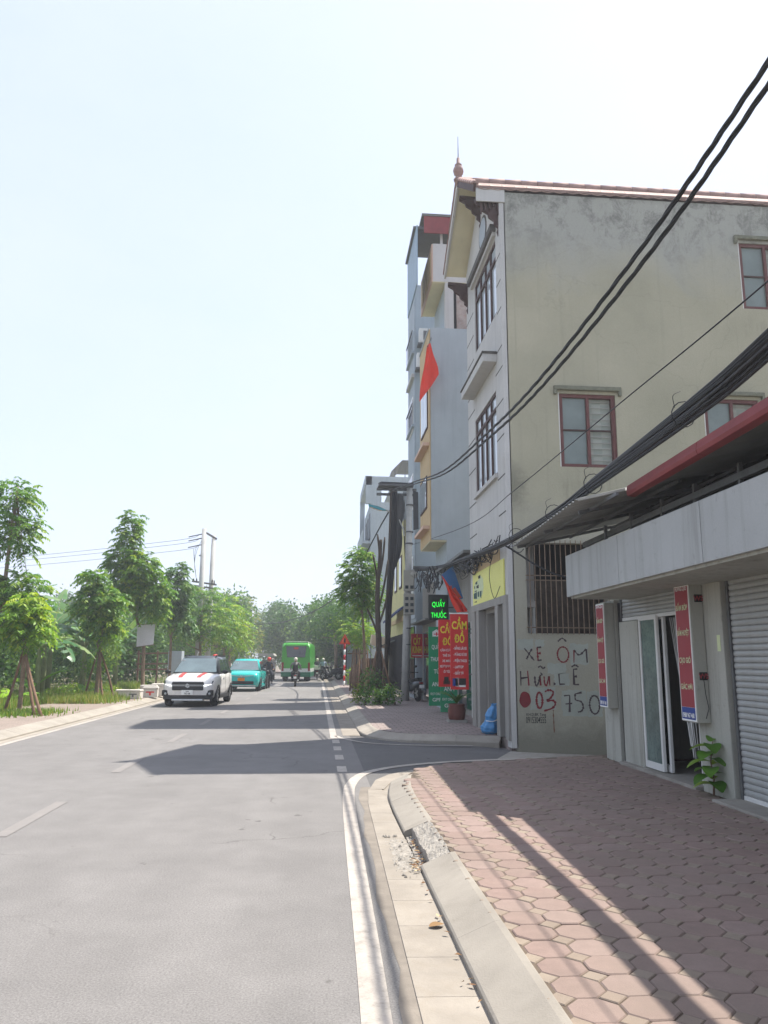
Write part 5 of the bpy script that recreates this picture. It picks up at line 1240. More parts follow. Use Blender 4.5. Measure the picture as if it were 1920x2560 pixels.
def leafy(name, loc, label, trunk, blobs, mats, n=1400, s=.16, seed=1, group=None, bark='trunk', branches=6, cat='tree'):
    """broad-leaved crown of single leaves in sprigs"""
    rg = np.random.default_rng(seed); r = empty(name, loc, label=label, cat=cat, group=group)
    if trunk:
        pts, rad = trunk; MB().tube(smoothpath(pts, 5), list(np.interp(np.linspace(0, 1, (len(pts)-1)*5+1), np.linspace(0, 1, len(rad)), rad)), 8).build('trunk', bark, r); top = Vector(pts[-1]); mid = Vector(pts[0]).lerp(top, .6); mb = MB()
        for k in range(branches):
            b = blobs[k % len(blobs)]; e = Vector(b[:3])+Vector(rg.normal(0, .4, 3))*min(b[3:6]); st = mid.lerp(top, rg.uniform(.2, 1)); mb.tube([st, st.lerp(e, .5)+Vector((0, 0, .08)), e], [rad[-1]*.7, rad[-1]*.45, rad[-1]*.2], 5)
        mb.build('limbs', bark, r)
    ns = max(1, n//7); C, u = blob_points(blobs, ns, rg); C = np.repeat(C, 7, 0); u = np.repeat(u, 7, 0); m = len(C); tint = np.repeat(rg.random(ns), 7)
    p = C+rg.normal(0, s*.9, (m, 3)); d = u*.5+rg.normal(0, .7, (m, 3))+np.array([0, 0, -.2]); d /= np.linalg.norm(d, axis=1, keepdims=True)
    w = np.cross(d, rg.normal(size=(m, 3))); w /= np.linalg.norm(w, axis=1, keepdims=True)+1e-9; l = s*rg.uniform(.7, 1.3, (m, 1))
    V = np.stack([p, p+d*l*.5+w*l*.28, p+d*l, p+d*l*.5-w*l*.28], 1).reshape(-1, 3); F = np.arange(len(V)).reshape(-1, 4)
    link('crown' if trunk else 'foliage', np_mesh('crown', V, F, mats, np.clip(tint*.75+rg.random(m)*.25, 0, 1)), r); return r
def stakes(x, y, ends, h, label, m='stake', n=3):
    for k, (dx, dy) in enumerate(ends):
        a = Vector((x+dx, y+dy, WZ-.05)); b = Vector((x+dx*.1, y+dy*.1-.05, WZ+h)); md = a.lerp(b, .5)+Vector((rnd.uniform(-.05, .05), rnd.uniform(-.03, .03), 0))
        MB().tube(smoothpath([a, md, b], 3), [.045, .042, .04, .038, .036, .034, .032], 7).build('support_stake', m, label=label, cat='stake', group=label)
# left row
def sprigs(root, blobs, m, n, seed, L=.34, ll=.17, lw=.06):
    rg = np.random.default_rng(seed); P, u = blob_points(blobs, n, rg); d = u*np.array([1, 1, .4])+np.array([0, 0, .2])+rg.normal(0, .25, (n, 3))
    V, F, rv = pinnate(P, d, L, 6, ll, lw, rg, 1.1); link('young_leaves', np_mesh('young_leaves', V, F, m, rv), root)
t1 = tree('street_tree', (-7.98, 22.1, WZ), 'young bright yellow-green street tree with leaning timber stakes in a grassy pit',
     ([(0, 0, -.1), (.0, 0, .9), (-.03, 0, 1.9)], [.065, .058, .045]), [(-.06, 0, 2.6, .48, .5, .42), (-.28, 0, 2.25, .36, .45, .32), (.2, 0, 2.2, .36, .45, .32), (-.02, 0, 2.98, .3, .32, .22)], 'leaf_bright', 330, .34, 6, .17, .062, 2, droop=1.2)
sprigs(t1, [(-.3, .1, 2.1, .3, .4, .25), (0, .2, 2.4, .4, .4, .3)], 'leaf_mid', 110, 102)
stakes(-7.98, 22.1, ((-.48, .2), (.72, -.9), (1.02, -1.25)), 1.55, 'leaning timber stake propping the bright yellow-green street tree')
tree('tall_tree', (-10.1, 25.5, .1), 'tall thin open-crowned tree rising behind the bright staked street tree',
     ([(0, 0, -.1), (.05, 0, 2.4), (.12, 0, 5.4), (.2, 0, 7.0)], [.085, .075, .05, .02]), [(.15, 0, 6.75, .65, .6, .45), (-.45, .2, 6.0, .65, .6, .45), (.55, 0, 5.6, .5, .5, .4), (.3, 0, 5.0, .6, .5, .35), (.5, .2, 3.75, .75, .7, .5), (-.6, 0, 3.5, .85, .8, .5), (.85, 0, 3.2, .5, .5, .4)], 'leaf_mid', 640, .40, 6, .19, .068, 3, branches=16, droop=1.15)
t2 = tree('street_tree', (-7.9, 29.1, WZ), 'dark green staked street tree with a low dense crown and dangling yellow sprigs',
     ([(0, 0, -.1), (.02, 0, 1.2), (.03, 0, 2.6)], [.08, .07, .055]), [(-.42, 0, 3.5, .52, .55, .62), (.12, 0, 3.5, .55, .55, .65), (-.42, 0, 4.35, .35, .4, .36), (.05, 0, 2.65, .42, .45, .4)], 'leaf_mid', 560, .36, 6, .18, .07, 4, droop=1.2)
sprigs(t2, [(.42, -.2, 2.35, .26, .3, .3), (.3, -.3, 2.8, .22, .25, .2)], 'leaf_bright', 60, 104)
stakes(-7.9, 29.1, ((-.68, .9), (.50, -.9), (.62, .1)), 1.7, 'timber stake propping the dark green staked tree by the foam boxes')
t3 = tree('street_tree', (-6.98, 32.4, WZ), 'tallest roadside tree with a crooked trunk beside the foam boxes',
     ([(0, 0, -.1), (-.06, 0, 1.2), (-.10, 0, 2.1), (-.38, 0, 2.9), (-.55, 0, 3.9), (-.95, 0, 5.0)], [.08, .075, .065, .06, .05, .03]), [(-1.1, 0, 5.5, .62, .65, .75), (-1.0, 0, 6.6, .42, .45, .6), (-.35, 0, 5.0, .62, .65, .75), (.25, 0, 4.2, .55, .6, .65), (-1.15, 0, 4.5, .55, .6, .65), (-.6, 0, 4.0, .6, .6, .5), (-.85, 0, 7.25, .28, .3, .28), (.2, .2, 3.4, .5, .5, .45)], 'leaf_mid', 980, .38, 6, .19, .072, 5, branches=14, droop=1.2)
sprigs(t3, [(-.55, -.4, 5.1, .5, .3, .8), (-.7, -.4, 4.2, .35, .3, .5), (-1.0, -.3, 3.7, .3, .3, .3)], 'leaf_bright', 150, 105)
tree('street_tree', (-7.1, 38.5, WZ), 'blue-green street tree with a drooping crown behind the white car',
     ([(0, 0, -.1), (.0, 0, 1.6), (-.05, 0, 3.3)], [.075, .065, .045]), [(.15, 0, 4.8, .62, .65, .85), (-.35, 0, 3.9, .6, .65, .75), (.35, 0, 3.3, .5, .55, .6), (.15, 0, 5.75, .36, .4, .36)], 'leaf_dark', 560, .40, 6, .2, .078, 6, droop=1.2)
tree('street_tree', (-6.9, 46, WZ), 'broad green street tree in front of the twin concrete poles',
     ([(0, 0, -.1), (.1, 0, 1.6), (0, 0, 3.0)], [.10, .09, .06]), [(0, 0, 4.3, 1.6, 1.3, 1.2), (-.9, 0, 3.4, 1.0, 1.0, .9), (.9, 0, 3.3, 1.1, 1.0, .9), (.2, 0, 5.2, .8, .8, .5)], 'leaf_mid', 460, .6, 6, .24, .08, 7)
tree('street_tree', (-6.6, 55.5, WZ), 'yellow-green bushy street tree behind the turquoise car',
     ([(0, 0, -.1), (.05, 0, 1.6), (0, 0, 3.0)], [.11, .10, .07]), [(0, 0, 4.2, 1.7, 1.5, 1.3), (-.8, 0, 3.0, 1.1, 1.1, .9), (.8, 0, 3.0, 1.1, 1.1, .9), (.3, 0, 5.2, .8, .8, .6)], 'leaf_bright', 460, .62, 6, .25, .085, 8)
leafy('street_tree', (-7.3, 66, WZ), 'olive green hanging-branched tree past the yellow-green street tree', ([(0, 0, -.1), (0, 0, 2), (.1, 0, 3.4)], [.13, .1, .07]), [(0, 0, 4.0, 1.9, 1.6, 1.5), (1.2, 0, 3.2, 1.1, 1.1, 1.2), (-1.2, 0, 3.4, 1.2, 1.2, 1.2)], 'leaf_olive', 2200, .2, 9)
# far wooded bend: single trees
FT = [(-12.5, 74, 7.6, 2.6), (-9.2, 82, 8.6, 2.7), (-14.5, 92, 9.6, 3.2), (-10.0, 97, 9.4, 3.0), (-6.0, 104, 8.6, 2.8), (-18, 88, 9.2, 3.2), (-3.6, 92, 8.0, 2.4), (-.2, 84, 7.6, 2.3), (2.0, 76, 6.6, 1.9), (.6, 96, 9.4, 2.7), (3.4, 90, 8.8, 2.4), (-13.5, 112, 10.8, 3.4), (-19, 120, 11, 3.8), (-6.5, 118, 10.4, 3.4), (2.5, 112, 9.6, 3.2), (-24, 104, 10, 3.6), (-30, 96, 9.6, 3.6)]
for k, (x, y, h, w) in enumerate(FT):
    m = ('leaf_far', 'leaf_dark', 'leaf_far', 'leaf_olive')[k % 4] if k not in (6, 7, 9, 10) else 'leaf_dark'
    bl = [(0, 0, h*.66, w, w, h*.26), (w*.5, -.3, h*.45, w*.6, w*.6, h*.2), (-w*.5, .2, h*.5, w*.65, w*.6, h*.2), (w*.1, 0, h*.88, w*.5, w*.5, h*.12), (0, 0, h*.3, w*.7, w*.7, h*.14)]
    leafy('far_tree', (x, y, .05), ('dark full-crowned tree rising beyond the bus where the road bends' if x > -5 else 'dark full-crowned tree far behind the yellow-green street tree and twin pole' if x < -11 else 'hazy full-crowned tree closing the bend beyond the cargo tricycle') if m != 'leaf_olive' else 'lighter olive tree among the dark trees at the road bend', ([(0, 0, 0), (.1, 0, h*.35), (0, 0, h*.6)], [.2, .16, .1]), bl, m, 4200, .40, 40+k, group=('trees beyond the bus' if x > -5 else 'trees behind the twin pole' if x < -11 else 'trees beyond the tricycle') if m != 'leaf_olive' else 'olive trees at the road bend', bark='darktrunk')
# right-hand pavement trees
tree('street_tree', (1.78, 33.2, WZ), 'slim blue-green street tree on the far footway beside the bare pruned trunk',
     ([(.25, 0, -.1), (.2, 0, 1.6), (.12, 0, 2.8), (-.02, 0, 4.4)], [.07, .065, .055, .03]), [(-.1, 0, 5.2, .78, .7, .75), (-.3, 0, 4.4, .7, .65, .6), (.3, 0, 4.3, .6, .6, .65), (-.05, 0, 6.0, .4, .4, .3), (.2, 0, 3.6, .35, .4, .35)], 'leaf_mid', 760, .36, 6, .16, .055, 11)
for k, (a, b) in enumerate(((1.55, 37.8), (1.75, 37.2), (2.1, 38.1), (1.66, 32.5), (2.25, 33.9))):
    MB().tube([(a, b, WZ-.05), (a*.6+.75, b*.5+(18.9 if k < 3 else 16.6), WZ+1.9)], [.04, .03], 6).build('support_stake', 'stake', label='rough timber stake propping young trees on the far footway', cat='stake', group='stakes on the far footway')
MB().bar((1.4, 37.5, WZ+1.75), (2.4, 37.5, WZ+1.75), .05, .06).build('stake_crosspiece', 'stake', label='horizontal timber tying the stakes on the far footway', cat='stake')
tree('street_tree', (2.35, 48, WZ), 'small lime-green tree glowing above the warning sign', ([(0, 0, -.1), (.1, 0, 1.4), (0, 0, 2.6)], [.06, .05, .035]), [(0, 0, 3.4, 1.0, .9, .6), (.7, 0, 3.0, .8, .8, .5), (.2, 0, 2.6, .7, .7, .4)], 'leaf_bright', 260, .42, 6, .18, .06, 12)
leafy('street_tree', (2.6, 56, WZ), 'dense green street tree shading the parked motorbikes', ([(0, 0, -.1), (0, 0, 2.0), (.1, 0, 3.2)], [.12, .1, .07]), [(0, 0, 4.2, 1.8, 1.6, 1.2), (-1.0, 0, 3.4, 1.1, 1.1, .8), (.3, 0, 5.2, 1.0, 1.0, .6)], 'leaf_mid', 2400, .2, 13)
leafy('street_tree', (1.5, 67, .1), 'full dark green tree overhanging the road past the bus', ([(0, 0, -.1), (0, 0, 2.4), (-.2, 0, 4.2)], [.16, .13, .1]), [(-.4, 0, 5.4, 2.0, 1.8, 1.5), (-1.3, 0, 4.2, 1.3, 1.2, 1.0), (.9, 0, 4.6, 1.4, 1.3, 1.1)], 'leaf_dark', 2600, .24, 14)
# pruned trunk with bare poles, in a planting pit
pt_ = empty('pruned_tree', (2.05, 26.6, WZ), label='bare dark pruned trunk with stubby upright branches in a shrubby pit', cat='tree')
MB().tube(smoothpath([(0, 0, -.1), (.02, 0, 1.6), (-.05, 0, 3.6), (.02, 0, 4.8), (.06, 0, 5.6)], 5), list(np.linspace(.12, .05, 21)), 9).build('trunk', 'darktrunk', pt_)
for (a, b, c, d) in ((-.05, 3.9, -.22, 5.1), (0, 4.2, .20, 5.7), (0, 3.2, .32, 4.9), (0, 4.7, -.06, 5.8), (0, 2.6, .34, 3.9), (.02, 2.1, -.4, 3.2)): MB().tube(smoothpath([(a, 0, b), ((a+c)/2+.03, 0, (b+d)/2), (c, .05, d)], 4), [.04]*8+[.025], 6).build('stub_branch', 'darktrunk', pt_)
for (dx, dy) in ((-.5, -.5), (.55, -.4), (.4, .6), (-.3, .5)): MB().tube([(2.05+dx, 26.6+dy, WZ-.05), (2.05+dx*.15, 26.6+dy*.15, WZ+1.75)], [.035, .03], 6).build('support_stake', 'stake', label='dark timber stake tied to the bare pruned trunk', cat='stake', group='stakes round the pruned trunk')
leafy('pit_shrub', (1.95, 25.9, WZ), 'clump of dark green shrubs filling the pit of the pruned trunk', None, [(-.25, 0, .30, .45, .5, .35), (.3, 0, .25, .55, .5, .28), (-.2, .3, .85, .35, .35, .4), (.45, .2, .5, .3, .3, .25)], 'leaf_dark', 1700, .085, 21, cat='shrub')
leafy('pit_shrub', (1.35, 26.4, WZ), 'small yellowing shrub at the edge of the pruned trunk pit', None, [(0, 0, .35, .22, .25, .35)], 'leaf_olive', 380, .08, 22, cat='shrub')
leafy('kerb_shrub', (2.1, 46.2, WZ), 'yellow-green shrub at the foot of the warning sign', None, [(0, 0, .5, .5, .5, .5), (.45, 0, .35, .3, .3, .35)], 'leaf_bright', 700, .12, 23, cat='shrub')
# banana plants
def banana(loc, label, h, n, L, m='banana', seed=1, group=None, torn=.5, W=.5):
    rg = random.Random(seed); r = empty('banana_plant', loc, label=label, cat='banana plant', group=group)
    if h > .4: MB().tube([(0, 0, -.1), (.03, 0, h*.5), (0, 0, h)], [.12, .1, .06], 9).build('stem', 'banana_stem', r)
    for k in range(n):
        a = k*2.4+rg.uniform(-.3, .3); el = rg.uniform(.8, 2.6); d = Vector((math.cos(a), math.sin(a), 0)); up_ = Vector((0, 0, 1)); p = Vector((0, 0, h*.96)); dr = (d+up_*el).normalized(); V = []; F = []; ns = 16; ll = L*rg.uniform(.8, 1.15); dro = rg.uniform(.9, 2.3)
        sd = d.cross(up_).normalized(); rr = rg.random()
        for i in range(ns+1):
            t = i/ns; w = 0 if t < .16 else W*math.sin(math.pi*min(1, (t-.16)/.86))**.55*.5
            hang = .25+.5*rg.random()*torn
            V += [p-sd*w-up_*w*hang, p, p+sd*w-up_*w*hang*rg.uniform(.6, 1.4)]
            dr = (dr-up_*dro/ns).normalized(); p = p+dr*ll/ns
        b0 = 0
        for i in range(ns):
            a0 = 3*i
            if i < 3: F += [(a0, a0+1, a0+4, a0+3), (a0+1, a0+2, a0+5, a0+4)]; continue
            for s in (0, 1):
                if rg.random() < torn*.3: continue
                F.append((a0, a0+1, a0+4, a0+3) if s == 0 else (a0+1, a0+2, a0+5, a0+4))
        V = [v for v in V]; mb_ = np.array([v[:] for v in V]); o = link('leaf', np_mesh('leaf', mb_, np.array(F), m, np.clip(np.full(len(F), rr)+npr.normal(0, .08, len(F)), 0, 1), True), r)
        MB().tube([V[3*i+1] for i in range(0, ns+1, 2)], [.022*(1-.09*i) for i in range(9)], 5).build('midrib', 'banana_stem', o)
    return r
MT['banana_stem'] = mat('banana_stem', '7f8a5c', .6, .25, 4, .2, 20, dirt=.4, dirtcol='5b4f38')
BL = ['dark banana plant arching out between the two staked street trees', 'tall banana plant with torn upright leaves just behind the withered one', 'banana plant behind the white cloth board', 'banana plant with broad drooping leaves behind the tall open-crowned tree', 'tallest banana plant rising behind the dark staked tree', 'banana plant beside the grey timber stall frame', 'banana plant at the back of the grove against the thicket', 'banana plant between the white board and the timber stall frame', 'low banana plant in the grass behind the bright staked tree']
GB = 'banana plants of the grove behind the grassy footway'; LB = 'tall dark banana plant with arching torn leaves in the grove behind the grassy footway'
for k, (x, y, h, L) in enumerate(((-9.5, 27.6, 1.8, 1.9), (-10.1, 29.9, 2.2, 2.7), (-9.6, 33.2, 2.0, 2.4), (-11.2, 26.0, 2.2, 2.5), (-10.6, 32.0, 2.4, 2.6), (-9.4, 37.5, 2.0, 2.2), (-11.6, 29.0, 2.5, 2.8), (-10.6, 36.5, 2.2, 2.4), (-10.4, 23.6, 1.5, 2.2))): banana((x, y, .1), BL[k], h, 10, L, 'banana', 30+k, GB)
banana((-9.9, 28.2, .1), 'young banana shoot with one broad upright bright green leaf', .3, 3, 1.5, 'banana_bright', 61, None, .05, .42)
banana((-9.6, 25.6, .1), 'low banana sucker with bright lime leaves in the grass', .15, 4, .85, 'banana_bright', 62, None, .05, .30)
banana((-9.0, 31.6, .1), 'pair of pale green broad leaves low beside the foam boxes', .1, 4, .8, 'banana_bright', 63, None, .05, .3)
banana((-10.6, 29.4, .1), 'withered banana plant hung with dry brown leaves', 2.1, 6, 1.1, 'dryleaf', 64, None, .6, .45)
for k, (x, y, w, h) in enumerate(((-12.5, 25, 2.0, 1.3), (-14.5, 30.5, 2.6, 1.8), (-13, 34.5, 2.6, 1.7), (-11, 41, 2.4, 1.7), (-16, 38, 3, 2.2), (-9.7, 45, 1.8, 1.5), (-11.0, 51, 2.4, 1.9), (-9.6, 60, 2.4, 1.8), (-18, 28, 2.5, 2.0), (-13.5, 20.5, 2.2, 1.2), (-12.5, 47, 2.2, 2.0), (-14.5, 24, 2.4, 1.6), (-16.5, 27, 3, 2.0), (-17, 33, 3, 2.2), (-19, 22, 3, 2.0), (-20, 42, 4, 2.6), (-15, 55, 4, 2.6))):
    h *= 1.75; leafy('thicket_bush', (x-1.0, y, .1), ('dense dark bush behind the timber stall frame and broad street tree' if y > 40 else 'tall dark bush at the back of the banana grove' if x < -13.4 else 'dark green bush among the banana plants'), None, [(0, 0, h*.55, w, w*.6, h*.6), (w*.5, 0, h*.9, w*.5, w*.5, h*.4), (-w*.4, .2, h*.8, w*.6, w*.5, h*.5)], 'leaf_dark', 3600, .22, 70+k, ('bushes behind the stall frame' if y > 40 else 'bushes behind the bananas' if x < -13.4 else 'bushes among the bananas'), cat='bush')
leafy('slender_shrub', (-8.9, 33.2, .1), 'airy small-leaved shrub below the white board', ([(0, 0, 0), (.02, 0, .9), (0, 0, 1.5)], [.03, .025, .015]), [(0, 0, 1.5, .8, .7, .5), (.4, 0, 1.9, .5, .5, .4), (-.4, 0, 1.1, .5, .5, .35)], 'leaf_mid', 1100, .10, 91, cat='shrub')
# ground cover
rg = np.random.default_rng(5)
def blades(n, fx, fy, h, zf, tint):
    x, y = fx(n), fy(n); a = rg.uniform(0, 6.28, n); hh = h*rg.uniform(.5, 1.3, n); w = .012+.012*rg.random(n); ca, sa = np.cos(a), np.sin(a); le = rg.normal(0, .35, n)*hh
    z = zf(x, y); V = np.stack([np.stack([x-ca*w, y-sa*w, z], 1), np.stack([x+ca*w, y+sa*w, z], 1), np.stack([x+le*sa, y-le*ca, z+hh], 1)], 1).reshape(-1, 3)
    return V, np.clip(rg.normal(tint, .22, n), 0, 1)
Vs = []; Rs = []
for args in ((9000, lambda n: -8.85-np.abs(rg.normal(0, 1.4, n)), lambda n: rg.uniform(19, 42, n), .34, lambda x, y: .10+0*x, .62), (4200, lambda n: rg.normal(-8.0, .5, n), lambda n: rg.uniform(26.4, 30, n), .26, lambda x, y: .12+0*x, .75), (1500, lambda n: rg.normal(-7.75, .42, n), lambda n: rg.normal(21.7, .55, n), .13, lambda x, y: WZ+0*x, .5), (1200, lambda n: rg.normal(-7.7, .35, n), lambda n: rg.normal(28.6, .7, n), .16, lambda x, y: WZ+0*x, .45), (5000, lambda n: rg.uniform(-16, -8.7, n), lambda n: rg.uniform(16, 60, n), .30, lambda x, y: .1+0*x, .35)):
    V, rv = blades(*args); Vs.append(V); Rs.append(rv)
V = np.concatenate(Vs); props(link('grass', np_mesh('grass', V, np.arange(len(V)).reshape(-1, 3), 'grass', np.concatenate(Rs))), 'rough grass and weeds along the grassy verge', 'grass', kind='stuff')
props(leafy('undergrowth', (-13.5, 38, .05), 'dense dark undergrowth filling the back of the banana thicket', None, [(-1.5*i*.4, -18+6*i, 1.1, 2.2, 4.2, 1.5) for i in range(7)]+[(-5, -16+7*i, 1.6, 3, 4.5, 1.9) for i in range(6)], 'leaf_dark', 16000, .26, 96, cat='undergrowth'), kind='stuff')
props(leafy('distant_scrub', (-10, 128, 0), 'low dark scrub under the far trees where the road disappears', None, [(-44+7*i, 4*math.sin(i), 1.8, 4.5, 2.5, 2.2) for i in range(9)], 'leaf_far', 7000, .5, 97, cat='scrub'), kind='stuff')
leafy('ground_cover', (-8.9, 31, .05), 'patch of bright low ground cover beside the grassy footway', None, [(-.3, 0, .18, 1.3, 2.6, .22), (-.8, 3.5, .2, 1.2, 2.4, .25), (.2, -1.8, .15, .6, .8, .2)], 'leaf_bright', 3200, .08, 95, cat='ground cover')

# ---------------------------------------------------------------- left-hand street things
def foam(loc, s, rz, label, mark=None):
    r = empty('foam_box', loc, rz, label=label, cat='box', group=None); w, d, h = [q*.78 for q in s]
    MB().box(-w/2, w/2, -d/2, d/2, 0, h*.78).build('tub', 'foam', r, bevel=.02); MB().box(-w/2-.015, w/2+.015, -d/2-.015, d/2+.015, h*.79, h).build('lid', 'foam', r, bevel=.02)
    if mark: MB().box(-w*.28, w*.28, -d/2-.004, -d/2-.001, h*.45, h*.58).build('mark', mark, r); MB().box(-w*.06, w*.06, -d/2-.004, -d/2-.001, h*.2, h*.45).build('mark', mark, r)
foam((-7.15, 29.9, WZ), (.62, .5, .42), .2, 'white foam box at the end of the row, next to the staked tree'); foam((-6.72, 29.85, WZ), (.66, .5, .42), -.1, 'white foam box with a dark printed mark', 'steel')
foam((-6.38, 31.0, WZ), (.7, .55, .5), .1, 'white foam box with red lettering mark', 'red'); foam((-6.62, 31.9, WZ), (.8, .55, .55), 0, 'largest white foam box behind the red-marked one'); foam((-7.3, 30.7, WZ), (.5, .45, .36), .4, 'small tan-stained foam box behind the row', 'dryleaf')
foam((-6.30, 32.1, WZ), (.6, .5, .62), 0, 'tall white foam box beside the car')
wb = empty('hanging_board', (-6.95, 32.25, 2.05), label='plain white cloth board tied to the crooked tree trunk', cat='board')
MB().prism([(-.36, 0, .0), (.30, 0, .10), (.33, 0, .92), (-.38, 0, .86)], (0, .015, 0)).build('cloth', 'cloth_white', wb); MB().bar((-.40, 0, .87), (.42, 0, .96), .02, .02).build('top_batten', 'stake', wb); MB().bar((-.36, 0, -.01), (.36, 0, .10), .02, .02).build('bottom_batten', 'stake', wb)
hp = empty('twin_pole', (-7.05, 46.8, 0), label='pair of tall pale concrete poles joined by steel crossarms', cat='pole')
MB().tube([(0, 0, 0), (.0, 0, 9.35)], [.19, .13], 12).build('shaft', 'pole', hp); MB().tube([(.42, 1.0, 0), (.45, 1.0, 9.1)], [.18, .12], 12).build('shaft', 'pole', hp)
MB().bar((-.05, -.1, 9.2), (.62, 1.1, 8.9), .08, .1).build('crossarm', 'steel', hp)
for z in (6.05, 5.8): MB().bar((-.55, -.05, z+.1), (.75, 1.0, z), .08, .1).build('crossarm', 'steel', hp)
MB().bar((-.22, 0, 7.7), (.05, 0, 7.75), .06, .08).build('bracket', 'steel', hp)
for (x, z) in ((-.5, 6.2), (-.32, 6.2), (.6, 6.15), (.72, 6.1)): MB().lathe([(.03, 0), (.05, .04), (.03, .08), (.05, .12), (.03, .16), (.045, .2), (.02, .24)], 8, (x, .2, z-.1)).build('insulator', 'black', hp)
MB().box(-.42, -.12, -.15, .15, 5.35, 5.75).build('switch_box', 'steel', hp)
for k in range(3): MB().tube(smoothpath([(-.1-.2*k, -.1, 8.6-.25*k), (-.35-.1*k, -.1, 8.0), (-.45, -.1, 7.2), (-.3, -.1, 6.3)], 5), .012, 5).build('jumper', 'cable2', hp)
for k, z in enumerate((9.0, 8.75, 8.35)):
    y0 = 46.7; pts = [(-7.1, y0, z), (-9.5, y0+1.3, z-.3), (-24, y0+9, z-.75), (-60, y0+28.3, z-1.0)]
    line('wire', pts, .012, 'thin overhead wire running from the twin pole above the banana grove', m='cable2', group='wires from the twin pole')
    MB().tube([(-7.15, y0, z), (-8.0, y0+.45, z-.12)], [.03, .03], 6).build('strain_insulator', 'cable2', label='rod insulator on an overhead wire at the twin pole', cat='insulator', group='insulators at the twin pole')
fr = empty('timber_frame', (-8.2, 43, .1), label='grey timber stall frame half hidden behind the white car', cat='frame')
for x in (-1.4, -.4, .6): MB().bar((x, 0, 0), (x, 0, 1.9), .08, .08).build('post', 'stake', fr)
for z in (.9, 1.2, 1.75): MB().bar((-1.5, -.05, z), (.9, -.05, z+.05), .05, .09).build('rail', 'stake', fr)
MB().box(.2, .9, -.2, .6, 0, 1.9).build('wall_block', 'whitewall', fr)

# ---------------------------------------------------------------- vehicles
def wheel(r, x, y, rad, w, parent):
    o = empty('wheel', (x, y, rad)); o.parent = parent
    pr = [(rad*.62, -w/2), (rad*.9, -w/2), (rad, -w*.34), (rad, w*.34), (rad*.9, w/2), (rad*.62, w/2)]
    vs = []; fs = []; n = 24
    for q, t in pr:
        for k in range(n): a = 2*math.pi*k/n; vs.append((t, q*math.cos(a), q*math.sin(a)))
    for i in range(len(pr)-1):
        for k in range(n): fs.append((i*n+k, i*n+(k+1) % n, (i+1)*n+(k+1) % n, (i+1)*n+k))
    MB().add(vs, fs, True).build('tyre', 'tyre', o)
    for s in (-1, 1):
        mb = MB(); mb.prism([(s*w*.40, rad*.63*math.cos(a), rad*.63*math.sin(a)) for a in np.linspace(0, 2*math.pi, 20)[:-1]], (s*.01, 0, 0)); mb.build('rim', 'black', o)
        for k in range(5): a = k*2*math.pi/5; MB().bar((s*w*.47, 0, 0), (s*w*.47, rad*.6*math.cos(a), rad*.6*math.sin(a)), .05, .02, (1, 0, 0)).build('spoke', 'rim', o)
    return o
def sect(y, zb, zt, w, crown=.03, tuck=.06, n=1):
    zm = zb+(zt-zb)*.45; h = [(w-tuck-.05, zb), (w-tuck, zb+.05), (w-.015, zm-.1), (w, zm), (w-.01, zm+(zt-zm)*.5), (w-.05, zt-.05), (w-.12, zt), (w*.5, zt+crown)]
    return [(x, y, z) for x, z in h]+[(-x, y, z) for x, z in reversed(h)]
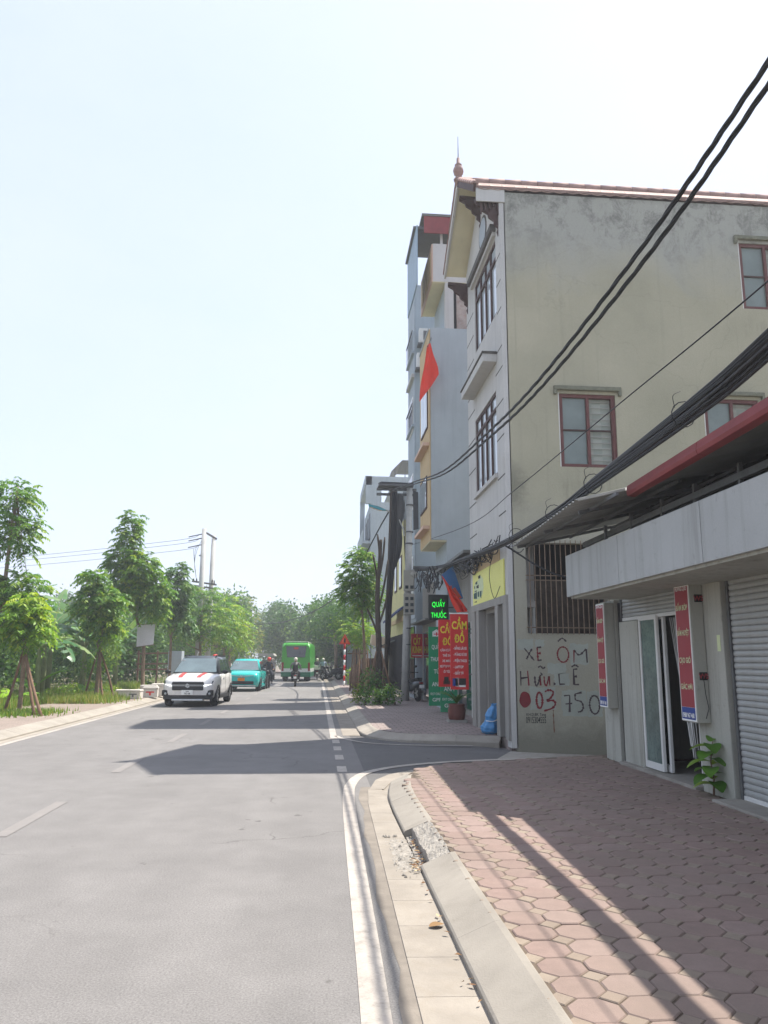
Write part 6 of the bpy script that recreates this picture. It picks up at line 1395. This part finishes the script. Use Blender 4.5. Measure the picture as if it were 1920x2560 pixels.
def car(name, loc, rz, label, paint, roof, W, H, Ln, spec):
    r = empty(name, loc, rz, label=label, cat='car'); hw = W/2; belt = spec['belt']; hood = spec['hood']; g = spec['gc']
    S = [(0.0, g+.16, hood-.26, hw*.72), (.05, g+.08, hood-.16, hw*.86), (.16, g+.04, hood-.09, hw*.945), (.4, g, hood-.03, hw*.985), (.9, g, hood+.02, hw), (1.22, g, belt-.02, hw), (1.6, g, belt, hw), (2.6, g, belt, hw), (3.5, g, belt+.02, hw*.995), (Ln-.35, g+.04, belt+.02, hw*.96), (Ln-.08, g+.14, belt-.03, hw*.9), (Ln, g+.25, belt-.15, hw*.8)]
    mb = MB(); mb.loft([sect(*s) for s in S]); mb.build('body', paint, r)
    # greenhouse
    yb0, yb1, yt0, yt1 = spec['ys']; wb, wt = hw*.93, hw*.70; zt = H-.06
    def ring(y0, y1, w, z, rr=.12): return [(-w+rr, y0, z), (w-rr, y0, z), (w, y0+rr*1.6, z), (w, y1-rr, z), (w-rr, y1, z), (-w+rr, y1, z), (-w, y1-rr, z), (-w, y0+rr*1.6, z)]
    mb = MB(); mb.loft([ring(yb0, yb1, wb, belt-.03), ring(yt0-.02, yt1+.02, wt+.01, zt-.02), ring(yt0+.04, yt1, wt-.05, zt+.045), ring(yt0+.4, yt1-.4, wt*.5, zt+.06)]); mb.build('cabin', roof, r)
    def qp(n, pts, m, off=(0, 0, 0)): mb = MB(); mb.prism([(a+off[0], b+off[1], c+off[2]) for a, b, c in pts], (off[0]*.2 or 0, off[1]*.2 or .002, off[2]*.2 or 0)); return mb.build(n, m, r)
    L_ = lambda t, a, b: a+(b-a)*t
    z0, z1 = belt+.02, zt-.05; f0, f1 = (z0-belt+.03)/(zt-belt+.01), (z1-belt+.03)/(zt-belt+.01)
    ya, yb = L_(f0, yb0, yt0), L_(f1, yb0, yt0); wa, wb_ = L_(f0, wb, wt)-.07, L_(f1, wb, wt)-.05
    qp('windshield', [(-wa, ya, z0), (wa, ya, z0), (wb_, yb, z1), (-wb_, yb, z1)], 'windshield', (0, -.012, .012))
    qp('rear_window', [(-wa+.05, L_(f0, yb1, yt1), z0), (wa-.05, L_(f0, yb1, yt1), z0), (wb_, L_(f1, yb1, yt1), z1), (-wb_, L_(f1, yb1, yt1), z1)], 'dark_glass', (0, .012, .012))
    for s in (-1, 1):
        xa, xb = s*(L_(f0, wb, wt)), s*(L_(f1, wb, wt))
        for (p0, p1) in ((.14, .46), (.49, .74), (.77, .95)):
            a0, a1, b0, b1 = L_(p0, ya, L_(f0, yb1, yt1)), L_(p1, ya, L_(f0, yb1, yt1)), L_(p0, yb, L_(f1, yb1, yt1)), L_(p1, yb, L_(f1, yb1, yt1))
            mb = MB(); mb.prism([(xa, a0, z0), (xa, a1, z0), (xb, b1, z1), (xb, b0, z1)], (s*.008, 0, .003)); mb.build('side_window', 'dark_glass', r)
        mi = MB().ball((s*(hw+.11), yb0+.28, belt+.04), (.11, .07, .075), 10, 6).build('mirror', 'trimblack' if paint == 'carwhite' else 'cardark', r)
        for yw in (.82, Ln-.85):
            mb = MB(); ra = spec['wr']+.055; vs = []
            arc = [(yw+ra*math.cos(a), spec['wr']+ra*math.sin(a)) for a in np.linspace(-.25, math.pi+.25, 14)]; arc2 = [(yw+(ra-.1)*math.cos(a), spec['wr']+(ra-.1)*math.sin(a)) for a in np.linspace(math.pi+.25, -.25, 14)]
            mb.prism([(s*(hw-.05), a, max(b, .2)) for a, b in arc+arc2], (s*.065, 0, 0)); mb.build('wheel_arch', 'trimblack', r)
            wheel(r, s*(hw-.12), yw, spec['wr'], .22, r)
        MB().box(s*(hw-.03)-.02, s*(hw-.03)+.03, 1.2, Ln-1.2, g-.02, g+.10).build('sill', 'trimblack' if paint == 'carwhite' else paint, r)
        MB().bar((s*(hw-.005), 1.9, belt-.18), (s*(hw-.005), 2.1, belt-.18), .03, .03).build('door_handle', 'silver', r)
        for yy in (1.35, 2.35, 3.25): MB().box(s*hw-.004, s*hw+.002, yy, yy+.008, g+.15, belt-.04).build('door_seam', 'trimblack', r)
    return r
suv = car('parked_car', (-4.33, 26.9, 0), -.04, 'white compact crossover with red bonnet stripes and black grille', 'carwhite', 'cardark', 1.775, 1.70, 4.45, dict(belt=1.10, hood=1.02, gc=.26, ys=(1.12, 4.28, 1.95, 3.95), wr=.33))
suv.name = 'white_car'
def part(r, n, m, *e, bevel=0): return MB().box(*e).build(n, m, r, bevel)
g = part(suv, 'grille', 'trimblack', -.52, .52, -.045, .1, .55, .83, bevel=.03)
for z in (.69, .72): part(suv, 'grille_bar', 'silver', -.56, .56, -.062, -.03, z, z+.014)
mb = MB(); S_pts = [(.075, .73), (.02, .755), (-.07, .715), (.035, .705), (-.01, .692), (.05, .672), (-.02, .65), (-.075, .678), (.01, .71), (-.04, .72)]
mb.prism([(-.08, -.075, .725), (-.01, -.075, .775), (.08, -.075, .725), (.03, -.075, .712), (-.005, -.075, .735), (-.03, -.075, .72), (.08, -.075, .672), (.01, -.075, .632), (-.08, -.075, .678), (-.03, -.075, .69), (.005, -.075, .672), (.03, -.075, .685)], (0, .012, 0)); mb.build('badge', 'silver', suv)
for s in (-1, 1):
    mb = MB(); mb.prism([(s*.50, -.03, .70), (s*.80, .10, .76), (s*.83, .16, .86), (s*.50, -.0, .79)], (0, .06, .01)); h = mb.build('headlight', 'dark_glass', suv)
    mb = MB(); mb.prism([(s*.52, -.045, .68), (s*.76, .06, .70), (s*.77, .06, .755), (s*.52, -.045, .73)], (0, .03, .0)); mb.build('lamp', 'lamp', h)
    part(suv, 'fog_surround', 'trimblack', s*.74-.12, s*.74+.10, .015, .2, .36, .56, bevel=.03); mb = MB(); mb.ball((s*.73, .0, .44), (.042, .03, .042), 10, 6); mb.build('fog_lamp', 'silver', suv)
    mb = MB(); mb.add([(s*.24, .02, .925), (s*.40, .05, .925), (s*.44, .9, 1.075), (s*.30, .9, 1.083)], [(0, 1, 2, 3)]); 
    mb2 = MB(); ys_ = np.linspace(.17, 1.12, 8); tb = [np.interp(y, [.16, .4, .9, 1.22], [.93, .99, 1.04, 1.08]) for y in ys_]
    mb2.add([(s*(.22+.06*y), y, z+.037) for y, z in zip(ys_, tb)]+[(s*(.37+.05*y), y, z+.036) for y, z in zip(ys_, tb)], [(i, i+1, 9+i, 8+i) for i in range(7)]); o = mb2.build('bonnet_stripe', 'carred', suv); so_ = o.modifiers.new('t', 'SOLIDIFY'); so_.thickness = .012; so_.offset = 0
    MB().bar((s*.56, 2.0, 1.70), (s*.58, 3.9, 1.70), .035, .05).build('roof_rail', 'trimblack', suv)
part(suv, 'lower_bumper', 'trimblack', -.80, .80, .01, .3, .24, .40, bevel=.03); part(suv, 'skid_plate', 'silver', -.52, .52, -.03, .2, .20, .27, bevel=.02)
pl = part(suv, 'number_plate', 'ink_white', -.19, .19, -.065, -.045, .405, .56); lettering('30H', 'ink_black', pl, (0, -.068, .49), (1, 0, 0), (0, 0, 1), height=.05, bold=.01); lettering('762.68', 'ink_black', pl, (0, -.068, .42), (1, 0, 0), (0, 0, 1), height=.055, bold=.01)
MB().ball((.48, 2.3, 1.70), (.10, .18, .06), 10, 6).build('roof_bag', 'carred', suv)
MB().tube(smoothpath([(-.12, 2.0, 1.70), (-.10, 2.0, 1.78), (-.07, 2.0, 1.84)], 4), .014, 6).build('aerial', 'ink_white', suv)
part(suv, 'windshield_sticker', 'ink_white', -.60, -.48, 1.76, 1.772, 1.53, 1.55)
taxi = car('turquoise_car', (-3.78, 39.6, 0), -.03, 'turquoise taxi hatchback with an orange number plate following the white car', 'carteal', 'carteal', 1.77, 1.61, 4.3, dict(belt=1.02, hood=.98, gc=.22, ys=(1.0, 4.1, 1.85, 3.7), wr=.33))
part(taxi, 'lower_grille', 'trimblack', -.62, .62, -.03, .1, .36, .52, bevel=.04); part(taxi, 'chin', 'silver', -.7, .7, -.02, .15, .27, .32, bevel=.01); part(taxi, 'number_plate', 'orange', -.17, .17, -.05, -.03, .53, .68)
MB().bar((-.6, .02, .80), (0, -.03, .74), .02, .03).build('brow', 'silver', taxi); MB().bar((.6, .02, .80), (0, -.03, .74), .02, .03).build('brow', 'silver', taxi)
MB().prism([(-.07, -.05, .82), (-.03, -.05, .82), (0, -.05, .76), (.03, -.05, .82), (.07, -.05, .82), (.01, -.05, .70), (-.01, -.05, .70)], (0, .02, 0)).build('badge', 'silver', taxi)
for s in (-1, 1):
    mb = MB(); mb.prism([(s*.42, -.0, .66), (s*.72, .08, .70), (s*.74, .08, .80), (s*.55, .03, .74)], (0, .04, 0)); mb.build('headlight', 'lamp', taxi)
part(taxi, 'windshield_sticker', 'ink_white', -.58, -.36, 1.44, 1.452, 1.40, 1.44)
# bus, seen from behind
bus = empty('city_bus', (-1.62, 58.2, 0), -.045, label='green city bus with white and dark green skirt seen from behind', cat='bus')
def bring(y, w, zb, zt, rr, tk=0): return [(-w+tk, y, zb), (w-tk, y, zb), (w, y, zb+.25), (w, y, zt*.55), (w-.02, y, zt-rr*1.4), (w-.06, y, zt-rr*.5), (w-.18, y, zt), (-w+.18, y, zt), (-w+.06, y, zt-rr*.5), (-w+.02, y, zt-rr*1.4), (-w, y, zt*.55), (-w, y, zb+.25)]
mb = MB(); mb.loft([bring(.05, .98, .42, 2.72, .3), bring(0, 1.02, .40, 2.62, .3), bring(.0, 1.05, .36, 2.6, .3), bring(.25, 1.08, .34, 2.80, .2), bring(3, 1.08, .34, 2.82, .2), bring(6.8, 1.07, .34, 2.8, .2)], smooth=False); mb.build('body', 'busgreen', bus, bevel=.03)
part(bus, 'skirt', 'busdark', -1.085, 1.085, -.03, 6.7, .34, .68, bevel=.02); part(bus, 'white_band', 'buswhite', -1.086, 1.086, -.024, 6.7, .682, .95); part(bus, 'roof_pod', 'bars', -.85, .85, .6, 5, 2.80, 2.93, bevel=.04)
MB().prism([(-.66, -.012, 1.75), (.66, -.012, 1.75), (.76, -.012, 2.56), (-.76, -.012, 2.56)], (0, .03, 0)).build('rear_window', 'dark_glass', bus, bevel=.03)
part(bus, 'route_display', 'taillight', -.18, .18, -.02, -.013, 2.33, 2.50); part(bus, 'route_digits', 'carred', -.15, .15, -.026, -.021, 2.36, 2.47)
for s in (-1, 1): part(bus, 'tail_light', 'taillight', s*.97-.08, s*.97+.08, -.035, .1, .75, 1.38, bevel=.02); wheel(bus, s*.86, 1.1, .42, .32, bus); part(bus, 'rear_tyre_guard', 'trimblack', s*.8-.22, s*.8+.22, .62, .66, .10, .38)
part(bus, 'bumper', 'busdark', -1.07, 1.07, -.06, .2, .36, .52, bevel=.03)
# motorbikes and riders
def skin_body(name, joints, edges, mats, parent, sub=1):
    me = bpy.data.meshes.new(name); keys = list(joints); me.from_pydata([joints[k][0] for k in keys], [(keys.index(a), keys.index(b)) for a, b in edges], [])
    o = link(name, me, parent); m = o.modifiers.new('skin', 'SKIN'); 
    for i, k in enumerate(keys): q = joints[k][1]; q = q if isinstance(q, tuple) else (q, q); me.skin_vertices[0].data[i].radius = q
    me.skin_vertices[0].data[0].use_root = True; m.use_smooth_shade = True
    if sub: s = o.modifiers.new('sub', 'SUBSURF'); s.levels = 1; s.render_levels = 1
    me.materials.append(MT[mats]); return o
def motorbike(loc, rz, label, paint='trimblack', group=None, box=None):
    r = empty('motorbike', loc, rz, label=label, cat='motorbike', group=group)
    for y in (0, 1.22): wheel(r, 0, y, .29, .1, r)
    MB().tube(smoothpath([(0, .05, .55), (0, .35, .50), (0, .75, .42), (0, 1.0, .62), (0, 1.05, .95)], 4), [.06, .08, .10, .10, .11, .11, .11, .10, .10, .09, .09, .09, .08, .07, .06, .05, .05], 8).build('frame', paint, r)
    MB().loft([[(-.10, y, z-.06), (.10, y, z-.06), (.13, y, z+.02), (.09, y, z+.06), (-.09, y, z+.06), (-.13, y, z+.02)] for y, z in ((-.15, .78), (.1, .76), (.4, .72), (.62, .70))], smooth=True).build('seat', 'black', r)
    MB().loft([[(-w, y, z0), (w, y, z0), (w*.9, y, z1), (-w*.9, y, z1)] for y, w, z0, z1 in ((-.32, .05, .62, .68), (-.2, .12, .55, .72), (.1, .14, .45, .70), (.5, .13, .40, .66), (.65, .08, .40, .6))], smooth=True).build('tail_fairing', paint, r)
    MB().bar((0, -.38, .50), (0, -.22, .66), .16, .02).build('rear_fender', 'black', r); MB().box(-.09, .09, -.40, -.388, .48, .60).build('number_plate', 'ink_white', r); MB().box(-.07, .07, -.345, -.32, .63, .69).build('tail_light', 'taillight', r)
    MB().tube([(.16, -.25, .36), (.16, .5, .30)], [.05, .035], 8).build('exhaust', 'silver', r); MB().tube([(-.05, 1.22, .29), (-.03, 1.05, .9)], .025, 6).build('fork', 'steel', r); MB().tube([(.05, 1.22, .29), (.03, 1.05, .9)], .025, 6).build('fork', 'steel', r)
    MB().tube(smoothpath([(-.34, .80, 1.0), (-.2, .95, 1.02), (0, 1.03, .98), (.2, .95, 1.02), (.34, .80, 1.0)], 4), .018, 6).build('handlebar', 'black', r)
    MB().ball((0, 1.14, .88), (.13, .1, .12), 10, 6).build('headlamp', paint, r)
    for s in (-1, 1): MB().tube([(s*.22, .93, 1.02), (s*.28, .93, 1.2)], .008, 5).build('mirror_stem', 'black', r); MB().ball((s*.29, .92, 1.23), (.06, .02, .045), 8, 5).build('mirror', 'black', r)
    if box: MB().box(-.22, .22, -.45, -.02, .80, 1.12).build('parcel', box, r, bevel=.02)
    return r
def rider(loc, rz, label, top, legs='trousers', pack=None, helmet='helmet', group=None):
    p = empty('person', loc, rz, label=label, cat='person', group=group)
    J = dict(pelvis=((0, .10, .86), (.15, .12)), belly=((0, .12, 1.02), (.14, .11)), chest=((0, .17, 1.24), (.17, .115)), neckb=((0, .19, 1.40), (.075, .07)), neck=((0, .20, 1.47), (.05, .05)), head=((0, .21, 1.57), (.08, .095)))
    E_ = [('pelvis', 'belly'), ('belly', 'chest'), ('chest', 'neckb'), ('neckb', 'neck'), ('neck', 'head')]
    for s, n in ((-1, 'l'), (1, 'r')):
        J.update({n+'sh': ((s*.20, .19, 1.36), .065), n+'el': ((s*.31, .40, 1.13), .048), n+'wr': ((s*.31, .70, 1.04), .034), n+'hd': ((s*.31, .79, 1.02), .036), n+'hip': ((s*.10, .14, .84), .095), n+'kn': ((s*.20, .54, .74), .068), n+'an': ((s*.19, .36, .34), .045), n+'to': ((s*.20, .50, .29), .042)})
        E_ += [('neckb', n+'sh'), (n+'sh', n+'el'), (n+'el', n+'wr'), (n+'wr', n+'hd'), ('pelvis', n+'hip'), (n+'hip', n+'kn'), (n+'kn', n+'an'), (n+'an', n+'to')]
    b = skin_body('body', J, E_, top, p)
    for s in (-1, 1):
        MB().tube(smoothpath([(s*.10, .14, .86), (s*.20, .54, .75), (s*.19, .36, .36)], 5), [.125, .118, .11, .104, .098, .09, .085, .078, .07, .065, .06], 10).build('trouser_leg', legs, p)
        MB().ball((s*.195, .44, .30), (.05, .13, .05), 8, 6).build('shoe', 'black', p); MB().ball((s*.31, .79, 1.02), (.045, .06, .04), 8, 6).build('hand', 'skin', p)
    MB().ball((0, .215, 1.60), (.118, .14, .12), 12, 8).build('helmet', helmet, p); MB().ball((0, .215, 1.52), (.085, .1, .1), 10, 7).build('face', 'skin', p)
    if pack: MB().loft([[(-w, .05-d, z), (w, .05-d, z), (w, .10, z), (-w, .10, z)] for z, w, d in ((.92, .12, .08), (1.0, .16, .14), (1.25, .16, .15), (1.40, .11, .08))], smooth=True).build('backpack', pack, p)
    return p
motorbike((-1.33, 47.2, 0), 0, 'motorbike ridden away down the middle of the lane behind the bus')
rider((-1.33, 47.2, 0), 0, 'person in grey jacket with backpack and pale helmet riding behind the bus', 'jacket', pack='black')
motorbike((.42, 60.5, 0), .05, 'motorbike with dark rear box passing the bus along the kerb', box='trimblack')
rider((.42, 60.5, 0), .05, 'person in pale blue shirt riding along the kerb past the bus', 'shirtblue')
motorbike((-.05, 63.5, 0), 0, 'motorbike with a white load just ahead of the kerbside rider', box='foam')
rider((-.05, 63.5, 0), 0, 'person in dark clothes riding ahead of the kerbside rider', 'trousers')
motorbike((-2.75, 45.2, 0), math.pi-.04, 'oncoming motorbike close behind the turquoise taxi')
rider((-2.75, 45.2, 0), math.pi-.04, 'person in a dark top riding toward us behind the taxi', 'trousers', helmet='carred')
motorbike((-4.4, 78, 0), math.pi, 'far oncoming motorbike beyond the cargo tricycle'); rider((-4.4, 78, 0), math.pi, 'person on the far oncoming motorbike beyond the tricycle', 'jacket')
for k, (x, y, a) in enumerate(((1.55, 58.2, 1.2), (1.75, 60.0, 1.1), (1.6, 61.8, 1.3), (2.1, 63.6, 1.2))): motorbike((x, y, WZ), a, 'dark motorbike parked askew on the far footway under the trees', group='parked motorbikes under the trees')
motorbike((3.60, 28.2, WZ), .25, 'motorbike parked below the red and yellow glass-cutting sign', 'cardark')
# cargo tricycle
tc = empty('cargo_tricycle', (-4.05, 64.0, 0), math.pi-.05, label='motor tricycle with canopy and cluttered load coming down the far lane', cat='tricycle')
for s in (-1, 1): wheel(tc, s*.55, .3, .29, .12, tc)
wheel(tc, 0, 2.0, .29, .1, tc)
part(tc, 'cargo_bed', 'steel', -.62, .62, -.3, 1.1, .5, .62); part(tc, 'tailboard', 'trimblack', -.62, .62, 1.1, 1.14, .5, 1.0)
for x in (-.58, .58):
    for y in (-.25, 1.05): part(tc, 'canopy_post', 'steel', x-.02, x+.02, y-.02, y+.02, .62, 1.85)
MB().prism([(-.7, -.4, 1.85), (.7, -.4, 1.85), (.55, -.4, 2.05), (-.55, -.4, 2.05)], (0, 1.8, 0)).build('canopy', 'bars', tc)
part(tc, 'load', 'dryleaf', -.5, .5, -.1, .9, .63, 1.2, bevel=.1); part(tc, 'load', 'jacket', -.3, .4, .1, .8, 1.2, 1.55, bevel=.1); part(tc, 'seat', 'black', -.2, .2, 1.2, 1.6, .65, .8); part(tc, 'front_shield', 'trimblack', -.3, .3, 1.75, 1.8, .5, 1.1); MB().bar((-.4, 1.7, 1.1), (.4, 1.7, 1.1), .03, .03).build('handlebar', 'black', tc)
# ---------------------------------------------------------------- right-hand far footway things
ws = empty('warning_sign', (1.50, 44.6, WZ), label='triangular orange warning sign on a red and white banded post', cat='road sign')
for k in range(8): MB().tube([(0, 0, k*.29), (0, 0, (k+1)*.29)], .055, 10).build('post_band', 'ink_white' if k % 2 == 0 else 'signred', ws)
mb = MB(); mb.prism([(-.33, -.07, 2.33), (.33, -.07, 2.33), (0, -.07, 2.92)], (0, .02, 0)); mb.build('plate', 'signred', ws, bevel=.01)
mb = MB(); mb.prism([(-.24, -.078, 2.385), (.24, -.078, 2.385), (0, -.078, 2.815)], (0, .006, 0)); mb.build('plate_face', 'signorange', ws)
mb = MB(); mb.prism([(-.05, -.083, 2.42), (.05, -.083, 2.42), (.04, -.083, 2.55), (.06, -.083, 2.60), (.0, -.083, 2.70), (-.05, -.083, 2.58)], (0, .004, 0)); mb.build('symbol', 'ink_black', ws)
st = empty('market_stall', (2.9, 40.5, WZ), label='brown boarded stall with a sunlit cream canvas top behind the pruned trunk', cat='stall')
part(st, 'counter', 'stake', -.6, .5, 0, 2.2, 0, 1.5); 
for k in range(9): part(st, 'board', 'stake', -.62+k*.125, -.51+k*.125, -.03, 0, .05, 1.55)
MB().prism([(-.2, -.4, 2.25), (.75, -.4, 2.0), (.75, -.4, 2.55), (-.15, -.4, 2.75)], (0, .8, 0)).build('canvas_top', 'awningcream', st); MB().prism([(.2, -.405, 2.1), (.36, -.405, 2.06), (.36, -.405, 2.66), (.22, -.405, 2.69)], (0, .003, 0)).build('dark_stripe', 'steel', st)
for x in (-.2, .7): part(st, 'post', 'steel', x-.02, x+.02, -.35, -.31, 0, 2.3)
for (x, y, z, w, m, lab) in ((2.4, 42, 1.4, .5, 'jacket', 'grey bundle of goods stacked behind the staked trees'), (2.0, 41, 1.3, .6, 'stake', 'brown crate stack behind the staked trees')):
    o = lumpy((x, y, z*.5), (w*.6, .5, z*.52), int(x*10), amp=.06).build('goods_pile', m); props(o, lab, 'goods')
bk = empty('bucket', (2.85, 31.4, WZ), label='small blue bucket on the far footway', cat='bucket'); MB().lathe([(.10, 0), (.14, .30), (.145, .31), (.13, .30), (.09, .02)], 12).build('pail', 'bluebag', bk)

# ---------------------------------------------------------------- air
hz = MB().box(-262, 262, -62, 422, -2, 19).build('haze', [], kind='stuff', label='thin bright summer haze over the street', cat='haze')
hm = bpy.data.materials.new('summer_haze'); hm.use_nodes = True; ht = hm.node_tree
for n in list(ht.nodes):
    if n.type == 'BSDF_PRINCIPLED': ht.nodes.remove(n)
pv = ht.nodes.new('ShaderNodeVolumePrincipled'); pv.inputs['Color'].default_value = (.92, .95, 1, 1); pv.inputs['Density'].default_value = .0019; pv.inputs['Anisotropy'].default_value = .25
ht.links.new(pv.outputs[0], [n for n in ht.nodes if n.type == 'OUTPUT_MATERIAL'][0].inputs['Volume'])
hz.data.materials.append(hm)
